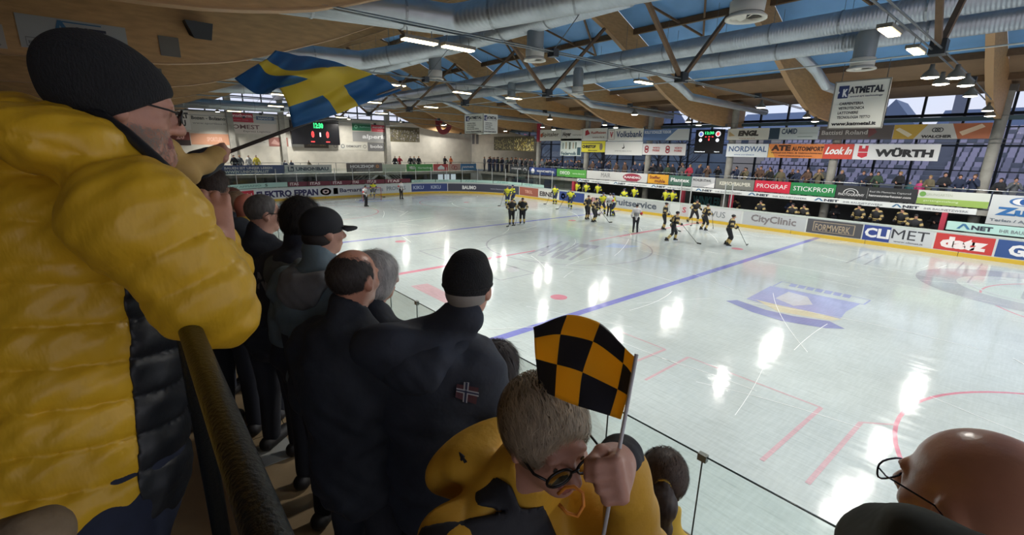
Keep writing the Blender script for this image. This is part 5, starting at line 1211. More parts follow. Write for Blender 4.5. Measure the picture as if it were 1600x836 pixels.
cn={'coat_black':'a black coat','coat_navy':'a navy coat','coat_grey':'a grey coat','coat_khaki':'a khaki coat','coat_brown':'a brown coat','coat_teal':'a teal coat','coat_red':'a red coat','coat_pink':'a pink coat','coat_white':'a white coat','coat_green':'a dark green coat','coat_yellow':'a yellow vest','coat_orange':'an orange coat'}
segs=((-21.150,-17.180,9,'the blue banner'),(-16.810,-13.180,10,'the bright green banner'),(-12.690,-6.380,13,'the red oval banner'),(-6.010,-4.180,5,'the orange yellow banner'),(-4.010,-0.280,10,'the dull green banner'),
 (0.880,2.610,4,'the pale lettered grey banner'),(2.780,4.930,6,'the red banner'),(5.150,7.090,6,'the deep green banner'))
ords=['leftmost','second from left','third from left','fourth from left','fifth from left','sixth from left','seventh from left','eighth from left','ninth from left','tenth from left','eleventh from left','twelfth from left','thirteenth from left']
for a,b,n,wh in segs:
    for k in range(n):
        x=a+(b-a)*(k+.5+rs.uniform(-.2,.2))/n; y=31.2+.75*(k%2)+rs.uniform(-.06,.06); c=rs.choice(['coat_black','coat_black','coat_navy','coat_black','coat_grey','coat_khaki','coat_green','coat_navy','coat_brown'])
        if 'dull green' in wh and k==4: c='coat_red'; y=31.05
        for q in cx_:
            if abs(x-q)<.62: x=q+(.66 if x>q else -.66)
        spectator(x,y,2.4,pi+rs.uniform(-.5,.5),c,rs.choice(['folded','rail','down','camera']),'fan in %s above %s, %s'%(cn[c],wh,ords[k]),'fans on the far walkway')
for px,c,pose,s_,lab in ((1316,'coat_black','rail',1,'leftmost fan above the long black banner, leaning on the rail'),(1350,'coat_navy','folded',1,'second fan above the long black banner, in a navy coat'),(1362,'coat_black','rail',.98,'third fan above the long black banner'),(1373,'coat_green','folded',1,'fan in dark green above the middle of the black banner'),(1407,'coat_black','folded',1.03,'broad fan in black with pale trousers above the black banner'),(1425,'coat_teal','down',.72,'child in a teal coat above the right end of the black banner'),(1441,'coat_pink','down',.78,'child in a bright pink coat and hat on the far walkway'),(1455,'coat_khaki','folded',.95,'woman in a khaki coat right of the pink clad child'),
   (1476,'coat_black','folded',1.05,'tall man in black, arms folded, above the green white banner'),(1500,'coat_navy','rail',1,'man leaning on the rail in navy above the green white banner'),(1523,'coat_navy','camera',1.03,'man in navy left of the rightmost column'),(1564,'coat_black','folded',.95,'left of two fans right of the rightmost column'),(1587,'coat_grey','camera',.97,'right of two fans right of the rightmost column')):
    X_=dict([(1316,7.820),(1350,8.930),(1362,9.300),(1373,9.640),(1407,10.680),(1425,11.190),(1441,11.630),(1455,12.000),(1476,12.580),(1500,13.190),(1523,13.750),(1564,14.730),(1587,15.240)])[px]
    spectator(X_,31.2,2.4,pi+rs.uniform(-.35,.35),c,pose,lab,None,sc_=s_)
# crowd at the far left corner walkway
for k in range(22):
    x=-29.5+.42*k+rs.uniform(-.1,.1); spectator(x,31.1+.5*(k%2),2.4,pi-.2+rs.uniform(-.4,.4),rs.choice(['coat_black','coat_black','coat_grey','coat_navy','coat_green','coat_white' if k%7==3 else 'coat_black']),rs.choice(['folded','rail','down']),'fan in the far left corner row, %s from its left end'%(ords[k] if k<13 else ['fourteenth','fifteenth','sixteenth','seventeenth','eighteenth','nineteenth','twentieth','twenty-first','last'][k-13]),'fans packed at the far left corner')
# people on the left end gallery
for px,X0,c,pose,lab in ((365,-33,'coat_black','down','person in black on the gallery beside the flag pole'),(374,-33,'coat_grey','down','person in grey with head bowed on the gallery'),(388,-33,'coat_white','down','steward in a white vest on the gallery'),(400,-33,'coat_yellow','down','steward in a yellow vest on the gallery'),(445,-31.8,'coat_navy','rail','left of two seated looking fans at the gallery rail'),(455,-31.8,'coat_navy','rail','right of two seated looking fans at the gallery rail'),(482,-31.8,'coat_khaki','rail','lone fan at the gallery rail under the score board'),(617,-33,'coat_black','down','person in black beside the one in red on the gallery'),(624,-33,'coat_red','camera','person in red on the gallery'),(641,-33,'coat_black','down','first of three dark figures on the gallery'),(647,-33,'coat_grey','folded','second of three dark figures on the gallery'),(654,-33,'coat_black','down','third of three dark figures on the gallery'),(695,-33,'coat_black','rail','dark figure before the white corner wall'),(704,-33,'coat_orange','folded','figure in orange before the white corner wall')):
    Y_={365:4.690,374:5.160,388:5.900,400:6.550,445:8.760,455:9.340,482:10.950,617:20.820,624:21.380,641:22.770,647:23.270,654:23.860,695:27.500,704:28.350}[px]
    spectator(X0,Y_,2.4,-pi/2+rs.uniform(-.4,.4),c,pose,lab,None,sc_=.98 if px not in(445,455,482) else .72)
# coaches behind the dark bench
for px,lab in ((1306,'coach in dark clothes behind the right bench, left of the player group'),(1462,'coach in black at the right end of the bench'),(1236,'staff member in navy behind the pair of leaning players')):
    X_={1306:7.860,1462:12.640,1236:5.230}[px]
    spectator(X_,31.2,.35,pi,'coat_black' if px!=1236 else 'coat_navy','folded',lab,None)

# ================================================================ NEAR STAND
PLY=mat('step_plywood',(150,128,96),.75,noise=.25,nscale=2.5,bump=.1,bscale=30); RIS=mat('riser',(92,80,64),.8,noise=.2,nscale=3)
st=empty('terrace',(0,0,0)); st['kind']='structure'
for k,(ya,yb,z_) in enumerate(((-8.5,-2.86,3.4),(-2.86,-2.16,2.92),(-2.16,-1.5,2.5),(-1.5,-.12,2.05))):
    q=-30.0
    n=6 if k==0 else 2 if k<3 else 3
    while q<19:
        for j in range(n):
            a=ya+(yb-ya)*j/n; b=ya+(yb-ya)*(j+1)/n
            if k==0 and j<n-2 and (q<6): continue
            MB().box((q+.004,a+.003,z_-.035),(q+2.396,b-.003,z_)).build('plank',PLY,st)
        q+=2.4
    MB().box((-30,yb-.02,z_-.6),(19.2,yb,z_-.036)).build('riser',RIS,st)
o=box('floor_stand_base',(-30,-8.5,2.6),(19.2,-2.9,3.3),RIS); tag(o,kind='structure')
# crush barrier
RLM=mat('rail_black',(24,27,27),.36,.1,noise=.1,bump=.25,bscale=160)
rl=empty('crush_barrier',(15.2,-3.104,3.4),0,'thick black painted barrier rail running from the yellow jacket to the bottom edge','rail')
MB().tube([(.12,0,-.0),(.12,0,1.14),(.19,0,1.215),(.3,0,1.235),(3.4,0,1.235),(3.5,0,1.19),(3.53,0,1.1),(3.53,0,0)],.021,24).build('rail_tube',RLM,rl,True)
for x in (.12,3.53): MB().box((x-.07,-.07,0),(x+.07,.07,.012)).build('foot_plate',RLM,rl)

# ---------------------------------------------------------------- hands
def fingers(c,R_,s=1.0,curl=(60,80,50),spread=4,thumb=(35,30),m=0,left=False):
    """palm at c; local x across the knuckles, y along the fingers, z back of the hand"""
    R_=np.array(R_); t=lambda p: T(R_,c,np.array(p)*s); sg=-1 if left else 1
    P=[]
    for i,(x,L_) in enumerate(((.030,.072),(.010,.080),(-.010,.075),(-.029,.060))):
        x*=sg; a=0; p=A_((x,.038,.004)); P.append(cap(t((x*.75,-.035,0)),t(p),.0165*s,.0125*s,.012*s,m,bias=0))
        fan_=math.radians(spread*(1.5-i))*sg
        for j,(f,r) in enumerate(((.45,.0098),(.30,.0088),(.25,.0078))):
            a+=math.radians(curl[j]); d=A_((math.sin(fan_)*math.cos(a),math.cos(a)*math.cos(fan_),-math.sin(a))); q=p+d*L_*f
            P.append(cap(t(p),t(q),(r+.0012)*s,r*s,.004*s,m)); p=q
    P.append(ell(t((0,-.004,-.002)),A_((.036,.040,.013))*s,R_,.008*s,m)); P.append(cap(t((.006*sg,-.03,-.002)),t((0,-.075,.0)),.026*s,.026*s,.02*s,m))
    if curl[0]>65:
        q=[A_((x*sg,y,z)) for x,y,z in ((.028,-.028,-.008),(.040,.008,-.022),(.030,.034,-.040),(.008,.040,-.048))]
        for a_,b_,r0,r1 in ((q[0],q[1],.0165,.013),(q[1],q[2],.0125,.0112),(q[2],q[3],.0112,.0092)): P.append(cap(t(a_),t(b_),r0*s,r1*s,.005*s,m))
        return P
    p=A_((.030*sg,-.025,-.010)); d1=A_((.62*sg,.55,-.55)); d1/=np.linalg.norm(d1); q=p+d1*.040; P.append(cap(t(p),t(q),.0165*s,.0125*s,.012*s,m))
    a=math.radians(thumb[0]); d2=A_((.15*sg,.85,-.5-.3*math.sin(a))); d2/=np.linalg.norm(d2); r_=q+d2*.030; P.append(cap(t(q),t(r_),.0118*s,.0108*s,.005*s,m))
    d3=A_((-.45*sg,.7,-.5)); d3/=np.linalg.norm(d3); P.append(cap(t(r_),t(r_+d3*.026),.0108*s,.0088*s,.004*s,m))
    return P
def frame(xa,za_):
    x=A_(xa,float) if False else np.array(xa,float); x/=np.linalg.norm(x); z=np.array(za_,float); z-=x*(z@x); z/=np.linalg.norm(z); y=np.cross(z,x); return np.stack([x,y,z],1)
HAIRM={}
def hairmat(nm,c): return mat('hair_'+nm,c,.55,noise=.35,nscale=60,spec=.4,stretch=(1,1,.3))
FAB={'puff':lambda n,c:mat(n,c,.42,noise=.06,nscale=6,bump=.25,bscale=28,sheen=.0),'cloth':lambda n,c:mat(n,c,.8,noise=.2,nscale=9,bump=.8,bscale=11)}
class Fan:
    """standing figure modelled in place; the root empty sits at its feet"""
    def __init__(s,head,floor,yaw,hyaw=0,pitch=0,roll=0,label='',sc_=1.0,fwd=.06,lean=0,shift=0):
        s.h=np.array(head); s.sc=sc_; s.Rb=RM3(0,0,math.radians(-yaw)); s.Rh=s.Rb@RM3(0,0,math.radians(-hyaw))@RM3(math.radians(-pitch),0,0)@RM3(0,math.radians(roll),0)
        off=s.Rb@A_((-shift,fwd+lean,0)); s.base=A_((head[0]-off[0],head[1]-off[1],floor)); s.H=head[2]-floor; s.lean=lean; s.fwd=fwd
        s.root=empty('person',tuple(s.base),0,label,'person')
    def L(s,x,y,z):
        """local point, z measured from the floor"""
        return tuple(s.base+s.Rb@A_((x,y,z)))
    def put(s,name,prims,vox,m,parent=None,**k):
        o=build(name,prims,vox,m,parent or s.root,**k)
        if parent is None: o.location=tuple(-s.base)
        return o
    def fix(s,o): 
        if o is not None and o.parent==s.root: o.location=tuple(-s.base)
        return o
    def joints(s,arms=None):
        H=s.H; q=s.sc; ln=s.lean
        s.sz=H-.285*q; s.SR=A_((.185*q,.0+ln*.8,s.sz)); s.SL=A_((-.185*q,.0+ln*.8,s.sz)); s.ch=A_((0,ln*.7,s.sz-.08*q)); s.hip=A_((0,0,.55*H))
        d=[(A_((-.27*q,.02,s.sz-.27*q)),A_((-.17*q,.20,s.sz-.36*q))),(A_((.27*q,.02,s.sz-.27*q)),A_((.17*q,.20,s.sz-.36*q)))]
        s.arms=arms or d
        return s
    def skin(s,vox=.007,mats=None,hands=None,lip=0,jaw=1.0,ear=True,detail=True,extra=(),legs=True):
        P=head_prims(s.h,s.Rh,s.sc,s.L(*(s.ch+A_((0,-.0,.12*s.sc)))),0,lip,detail,ear,jaw)
        P+=[cap(s.L(*(s.ch+A_((0,0,.1)))),s.L(*s.hip),.07,.09,.03)]
        if legs:
            for sg in (-1,1): P.append(cap(s.L(sg*.09,0,.52*s.H),s.L(sg*.1,0,.12),.05,.035,.03))
        for S__,(e_,h_) in zip((s.SL,s.SR),s.arms):
            P+=[cap(s.L(*s.ch),s.L(*S__),.05,.045,.03),cap(s.L(*S__),s.L(*e_),.042,.035,.02),cap(s.L(*e_),s.L(*h_),.034,.025,.02)]
        P+=list(extra)
        if not hands:
            for (e_,h_) in s.arms: P.append(ell(s.L(*h_),(.035,.045,.045),None,.02))
        s.sk=P
        return s.put('body',P,vox,mats or [SKIN,LIP])
    def coat(s,m,vox=.01,r=1.0,length=.0,quilt=None,extra=(),collar=.0,name='jacket',disp=None,armr=1.0,arms=(0,1),rel=1):
        q=s.sc; qt=(quilt[0],quilt[1],.3,(0,0,1)) if quilt else None
        P=[ell(s.L(*(s.ch+A_((0,0,-.03)))),A_((.195*q,.145*q,.22*q))*r,s.Rb,.05,0,quilt=qt), cap(s.L(*s.ch),s.L(s.hip[0],s.hip[1],s.hip[2]-length),.155*q*r,.17*q*r,.06,0,flat=(s.Rb@A_((0,1,0)),.82),quilt=(quilt[0],quilt[1]) if quilt else None),
           cap(s.L(*(s.SL+A_((.03,0,.0)))),s.L(*(s.SR+A_((-.03,0,.0)))),.082*q*r,None,.05,0)]
        P.append(cap(s.L(*(s.ch+A_((0,-.0,.14*q)))),tuple(s.h+s.Rh@A_((0,-.035,-.095))*q),.09*q,.074*q,.04,0))
        for i,(S__,(e_,h_)) in enumerate(zip((s.SL,s.SR),s.arms)):
            if i not in arms: continue
            h2=A_(h_)*.88+A_(e_)*.12
            P+=[cap(s.L(*S__),s.L(*e_),.078*q*r*armr,.066*q*r*armr,.045,0,quilt=(quilt[0],quilt[1]) if quilt else None),cap(s.L(*e_),s.L(*h2),.064*q*r*armr,.048*q*r*armr,.02,0,quilt=(quilt[0],quilt[1]) if quilt else None)]
        P+=list(extra)
        # keep the collar open around the neck
        P.append(cap(tuple(s.h+s.Rh@A_((0,.015,-.035))*1.0),tuple(s.h+s.Rh@A_((0,.01,.2))),.092*q,.16,.01,0,True))
        s.cp=P
        wr=np.random.default_rng(int(abs(s.h[0]*1000)))
        fr=wr.uniform(14,34,(5,3))*wr.choice([-1,1],(5,3)); ph=wr.uniform(0,6,5)
        dsp=disp or (lambda X_,Y_,Z_: sum(.0030*np.sin(X_*fr[i,0]+Y_*fr[i,1]+Z_*fr[i,2]*1.3+ph[i]+1.2*np.sin(Z_*fr[i,1]*.7)) for i in range(5)))
        return s.put(name,P,vox,m,disp=dsp,rel=rel)
    def legs(s,m,vox=.016):
        P=[cap(s.L(0,0,.56*s.H),s.L(0,0,.50*s.H),.15*s.sc,.15*s.sc,.05)]
        for sg in (-1,1): P+=[cap(s.L(sg*.09,0,.52*s.H),s.L(sg*.10,.03,.28*s.H),.10*s.sc,.075*s.sc,.03),cap(s.L(sg*.10,.03,.28*s.H),s.L(sg*.11,0,.10),.075*s.sc,.06*s.sc,.03)]
        s.put('trousers',P,vox,m)
        P=[cap(s.L(sg*.11,-.05,.05),s.L(sg*.12,.16,.04),.052,.045,.03) for sg in (-1,1)]
        s.put('shoes',P,vox,mat('boot_dark',(30,28,28),.6))
    def hp(s,x,y,z): return tuple(s.h+s.Rh@(A_((x,y,z))*s.sc))
    def cover(s,kind,m,vox=.006,strand=0,lit=None,**k):
        q=s.sc; Rm=s.Rh
        E=lambda c,r,kk=.02,neg=False,mt=0: ell(s.hp(*c),A_(r)*q,Rm,kk,mt,neg)
        if kind=='beanie':
            P=[E((0,-.030,.038),(.093,.120,.090)),E((0,-.058,.070),(.072,.085,.066),.04),E((0,-.02,-.005),(.097,.108,.05),.03)]
            n=Rm@A_((0,.80,-1.)); n/=np.linalg.norm(n); P.append(Prim(lambda Q,n=n,o=np.array(s.hp(0,0,-.020)):-(Q-o)@n,P[0].lo-.1,P[0].hi+.1,.006,0,True))
            o=s.put('knit_hat',P,vox,m,disp=k.get('disp')); s.hc=P; return o
        if kind=='short':   # full short hair
            P=[E((0,-.018,.036),(.083,.101,.094)),E((0,.118,.004),(.12,.085,.108),.014,True),E((0,.02,-.10),(.09,.08,.075),.01,True)]
            if k.get('ears',True): P+= [E((sg*.09,.0,-.03),(.03,.035,.048),.01,True) for sg in (-1,1)]
        if kind=='bald':   # rim of hair round back and sides
            P=[E((0,-.020,.023),(.0820,.1010,.0850)),E((0,.115,.045),(.12,.085,.11),.04,True),E((0,.02,-.11),(.09,.08,.075),.01,True)]+[E((sg*.09,.0,-.02),(.03,.030,.045),.01,True) for sg in (-1,1)]
        if kind=='long':
            P=[E((0,-.018,.030),(.092,.108,.098)),ell(s.hp(0,-.055,-.06),A_((.085,.055,.13))*q,Rm,.05),E((0,.11,-.045),(.075,.095,.10),.012,True)]
        if kind=='bob':
            P=[E((0,-.012,.030),(.100,.112,.096)),ell(s.hp(0,-.02,-.045),A_((.098,.092,.075))*q,Rm,.04),E((0,.115,-.045),(.070,.085,.10),.015,True)]
        if kind=='curly':
            P=[E((0,-.018,.036),(.100,.112,.100)),E((0,-.05,-.03),(.085,.06,.07),.04),E((0,.115,-.045),(.078,.09,.085),.012,True)]
        if kind=='pony':
            P=[E((0,-.014,.030),(.083,.101,.093)),E((0,.11,-.04),(.10,.09,.09),.01,True),E((0,.0,-.115),(.09,.09,.075),.01,True)]
        if kind=='cap':
            P=[E((0,-.012,.036),(.088,.106,.090)),E((0,.02,-.075),(.12,.14,.088),.008,True)]
            o=s.put('cap_crown',P,vox,m); s.hc=P
            V=[];n=13
            for i in range(n):
                a=pi*(i/(n-1)); x=.075*math.cos(a)
                for y_,z_ in ((.048+.03*math.sin(a),.030),(.085+.09*math.sin(a),.012+.012*math.sin(a)),(.085+.09*math.sin(a),.006+.012*math.sin(a)),(.048+.03*math.sin(a),.022)): V.append(s.hp(x,y_,z_))
            F_=[]
            for i in range(n-1):
                for j in range(4): a=4*i+j; b=4*i+(j+1)%4; F_.append((a,b,b+4,a+4))
            b=mesh('cap_visor',V,F_,m,s.root,True); s.fix(b); return o
        cr_=k.get('rough',0)
        dsp=None
        if kind=='curly': dsp=lambda X_,Y_,Z_: .007*np.sin(X_*130+2)*np.sin(Y_*140)*np.sin(Z_*120+1)+.004*np.sin(X_*260)*np.sin(Y_*250+1)*np.sin(Z_*240)
        elif kind=='bald': dsp=lambda X_,Y_,Z_: .0016*np.sin(X_*170+Y_*90)*np.sin(Y_*190+Z_*150)+.0008*np.sin(X_*420+Z_*300)
        elif kind in('short','pony','bob','long'): dsp=lambda X_,Y_,Z_: .0015*np.sin(X_*300+Y_*90)*np.sin(Y_*280+Z_*60)
        o=s.put('hair',P,vox,m,disp=dsp); s.hc=P
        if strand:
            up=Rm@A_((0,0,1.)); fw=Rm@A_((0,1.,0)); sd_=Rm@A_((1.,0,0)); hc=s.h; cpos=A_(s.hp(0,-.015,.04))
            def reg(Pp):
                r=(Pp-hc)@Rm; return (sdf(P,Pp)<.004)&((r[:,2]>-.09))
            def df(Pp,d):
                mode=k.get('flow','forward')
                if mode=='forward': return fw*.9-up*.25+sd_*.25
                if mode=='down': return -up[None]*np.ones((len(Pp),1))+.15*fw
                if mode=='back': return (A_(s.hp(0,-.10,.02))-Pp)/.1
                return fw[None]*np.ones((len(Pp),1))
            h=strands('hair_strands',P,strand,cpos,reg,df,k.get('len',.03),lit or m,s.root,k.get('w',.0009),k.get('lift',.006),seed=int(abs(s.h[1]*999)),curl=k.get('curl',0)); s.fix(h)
        return o

def patch(fan,name,prims,regions,m,vox,grow=.004,disp=None):
    inf=9.
    f=lambda P:-np.minimum.reduce([r.f(P) for r in regions])
    g=lambda X_,Y_,Z_: (disp(X_,Y_,Z_) if disp else 0)-grow
    pos=[p for p in prims]+[Prim(lambda P:f(P)-grow,(-99,)*3,(99,)*3,.003,0,True)]
    lo=np.min([r.lo for r in regions],0)-.03; hi=np.max([r.hi for r in regions],0)+.03
    def near(p): return p.neg or ((p.lo<hi).all() and (p.hi>lo).all())
    pos=[p for p in pos if near(p)]
    return fan.put(name,pos,vox,m,disp=g)
def hood(fan,m,r=.042,vox=.010,drop=0,size=1.0):
    z=fan.sz+.075-drop; a=[(.105,.05,z-.01),(.115,-.03,z),(.075,-.105,z+.0),(0,-.135,z-.015),(-.075,-.105,z),(-.115,-.03,z),(-.105,.05,z-.01)]
    a=[fan.L(x*size,y*size,q) for x,y,q in a]; P=[cap(p,q,r*(1+.25*(1-abs(i-2.5)/3)),None,.02) for i,(p,q) in enumerate(zip(a[:-1],a[1:]))]
    P.append(ell(fan.L(0,-.15*size,z-.05),(.11*size,.05,.08),fan.Rb,.03))
    return fan.put('hood',P,vox,m,disp=lambda X_,Y_,Z_:.003*np.sin(X_*60+Z_*50)*np.sin(Y_*70+Z_*20))
# ================================================================ MAN IN THE YELLOW QUILTED JACKET
YPUF=mat('yellow_nylon',(208,164,36),.42,noise=.08,nscale=5,bump=.55,bscale=24,spec=.45,stretch=(1,1,.45)); BPUF=mat('black_nylon',(26,29,33),.5,bump=.3,bscale=26)
KNIT=mat('black_knit',(27,28,30),.95,noise=.15,nscale=90,bump=.6,bscale=220,stretch=(1,1,.35))
fa=Fan((15.194,-3.140,5.088),3.4,-8,6,14,0,'man in a quilted yellow jacket and black knit hat filling the left edge',1.0,fwd=.12)
fa.joints()
ro=fa.base
def q_(p): return tuple(fa.Rb.T@(A_(p)-ro))
SHR=(15.425,-3.141,4.868); ELR=(15.446,-3.067,4.685); HDR=(15.198,-2.996,4.801)
SHL=(14.935,-3.212,4.832); ELL=(14.897,-2.956,4.614); HDL=(15.096,-2.994,4.800)
fa.arms=[(A_(q_(ELL)),A_(q_(HDL))),(A_(q_(ELR)),A_(q_(HDR)))]; fa.SR=A_(q_(SHR)); fa.SL=A_(q_(SHL)); fa.ch=A_(q_((14.988,-3.296,4.753))); fa.hip=A_(q_((15.076,-3.360,4.335)))
FR=frame((15.160,-2.986,4.833) if 0 else (-.25,.55,.35),(.75,-.1,.35))
tcA=A_((16.602,-3.157,5.007))-A_((15.185,-2.985,4.828)); tcA/=np.linalg.norm(tcA); rgA=np.cross(A_((.0,.0,1.)),tcA); HDR_=A_(HDR)
hR=fingers((15.220,-3.001,4.805),frame(rgA+A_((0,0,.02)),tcA+A_((0,0,.1))),1.08,(18,48,42),5,(35,20),left=True)
hR2=fingers((15.097,-3.014,4.814),frame(rgA*1.0-A_((0,0,.3)),tcA+A_((0,0,.1))),1.05,(40,60,40),5,(35,20))
ro_=fa.skin(.0062,[SKIN2,LIP],hands=True,legs=False,lip=1,jaw=1.12,extra=hR+hR2+[cap(fa.hp(0,.082,-.10),fa.hp(0,.05,-.105),.03,.04,.03)])
eyes(fa.h,fa.Rh,1.0,ro_)
for o in list(bpy.data.objects):
    pass
g_=glasses(fa.h,fa.Rh,1.0,ro_,th=.0026,h_=.017)
# grey stubble beard and moustache
GB=mat('grey_beard',(150,142,132),.9)
def reg(Pp):
    r=(Pp-fa.h)@fa.Rh; return (r[:,2]<-.034)&(r[:,1]>-.005)&(r[:,2]>-.14)&~((np.abs(r[:,0])<.016)&(r[:,2]>-.069)&(r[:,2]<-.048)&(r[:,1]>.07))
o=strands('beard',head_prims(fa.h,fa.Rh,1.0,None,0,0,True,False,1.12)+[cap(fa.hp(0,.082,-.10),fa.hp(0,.05,-.105),.03,.04,.03)],2600,fa.hp(0,.01,-.05),reg,lambda P_,d:-(fa.Rh@A_((0,-.3,1.)))[None]*np.ones((len(P_),1)),.009,GB,fa.root,.0005,.003,seed=4,jit=.5,segs=2); fa.fix(o)
fa.cover('beanie',KNIT,.0055)
# jacket: torso with horizontal quilting, hood folded back, sleeve lobes
QT=.092
P0=A_((16.602,-3.157,5.007))
tor=[ell((15.022,-3.267,4.805),(.25,.21,.20),None,.06,0,quilt=(QT,.020,.2,(0,.08,1))),
     cap((15.028,-3.277,4.724),(15.128,-3.361,4.183),.225,.25,.06,0,flat=((0,1,0),.92),quilt=(QT,.020,.35)),
     ell((15.287,-3.241,5.003),(.12,.13,.072),RM3(-.25,0,.2),.04,0,quilt=(.12,.014,.2,(0,.4,1))), ell((15.094,-3.331,5.028),(.16,.11,.085),None,.05,0,quilt=(.10,.014,.2,(0,.3,1))),
     cap((15.209,-3.235,5.050),(15.347,-3.098,4.905),.040,.036,.04,0),
     cap((15.403,-3.164,4.854),(14.778,-3.168,4.774),.11,.11,.06,0)]
slv=[cap(SHR,ELR,.112,.098,.04,0,quilt=(.08,.013,.1)),cap(ELR,(15.436,-3.041,4.627),.095,.074,.04,0,quilt=(.075,.009,.3)),cap((15.422,-3.041,4.630),(15.264,-3.010,4.732),.072,.055,.03,0,quilt=(.062,.008,.2)),
     cap(SHL,ELL,.10,.085,.04,0,quilt=(.08,.011)),cap(ELL,HDL,.07,.05,.02,0)]
pan=[cap((15.406,-3.129,4.675),(15.430,-3.186,4.285),.092,.10,.03,0,quilt=(QT,.006,.1)),cap((15.388,-3.105,4.650),(15.408,-3.136,4.394),.06,.07,.04,0,quilt=(QT,.004,.1)),cap((15.479,-3.157,4.728),(15.495,-3.102,4.620),.045,.062,.03,0)]
neck=cap(fa.hp(0,.01,-.09),fa.hp(0,.02,.2),.098,.15,.012,0,True)
wr=lambda X_,Y_,Z_: .0022*np.sin(X_*31+Z_*55+np.sin(Y_*40)*1.3)+.0018*np.sin(Y_*75-Z_*38+1)+.0012*np.sin(X_*90+Y_*60-Z_*110)
fa.put('jacket',tor+slv+[neck],.0065,[YPUF],disp=wr,rel=0)
def plane_region(pts,lo,hi):
    c0_=A_((16.602,-3.157,5.007)); ns=[]
    for a,b,inside in pts:
        n=np.cross(A_(a)-c0_,A_(b)-c0_); n/=np.linalg.norm(n)
        if (A_(inside)-c0_)@n>0: n=-n
        ns.append(n)
    return Prim(lambda P:np.maximum.reduce([(P-c0_)@n for n in ns]),lo,hi)
patch(fa,'side_panel',tor,[plane_region([((15.300,-3.192,4.771),(15.424,-3.236,4.298),(15.432,-3.148,4.492)),((15.288,-3.200,4.785),(15.458,-3.061,4.630),(15.432,-3.148,4.492))],A_((15.403,-3.161,4.546))-.5,A_((15.403,-3.161,4.546))+.5)],BPUF,.0065,.005,wr)
tb=MB().tube([(15.225,-3.223,5.091),(15.279,-3.185,5.065),(15.332,-3.146,5.028),(15.372,-3.110,4.980),(15.393,-3.090,4.951),(15.405,-3.070,4.924)],.0125,8); fa.fix(tb.build('collar_lining',BPUF,fa.root,True))
tb_=A_((15.164,-3.331,4.190))
fa.put('trousers',[cap(tb_,tb_-A_((0,0,.1)),.19,.17,.05)]+[cap(tb_+A_((sx_*.1,0,-.05)),tb_+A_((sx_*.11,0,-.95)),.12,.08,.04) for sx_ in (-1,1)],.016,mat('jeans_dark',(26,34,54),.85,noise=.15,nscale=20)); fa.put('shoes',[cap(A_((tb_[0]+sx_*.12,tb_[1]-.05,3.45)),A_((tb_[0]+sx_*.12,tb_[1]+.16,3.44)),.052,.045,.03) for sx_ in (-1,1)],.016,mat('boot_dark',(30,28,28),.6))

# ================================================================ FLAG WAVER (only arm, shoulder and hood show)
OCH=mat('ochre_jacket',(186,150,84),.7,noise=.1,bump=.2,bscale=25); NVY=mat('cuff_dark',(34,38,46),.7)
fb=Fan((13.555,-3.125,5.092),3.4,-10,0,0,0,'fan in an ochre jacket raising a flag pole behind the yellow jacket man',.96).joints()
fb.arms=[fb.arms[0],(A_(fb.Rb.T@(A_((13.911,-2.952,4.875))-fb.base)),A_(fb.Rb.T@(A_((13.709,-2.756,4.962))-fb.base)))]
pol0=A_((13.692,-2.745,4.958)); pol1=A_((13.904,-1.802,5.363)); pd=(pol1-pol0); pd/=np.linalg.norm(pd)
hb_=fingers(tuple(pol0+A_((0.012,-.012,.02))),frame(pd,(.5,-.5,.7)),.95,(70,85,50),2,(40,20))
fb.skin(.011,[SKIN,LIP],hands=True,extra=hb_)
fb.coat([OCH],.012,extra=(cap((13.944,-3.063,4.901),(13.899,-3.002,4.986),.055,.06,.04),)); fb.put('cuff',[cap((13.759,-2.863,4.908),(13.729,-2.808,4.932),.072,.064,.005)],.008,NVY)
fb.cover('short',hairmat('brown',(70,52,40)),.009); fb.legs(mat('trousers_dark',(36,38,46)))
# the big blue and yellow flag
fl=empty('flag',tuple(pol0),0,'large blue flag with yellow cross streaming from a pole at upper left','flag')
o=MB().tube([tuple(pol0-pd*.12-pol0),tuple(pol1+pd*.02-pol0)],.010,10).build('pole',mat('pole_grey',(70,66,62),.5),fl,True)
G=[[(13.794,-2.404,5.108),(13.852,-2.173,5.191),(13.879,-2.056,5.243),(13.927,-1.798,5.347)],
   [(13.775,-2.416,5.214),(13.823,-2.231,5.293),(13.822,-2.113,5.352),(13.772,-1.911,5.441)],
   [(13.769,-2.446,5.314),(13.814,-2.308,5.367),(13.780,-2.190,5.440),(13.625,-1.998,5.499)],
   [(13.617,-2.476,5.291),(13.801,-2.415,5.376),(13.624,-2.314,5.433),(13.436,-2.107,5.546)],
   [(13.522,-2.521,5.297),(13.599,-2.453,5.400),(13.466,-2.362,5.459),(13.307,-2.183,5.575)],
   [(13.355,-2.585,5.390),(13.428,-2.466,5.472),(13.335,-2.396,5.521),(13.172,-2.300,5.604)]]
U_=[0,.4,.6,1]; V_=[0,.3125,.4375,.62,.78,1]
def cr1(ts,ps,t):
    """Catmull-Rom through points at parameters ts"""
    i=max(0,min(len(ts)-2,sum(1 for x in ts if x<=t)-1)); p=[np.array(q) for q in ps]
    t0,t1=ts[i],ts[i+1]; u=(t-t0)/(t1-t0)
    m=lambda k: (p[min(k+1,len(p)-1)]-p[max(k-1,0)])/(ts[min(k+1,len(ts)-1)]-ts[max(k-1,0)])*(t1-t0)
    a=m(i)*.8; b=m(i+1)*.8
    return (2*u**3-3*u**2+1)*p[i]+(u**3-2*u**2+u)*a+(-2*u**3+3*u**2)*p[i+1]+(u**3-u**2)*b
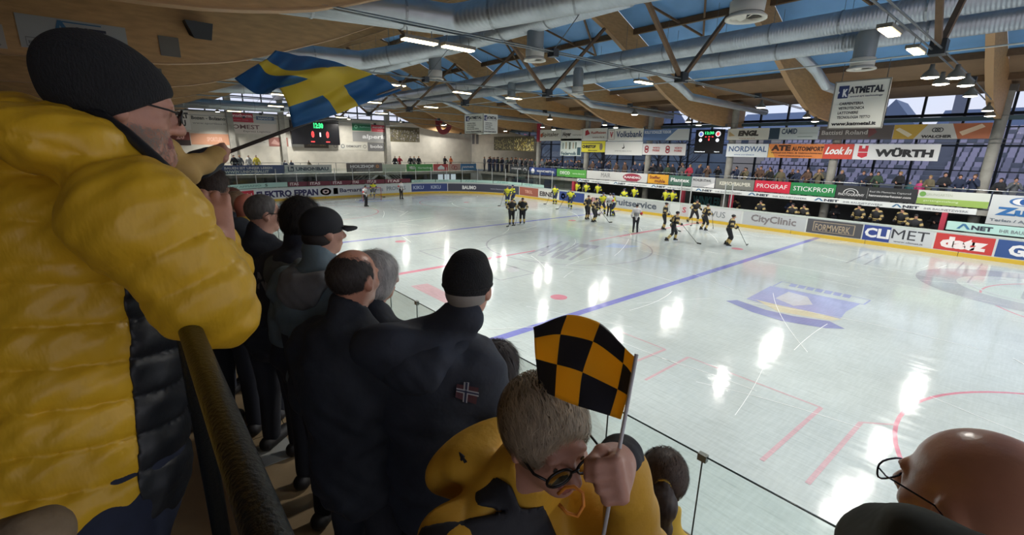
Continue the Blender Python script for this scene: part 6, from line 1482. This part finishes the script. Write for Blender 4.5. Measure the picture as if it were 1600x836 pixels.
def flag_grid(G,U_,V_,nu,nv,org,colour,mats,name,parent,rip=.012,th=.0012,fr=(9,7)):
    us=sorted(set([k/nu for k in range(nu+1)]+U_)); vs=sorted(set([k/nv for k in range(nv+1)]+V_)); Vx=[];mi=[];Fc=[]
    vd=np.array(org)-A_((16.602,-3.157,5.007)); vd/=np.linalg.norm(vd)
    for v in vs:
        row=[cr1(V_,[G[j][i] for j in range(len(V_))],v) for i in range(len(U_))]
        for u in us:
            p=cr1(U_,row,u); Vx.append(tuple(p+vd*rip*min(1,v*5)*(math.sin(fr[0]*u+fr[1]*v)+.5*math.sin(fr[1]*2.3*v-fr[0]*.9*u))-np.array(org)))
    n=len(us)
    for a in range(len(vs)-1):
        for b in range(n-1):
            Fc.append((a*n+b,a*n+b+1,(a+1)*n+b+1,(a+1)*n+b)); mi.append(colour((us[b]+us[b+1])/2,(vs[a]+vs[a+1])/2))
    o=mesh(name,Vx,Fc,mats,parent,True,mi); md=o.modifiers.new('thickness','SOLIDIFY'); md.thickness=th; return o
def cloth_mat(nm,c,tr=.25):
    m=mat(nm,c,.45,bump=.12,bscale=60,spec=.4); N=m.node_tree.nodes; L=m.node_tree.links; b=N['Principled BSDF']
    t=N.new('ShaderNodeBsdfTranslucent'); t.inputs[0].default_value=(*srgb(c),1); x=N.new('ShaderNodeMixShader'); x.inputs[0].default_value=tr
    L.new(b.outputs[0],x.inputs[1]); L.new(t.outputs[0],x.inputs[2]); L.new(x.outputs[0],N['Material Output'].inputs[0]); return m
flag_grid(G,U_,V_,26,40,tuple(pol0),lambda u,v:1 if (.4<u<.6 or .3125<v<.4375) else 0,[cloth_mat('flag_blue',(84,146,196),.55),cloth_mat('flag_yellow',(240,224,96),.55)],'cloth',fl,.022,fr=(8,15))

# ================================================================ FANS IN THE ROW BELOW
def dk(nm,c): return FAB['cloth'](nm,c)
DKC=dk('dark_jacket',(34,39,48)); DKC2=dk('charcoal_jacket',(44,50,62)); TRD=mat('trousers_dark',(36,38,46))
# man with thinning hair
fi=Fan((14.898,-2.527,4.503),2.92,-25,0,3,0,'man with a bald crown and dark collar in the row below, seen from behind',1.02).joints()
fi.skin(.0075,[SKIND,LIP],lip=1)
fi.coat(DKC,.011,1.22,extra=(cap(fi.L(-.05,-.04,fi.sz+.075),fi.L(.05,-.04,fi.sz+.075),.075,None,.03),),length=.12)
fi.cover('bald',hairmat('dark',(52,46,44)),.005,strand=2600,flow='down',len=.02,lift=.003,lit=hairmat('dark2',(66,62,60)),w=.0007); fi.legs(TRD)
# man in knit cap with big hooded jacket
fk=Fan((15.258,-2.231,4.501),2.92,-32,0,4,0,'man in a dark knit cap and big hooded jacket, back turned, centre of the row',1.02,shift=-.13).joints()
fk.skin(.0075,[SKIN2,LIP],lip=1)
fk.coat(DKC2,.011,1.26,extra=(ell(fk.L(-.10,-.13,fk.sz+.085),(.17,.10,.105),fk.Rb,.05),ell(fk.L(.05,-.11,fk.sz+.09),(.11,.06,.06),fk.Rb,.04),cap(fk.L(.08,.02,fk.sz+.10),fk.L(.03,.10,fk.sz+.085),.035,None,.03)),length=.16)
n_=lambda c,r,kk=.02,neg=False: ell(fk.hp(*c),r,fk.Rh,kk,0,neg)
P_=[n_((0,-.014,.038),(.092,.108,.098)),n_((0,.0,.11),(.06,.07,.035),.03),n_((0,.04,-.075),(.13,.14,.072),.008,True)]
fk.put('knit_cap',P_,.0055,KNIT); fk.hc=P_
fk.put('hat_fold',[cap(fk.hp(0,.088,.03),fk.hp(0,-.115,.012),.018,.018,.002)] and [ell(fk.hp(0,-.014,.018),(.094,.111,.022),fk.Rh,.01)],.0055,KNIT)
fk.put('hair',[n_((0,-.022,-.01),(.078,.088,.07)),n_((0,.09,-.03),(.12,.09,.12),.01,True),n_((0,.0,-.11),(.10,.10,.065),.01,True)],.006,hairmat('grey',(88,84,80)),parent=None)
hood(fk,DKC2,.05,.010,0,1.15); fk.legs(TRD)
# cross patch on the sleeve
def decal(fan,name,quads,m,off=0):
    V=[];Fc=[]
    for q in quads:
        b=len(V); n=6
        for i in range(n+1):
            for j in range(2):
                u=i/n; a_=A_(q[0])*(1-u)+A_(q[1])*u; b_=A_(q[3])*(1-u)+A_(q[2])*u; V.append(a_*(1-j)+b_*j)
        Fc+=[(b+2*i,b+2*i+1,b+2*i+3,b+2*i+2) for i in range(n)]
    V=A_(V); D_=V-A_((16.602,-3.157,5.007)); D_/=np.linalg.norm(D_,axis=1)[:,None]; Q=project(fan.cp,V,D_)-D_*(.003+off)
    o=mesh(name,Q,Fc,m,fan.root); fan.fix(o); return o
PW=mat('patch_white',(176,180,186),.8); PR=mat('patch_red',(86,52,60),.8); PBl=mat('patch_blue',(50,56,84),.8)
def pq(pts,d=1.2): return pts
decal(fk,'sleeve_patch',[((15.723,-2.591,4.427),(15.760,-2.549,4.418),(15.765,-2.561,4.377),(15.727,-2.599,4.394))],PR)
decal(fk,'patch_cross',[((15.724,-2.593,4.417),(15.763,-2.551,4.407),(15.765,-2.553,4.396),(15.726,-2.595,4.408)),((15.733,-2.576,4.432),(15.742,-2.566,4.431),(15.749,-2.578,4.380),(15.741,-2.586,4.383))],PW,.001)
decal(fk,'patch_cross_line',[((15.724,-2.594,4.414),(15.763,-2.552,4.404),(15.764,-2.552,4.399),(15.725,-2.594,4.410)),((15.736,-2.573,4.432),(15.740,-2.569,4.430),(15.747,-2.580,4.380),(15.744,-2.584,4.383))],PBl,.002)
# grey haired woman beyond
fj=Fan((14.764,-2.383,4.459),2.92,-30,25,6,0,'woman with a grey bob half hidden beyond the balding man',.94).joints()
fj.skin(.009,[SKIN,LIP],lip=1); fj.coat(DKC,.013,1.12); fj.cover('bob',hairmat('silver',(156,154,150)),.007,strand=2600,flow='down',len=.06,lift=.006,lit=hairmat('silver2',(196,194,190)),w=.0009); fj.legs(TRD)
# cap wearer in grey hoodie and denim
fh=Fan((14.351,-2.461,4.605),2.92,-35,25,5,0,'fan in a dark baseball cap with grey hood over a pale denim jacket',.98).joints()
fh.skin(.009,[SKIN,LIP],lip=1)
GHD=dk('grey_hoodie',(116,116,116)); DEN=dk('denim_pale',(104,122,130)); 
fh.coat([DEN],.011,1.22); hood(fh,GHD)
fh.cover('cap',mat('cap_black',(28,30,34),.8),.007); fh.put('hair',[ell(fh.hp(0,-.03,-.03),(.075,.075,.05),fh.Rh,.01)],.009,hairmat('dark',(40,38,38)),parent=None); fh.legs(TRD)
# dark haired fan in a team shirt
fg=Fan((13.956,-2.447,4.607),2.92,-40,5,5,0,'fan with thick dark hair in a dark team shirt with lettering',1.0).joints()
fg.skin(.010,[SKIN,LIP],lip=1); JK=dk('team_shirt_dark',(44,48,60)); JK2=dk('team_shirt_grey',(92,98,96))
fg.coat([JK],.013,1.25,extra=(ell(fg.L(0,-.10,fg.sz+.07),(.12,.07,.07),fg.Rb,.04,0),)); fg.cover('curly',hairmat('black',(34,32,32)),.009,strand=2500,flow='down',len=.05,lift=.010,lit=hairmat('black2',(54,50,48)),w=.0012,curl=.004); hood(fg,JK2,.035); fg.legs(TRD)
def shirt_text(fan,s,x0,x1,z0,z1,m,yaw_off=0):
    V,Fc=text_mesh(s,.04); P=A_([fan.L(x0+(x1-x0)*u,-.5,fan.sz+z0+(z1-z0)*v) for u,v in V]); d=fan.Rb@A_((0,1.,0)); Q=project(fan.cp,P,np.tile(d,(len(P),1)))-d*.003
    o=mesh('shirt_lettering',Q,Fc,m,fan.root); fan.fix(o)
SL=mat('letter_grey',(120,122,124),.8)
shirt_text(fg,'NSI',-.17,.02,-.06,.03,SL); 
shirt_text(fh,'11',-.12,.10,-.42,-.18,mat('letter_dark',(44,48,56),.8))
# man with glasses, grey hair
ff=Fan((13.421,-2.527,4.586),2.92,-35,30,5,0,'man with cropped grey hair and glasses, face turned to the ice',.98).joints()
ko=ff.skin(.009,[SKIN,LIP],lip=1); ff.coat([DKC],.013,1.25,extra=(cap(ff.L(-.16,-.02,ff.sz+.02),ff.L(-.09,-.03,ff.sz+.05),.05,None,.02),)); ff.cover('short',hairmat('salt',(96,92,88)),.008,strand=1400,flow='down',len=.012,lift=.003,w=.0008); glasses(ff.h,ff.Rh,.98,ko,th=.003); ff.legs(TRD)
# ruddy bald man in yellow hood, curly ones, hands
fe=Fan((12.894,-2.523,4.556),2.92,-45,0,8,0,'bald ruddy man in a yellow hooded jacket, back turned',1.0).joints()
fe.skin(.011,[mat('skin_red',(190,118,96),.5),LIP]); fe.coat([mat('yellow_dull',(178,146,54),.7)],.014,1.1,extra=(ell(fe.L(0,-.12,fe.sz+.05),(.15,.08,.08),fe.Rb,.05),)); hood(fe,mat('yellow_dull',(178,146,54),.7)); fe.legs(TRD)
fe2=Fan((12.320,-2.495,4.523),2.92,-40,0,8,0,'fan with short sandy hair beyond the bald ruddy man',.96).joints()
fe2.skin(.013,[SKIN,LIP]); fe2.coat([DKC],.018); fe2.cover('short',hairmat('sandy',(120,96,72)),.010); fe2.legs(TRD)
fd=Fan((12.993,-2.735,4.731),2.92,-50,20,0,0,'fan with dark curly hair above the clasped hands',1.02).joints()
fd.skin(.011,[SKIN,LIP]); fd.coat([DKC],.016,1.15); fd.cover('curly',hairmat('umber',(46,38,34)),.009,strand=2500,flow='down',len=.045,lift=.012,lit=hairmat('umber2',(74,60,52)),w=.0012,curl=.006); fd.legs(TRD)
fd2=Fan((12.292,-2.783,4.687),2.92,-40,0,0,0,'dark haired fan left of the curly head, partly behind the yellow shoulder',1.0).joints()
fd2.skin(.013,[SKIN,LIP]); fd2.coat([DKC2],.018); fd2.cover('curly',hairmat('umber',(46,38,34)),.010); fd2.legs(TRD)
fd3=Fan((11.240,-2.354,4.467),2.92,-40,0,0,0,'distant fan with reddish brown hair beside the red board panel',1.0).joints()
fd3.skin(.015,[SKIN,LIP]); fd3.coat([DKC],.02); fd3.cover('short',hairmat('auburn',(96,58,42)),.011); fd3.legs(TRD)
# dark long hair below the knit cap man
fl_=Fan((15.278,-2.111,4.143),2.5,-30,0,6,0,'person with long dark hair standing lower, beside the hooded jacket',.93).joints()
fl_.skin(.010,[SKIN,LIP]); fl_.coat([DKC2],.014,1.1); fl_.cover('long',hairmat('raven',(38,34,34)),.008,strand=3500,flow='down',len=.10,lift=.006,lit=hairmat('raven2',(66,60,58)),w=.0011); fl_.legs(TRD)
# child with pony tail
fn=Fan((15.960,-1.939,3.957),2.5,-30,0,2,0,'girl with a brown pony tail and yellow hair tie by the glass',.86).joints()
fn.skin(.009,[SKIN,LIP]); fn.coat([mat('yellow_jersey',(214,176,50),.7)],.013,.95)
HB2=hairmat('brown_dark',(62,50,44))
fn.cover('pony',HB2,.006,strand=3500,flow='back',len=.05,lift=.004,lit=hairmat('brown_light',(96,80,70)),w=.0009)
P_=[cap(fn.hp(0,-.105,.045),fn.hp(.0,-.145,-.0),.024,.040,.02),cap(fn.hp(0,-.145,-.0),fn.hp(0,-.125,-.12),.042,.034,.03),cap(fn.hp(0,-.125,-.12),fn.hp(0,-.115,-.2),.034,.010,.03)]
fn.put('pony_tail',P_,.006,HB2,disp=lambda X_,Y_,Z_:.0015*np.sin(X_*380+Y_*200))
MBt=MB(); 
pts=[fn.hp(.024*math.cos(2*pi*k/14),-.108-.012*math.sin(2*pi*k/14)*0,.046+.024*math.sin(2*pi*k/14)) for k in range(15)]
fn.fix(MBt.tube(pts,.006,6,False).build('hair_tie',mat('tie_yellow',(226,190,70),.6),fn.root,True)); fn.legs(TRD)

# ================================================================ WOMAN WITH GLASSES AND CHECKERED FLAG
YJ=mat('yellow_jacket',(214,164,50),.6,noise=.08,nscale=8,bump=.3,bscale=30); BJ=mat('black_jacket',(34,36,42),.7,bump=.3,bscale=30); ORG=mat('orange_cord',(226,140,50),.5)
fm_=Fan((15.991,-2.528,4.391),2.92,96,6,10,8,'short grey haired woman in glasses and yellow black jacket looking down, bottom centre',1.0,fwd=.10,lean=.04).joints()
hand_c=A_((16.206,-2.567,4.457)); stk0=A_((16.198,-2.566,4.442)); stk1=A_((16.177,-2.500,4.650)); sd=(stk1-stk0); sd/=np.linalg.norm(sd)
tocam=A_((16.602,-3.157,5.007))-hand_c; tocam/=np.linalg.norm(tocam)
rgt=np.cross(sd,tocam); 
lf=np.cross(tocam,sd)
HF=frame(sd*.85+lf*.35,tocam*.0+rgt*1.0)
loc=lambda p: A_(fm_.Rb.T@(A_(p)-fm_.base))
wr_=hand_c-HF[:,1]*.075*.95
fm_.arms=[(loc((16.198,-2.448,4.182)),loc(wr_)),(A_((.27,.05,fm_.sz-.27)),A_((.16,.22,fm_.sz-.34)))]
hm_=fingers(tuple(hand_c),HF,1.0,(78,92,62),2,(60,20),left=False)
bo=fm_.skin(.0058,[mat('skin_woman',(186,138,118),.5,noise=.06,nscale=25,bump=.05,bscale=120),LIP],hands=True,lip=1,jaw=.95,extra=hm_+[cap(tuple(wr_),tuple(hand_c),.026,.028,.015)])
eyes(fm_.h,fm_.Rh,1.0,bo); glasses(fm_.h,fm_.Rh,1.0,bo,th=.0032,w_=.028,h_=.021,round_=True)
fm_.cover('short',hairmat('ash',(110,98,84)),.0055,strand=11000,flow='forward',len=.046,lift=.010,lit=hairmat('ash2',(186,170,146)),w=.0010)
cf=[ell(fm_.L(-.0,-.11,fm_.sz+.085),(.135,.085,.080),fm_.Rb,.03,0),ell(fm_.L(.02,-.16,fm_.sz+.03),(.14,.07,.09),fm_.Rb,.03,0),
    cap(fm_.L(.10,.05,fm_.sz+.07),fm_.L(-.0,.14,fm_.sz-.01),.034,.03,.02,0),cap(fm_.L(-.10,.05,fm_.sz+.07),fm_.L(.0,.14,fm_.sz-.01),.034,.03,.02,0),
    cap((16.198,-2.448,4.182),tuple(wr_*.9+hand_c*.1),.055,.036,.01,0)]
fm_.coat([YJ],.0085,1.0,extra=cf,length=.05)
patch(fm_,'black_panel',fm_.cp,[plane_region([((15.865,-2.688,4.362),(15.962,-2.605,4.285),(15.917,-2.659,4.283)),((15.962,-2.605,4.285),(15.988,-2.597,4.230),(15.917,-2.659,4.283)),((15.988,-2.597,4.230),(15.921,-2.671,4.242),(15.917,-2.659,4.283)),((15.921,-2.671,4.242),(15.865,-2.688,4.362),(15.917,-2.659,4.283))],A_((15.926,-2.648,4.284))-.3,A_((15.926,-2.648,4.284))+.3),plane_region([((15.887,-2.725,4.207),(16.017,-2.557,4.245),(15.988,-2.624,4.161)),((16.017,-2.557,4.245),(16.064,-2.539,4.149),(15.988,-2.624,4.161))],A_((15.979,-2.635,4.161))-.3,A_((15.979,-2.635,4.161))+.3)],BJ,.009)
fm_.put('cuff',[cap(tuple(wr_*1.1-hand_c*.1),tuple(wr_*.95+hand_c*.05),.045,.040,.01)],.007,[BJ])
c0=A_((16.133,-2.583,4.392)); tb=MB().tube([(16.117,-2.623,4.381),(16.129,-2.617,4.400),(16.142,-2.608,4.406),(16.157,-2.600,4.398),(16.163,-2.603,4.376),(16.157,-2.611,4.353),(16.141,-2.622,4.354),(16.122,-2.625,4.362)],.0035,8); fm_.fix(tb.build('drawstring',ORG,fm_.root,True))
fm_.legs(TRD,.02)
cf_=empty('flag',tuple(stk0),0,'small black and yellow checkered flag on a white stick held up by the woman','flag')
MB().tube([tuple(-sd*.12),tuple(stk1-stk0+sd*.004)],.0036,10).build('stick',mat('stick_white',(196,196,198),.3),cf_,True)
Gc=[[(16.177,-2.500,4.647),(16.180,-2.510,4.618),(16.183,-2.524,4.583),(16.185,-2.542,4.542)],
    [(16.142,-2.485,4.650),(16.148,-2.496,4.623),(16.154,-2.515,4.579),(16.160,-2.541,4.536)],
    [(16.061,-2.461,4.668),(16.071,-2.492,4.639),(16.082,-2.532,4.589),(16.102,-2.562,4.536)],
    [(15.977,-2.468,4.661),(15.994,-2.506,4.633),(16.022,-2.541,4.584),(16.045,-2.568,4.532)],
    [(15.920,-2.516,4.628),(15.934,-2.524,4.608),(15.958,-2.541,4.573),(15.989,-2.558,4.520)]]
flag_grid(Gc,[0,.333,.667,1],[0,.25,.5,.75,1],18,28,tuple(stk0),lambda u,v:(int(u*3)+int(v*4))%2,[cloth_mat('flag_gold',(250,200,60),.5),cloth_mat('flag_black',(44,46,54),.1)],'cloth',cf_,.003,.0006)
# ================================================================ BALD MAN AT THE BOTTOM RIGHT
fo=Fan((16.628,-2.217,4.483),2.92,-52,-8,8,0,'bald man with thin framed glasses and dark green collar at the bottom right corner',1.06).joints()
bo=fo.skin(.0062,[mat('skin_scalp',(206,150,124),.28,noise=.10,nscale=18,bump=.06,bscale=120,spec=.7),LIP],lip=1)
glasses(fo.h,fo.Rh,1.06,bo,rim=mat('frame_steel',(30,36,60),.2,.6),th=.0016,w_=.029,h_=.017)
GRN=dk('green_coat',(58,62,56))
fo.coat(GRN,.010,1.05,extra=(cap(fo.L(-.09,-.02,fo.sz+.10),fo.L(.09,-.02,fo.sz+.10),.055,None,.03),ell(fo.L(0,-.09,fo.sz+.09),(.13,.07,.06),fo.Rb,.03),cap((16.532,-2.344,4.452),(16.581,-2.393,4.503),.030,.034,.02),cap((16.581,-2.393,4.503),(16.654,-2.414,4.514),.034,.04,.03),cap((16.530,-2.357,4.425),(16.570,-2.428,4.449),.04,.05,.03))); fo.legs(TRD)
# ================================================================ SMALL THINGS IN THE STAND
bg_=empty('bag',(15.576,-3.395,4.332),0,'grey brown crumpled bag at the bottom left corner','bag')
b0=A_((15.576,-3.395,4.332)); o=build('bag_body',[ell(b0,(.06,.07,.05),None,.03),ell(b0+A_((.02,.03,.01)),(.04,.04,.035),None,.03)],.009,mat('bag_canvas',(120,104,82),.9,noise=.2,nscale=20,bump=.4,bscale=40),bg_,disp=lambda X_,Y_,Z_:.004*np.sin(X_*60+Z_*50)*np.sin(Y_*70)); o.location=tuple(-b0)
sc0=(15.458,-3.075,4.596)
sf=empty('scarf',sc0,0,'yellow scarf fringe dangling below the sleeve of the yellow jacket','scarf')
mb=MB(); mb.box((-.02,-.012,-.01),(.02,.012,.05)); mb.build('scarf_band',YPUF,sf)
mb=MB()
for k in range(16): x=-.02+.0027*k; mb.tube([(x,0,0),(x+.002*math.sin(k),.003*math.cos(k),-.02),(x*1.2,.004*math.sin(k*2),-.045)],.0014,5)
o=mb.build('fringe',mat('fringe_yellow',(220,190,60),.8),sf); o['kind']='stuff'
pp=(13.45,-2.64,2.92); tag(box('paper_sheet',(pp[0]-.13,pp[1]-.1,2.922),(pp[0]+.13,pp[1]+.1,2.926),mat('paper',(170,170,164),.8)),'crumpled leaflet lying on the wooden step beside the rail','paper')
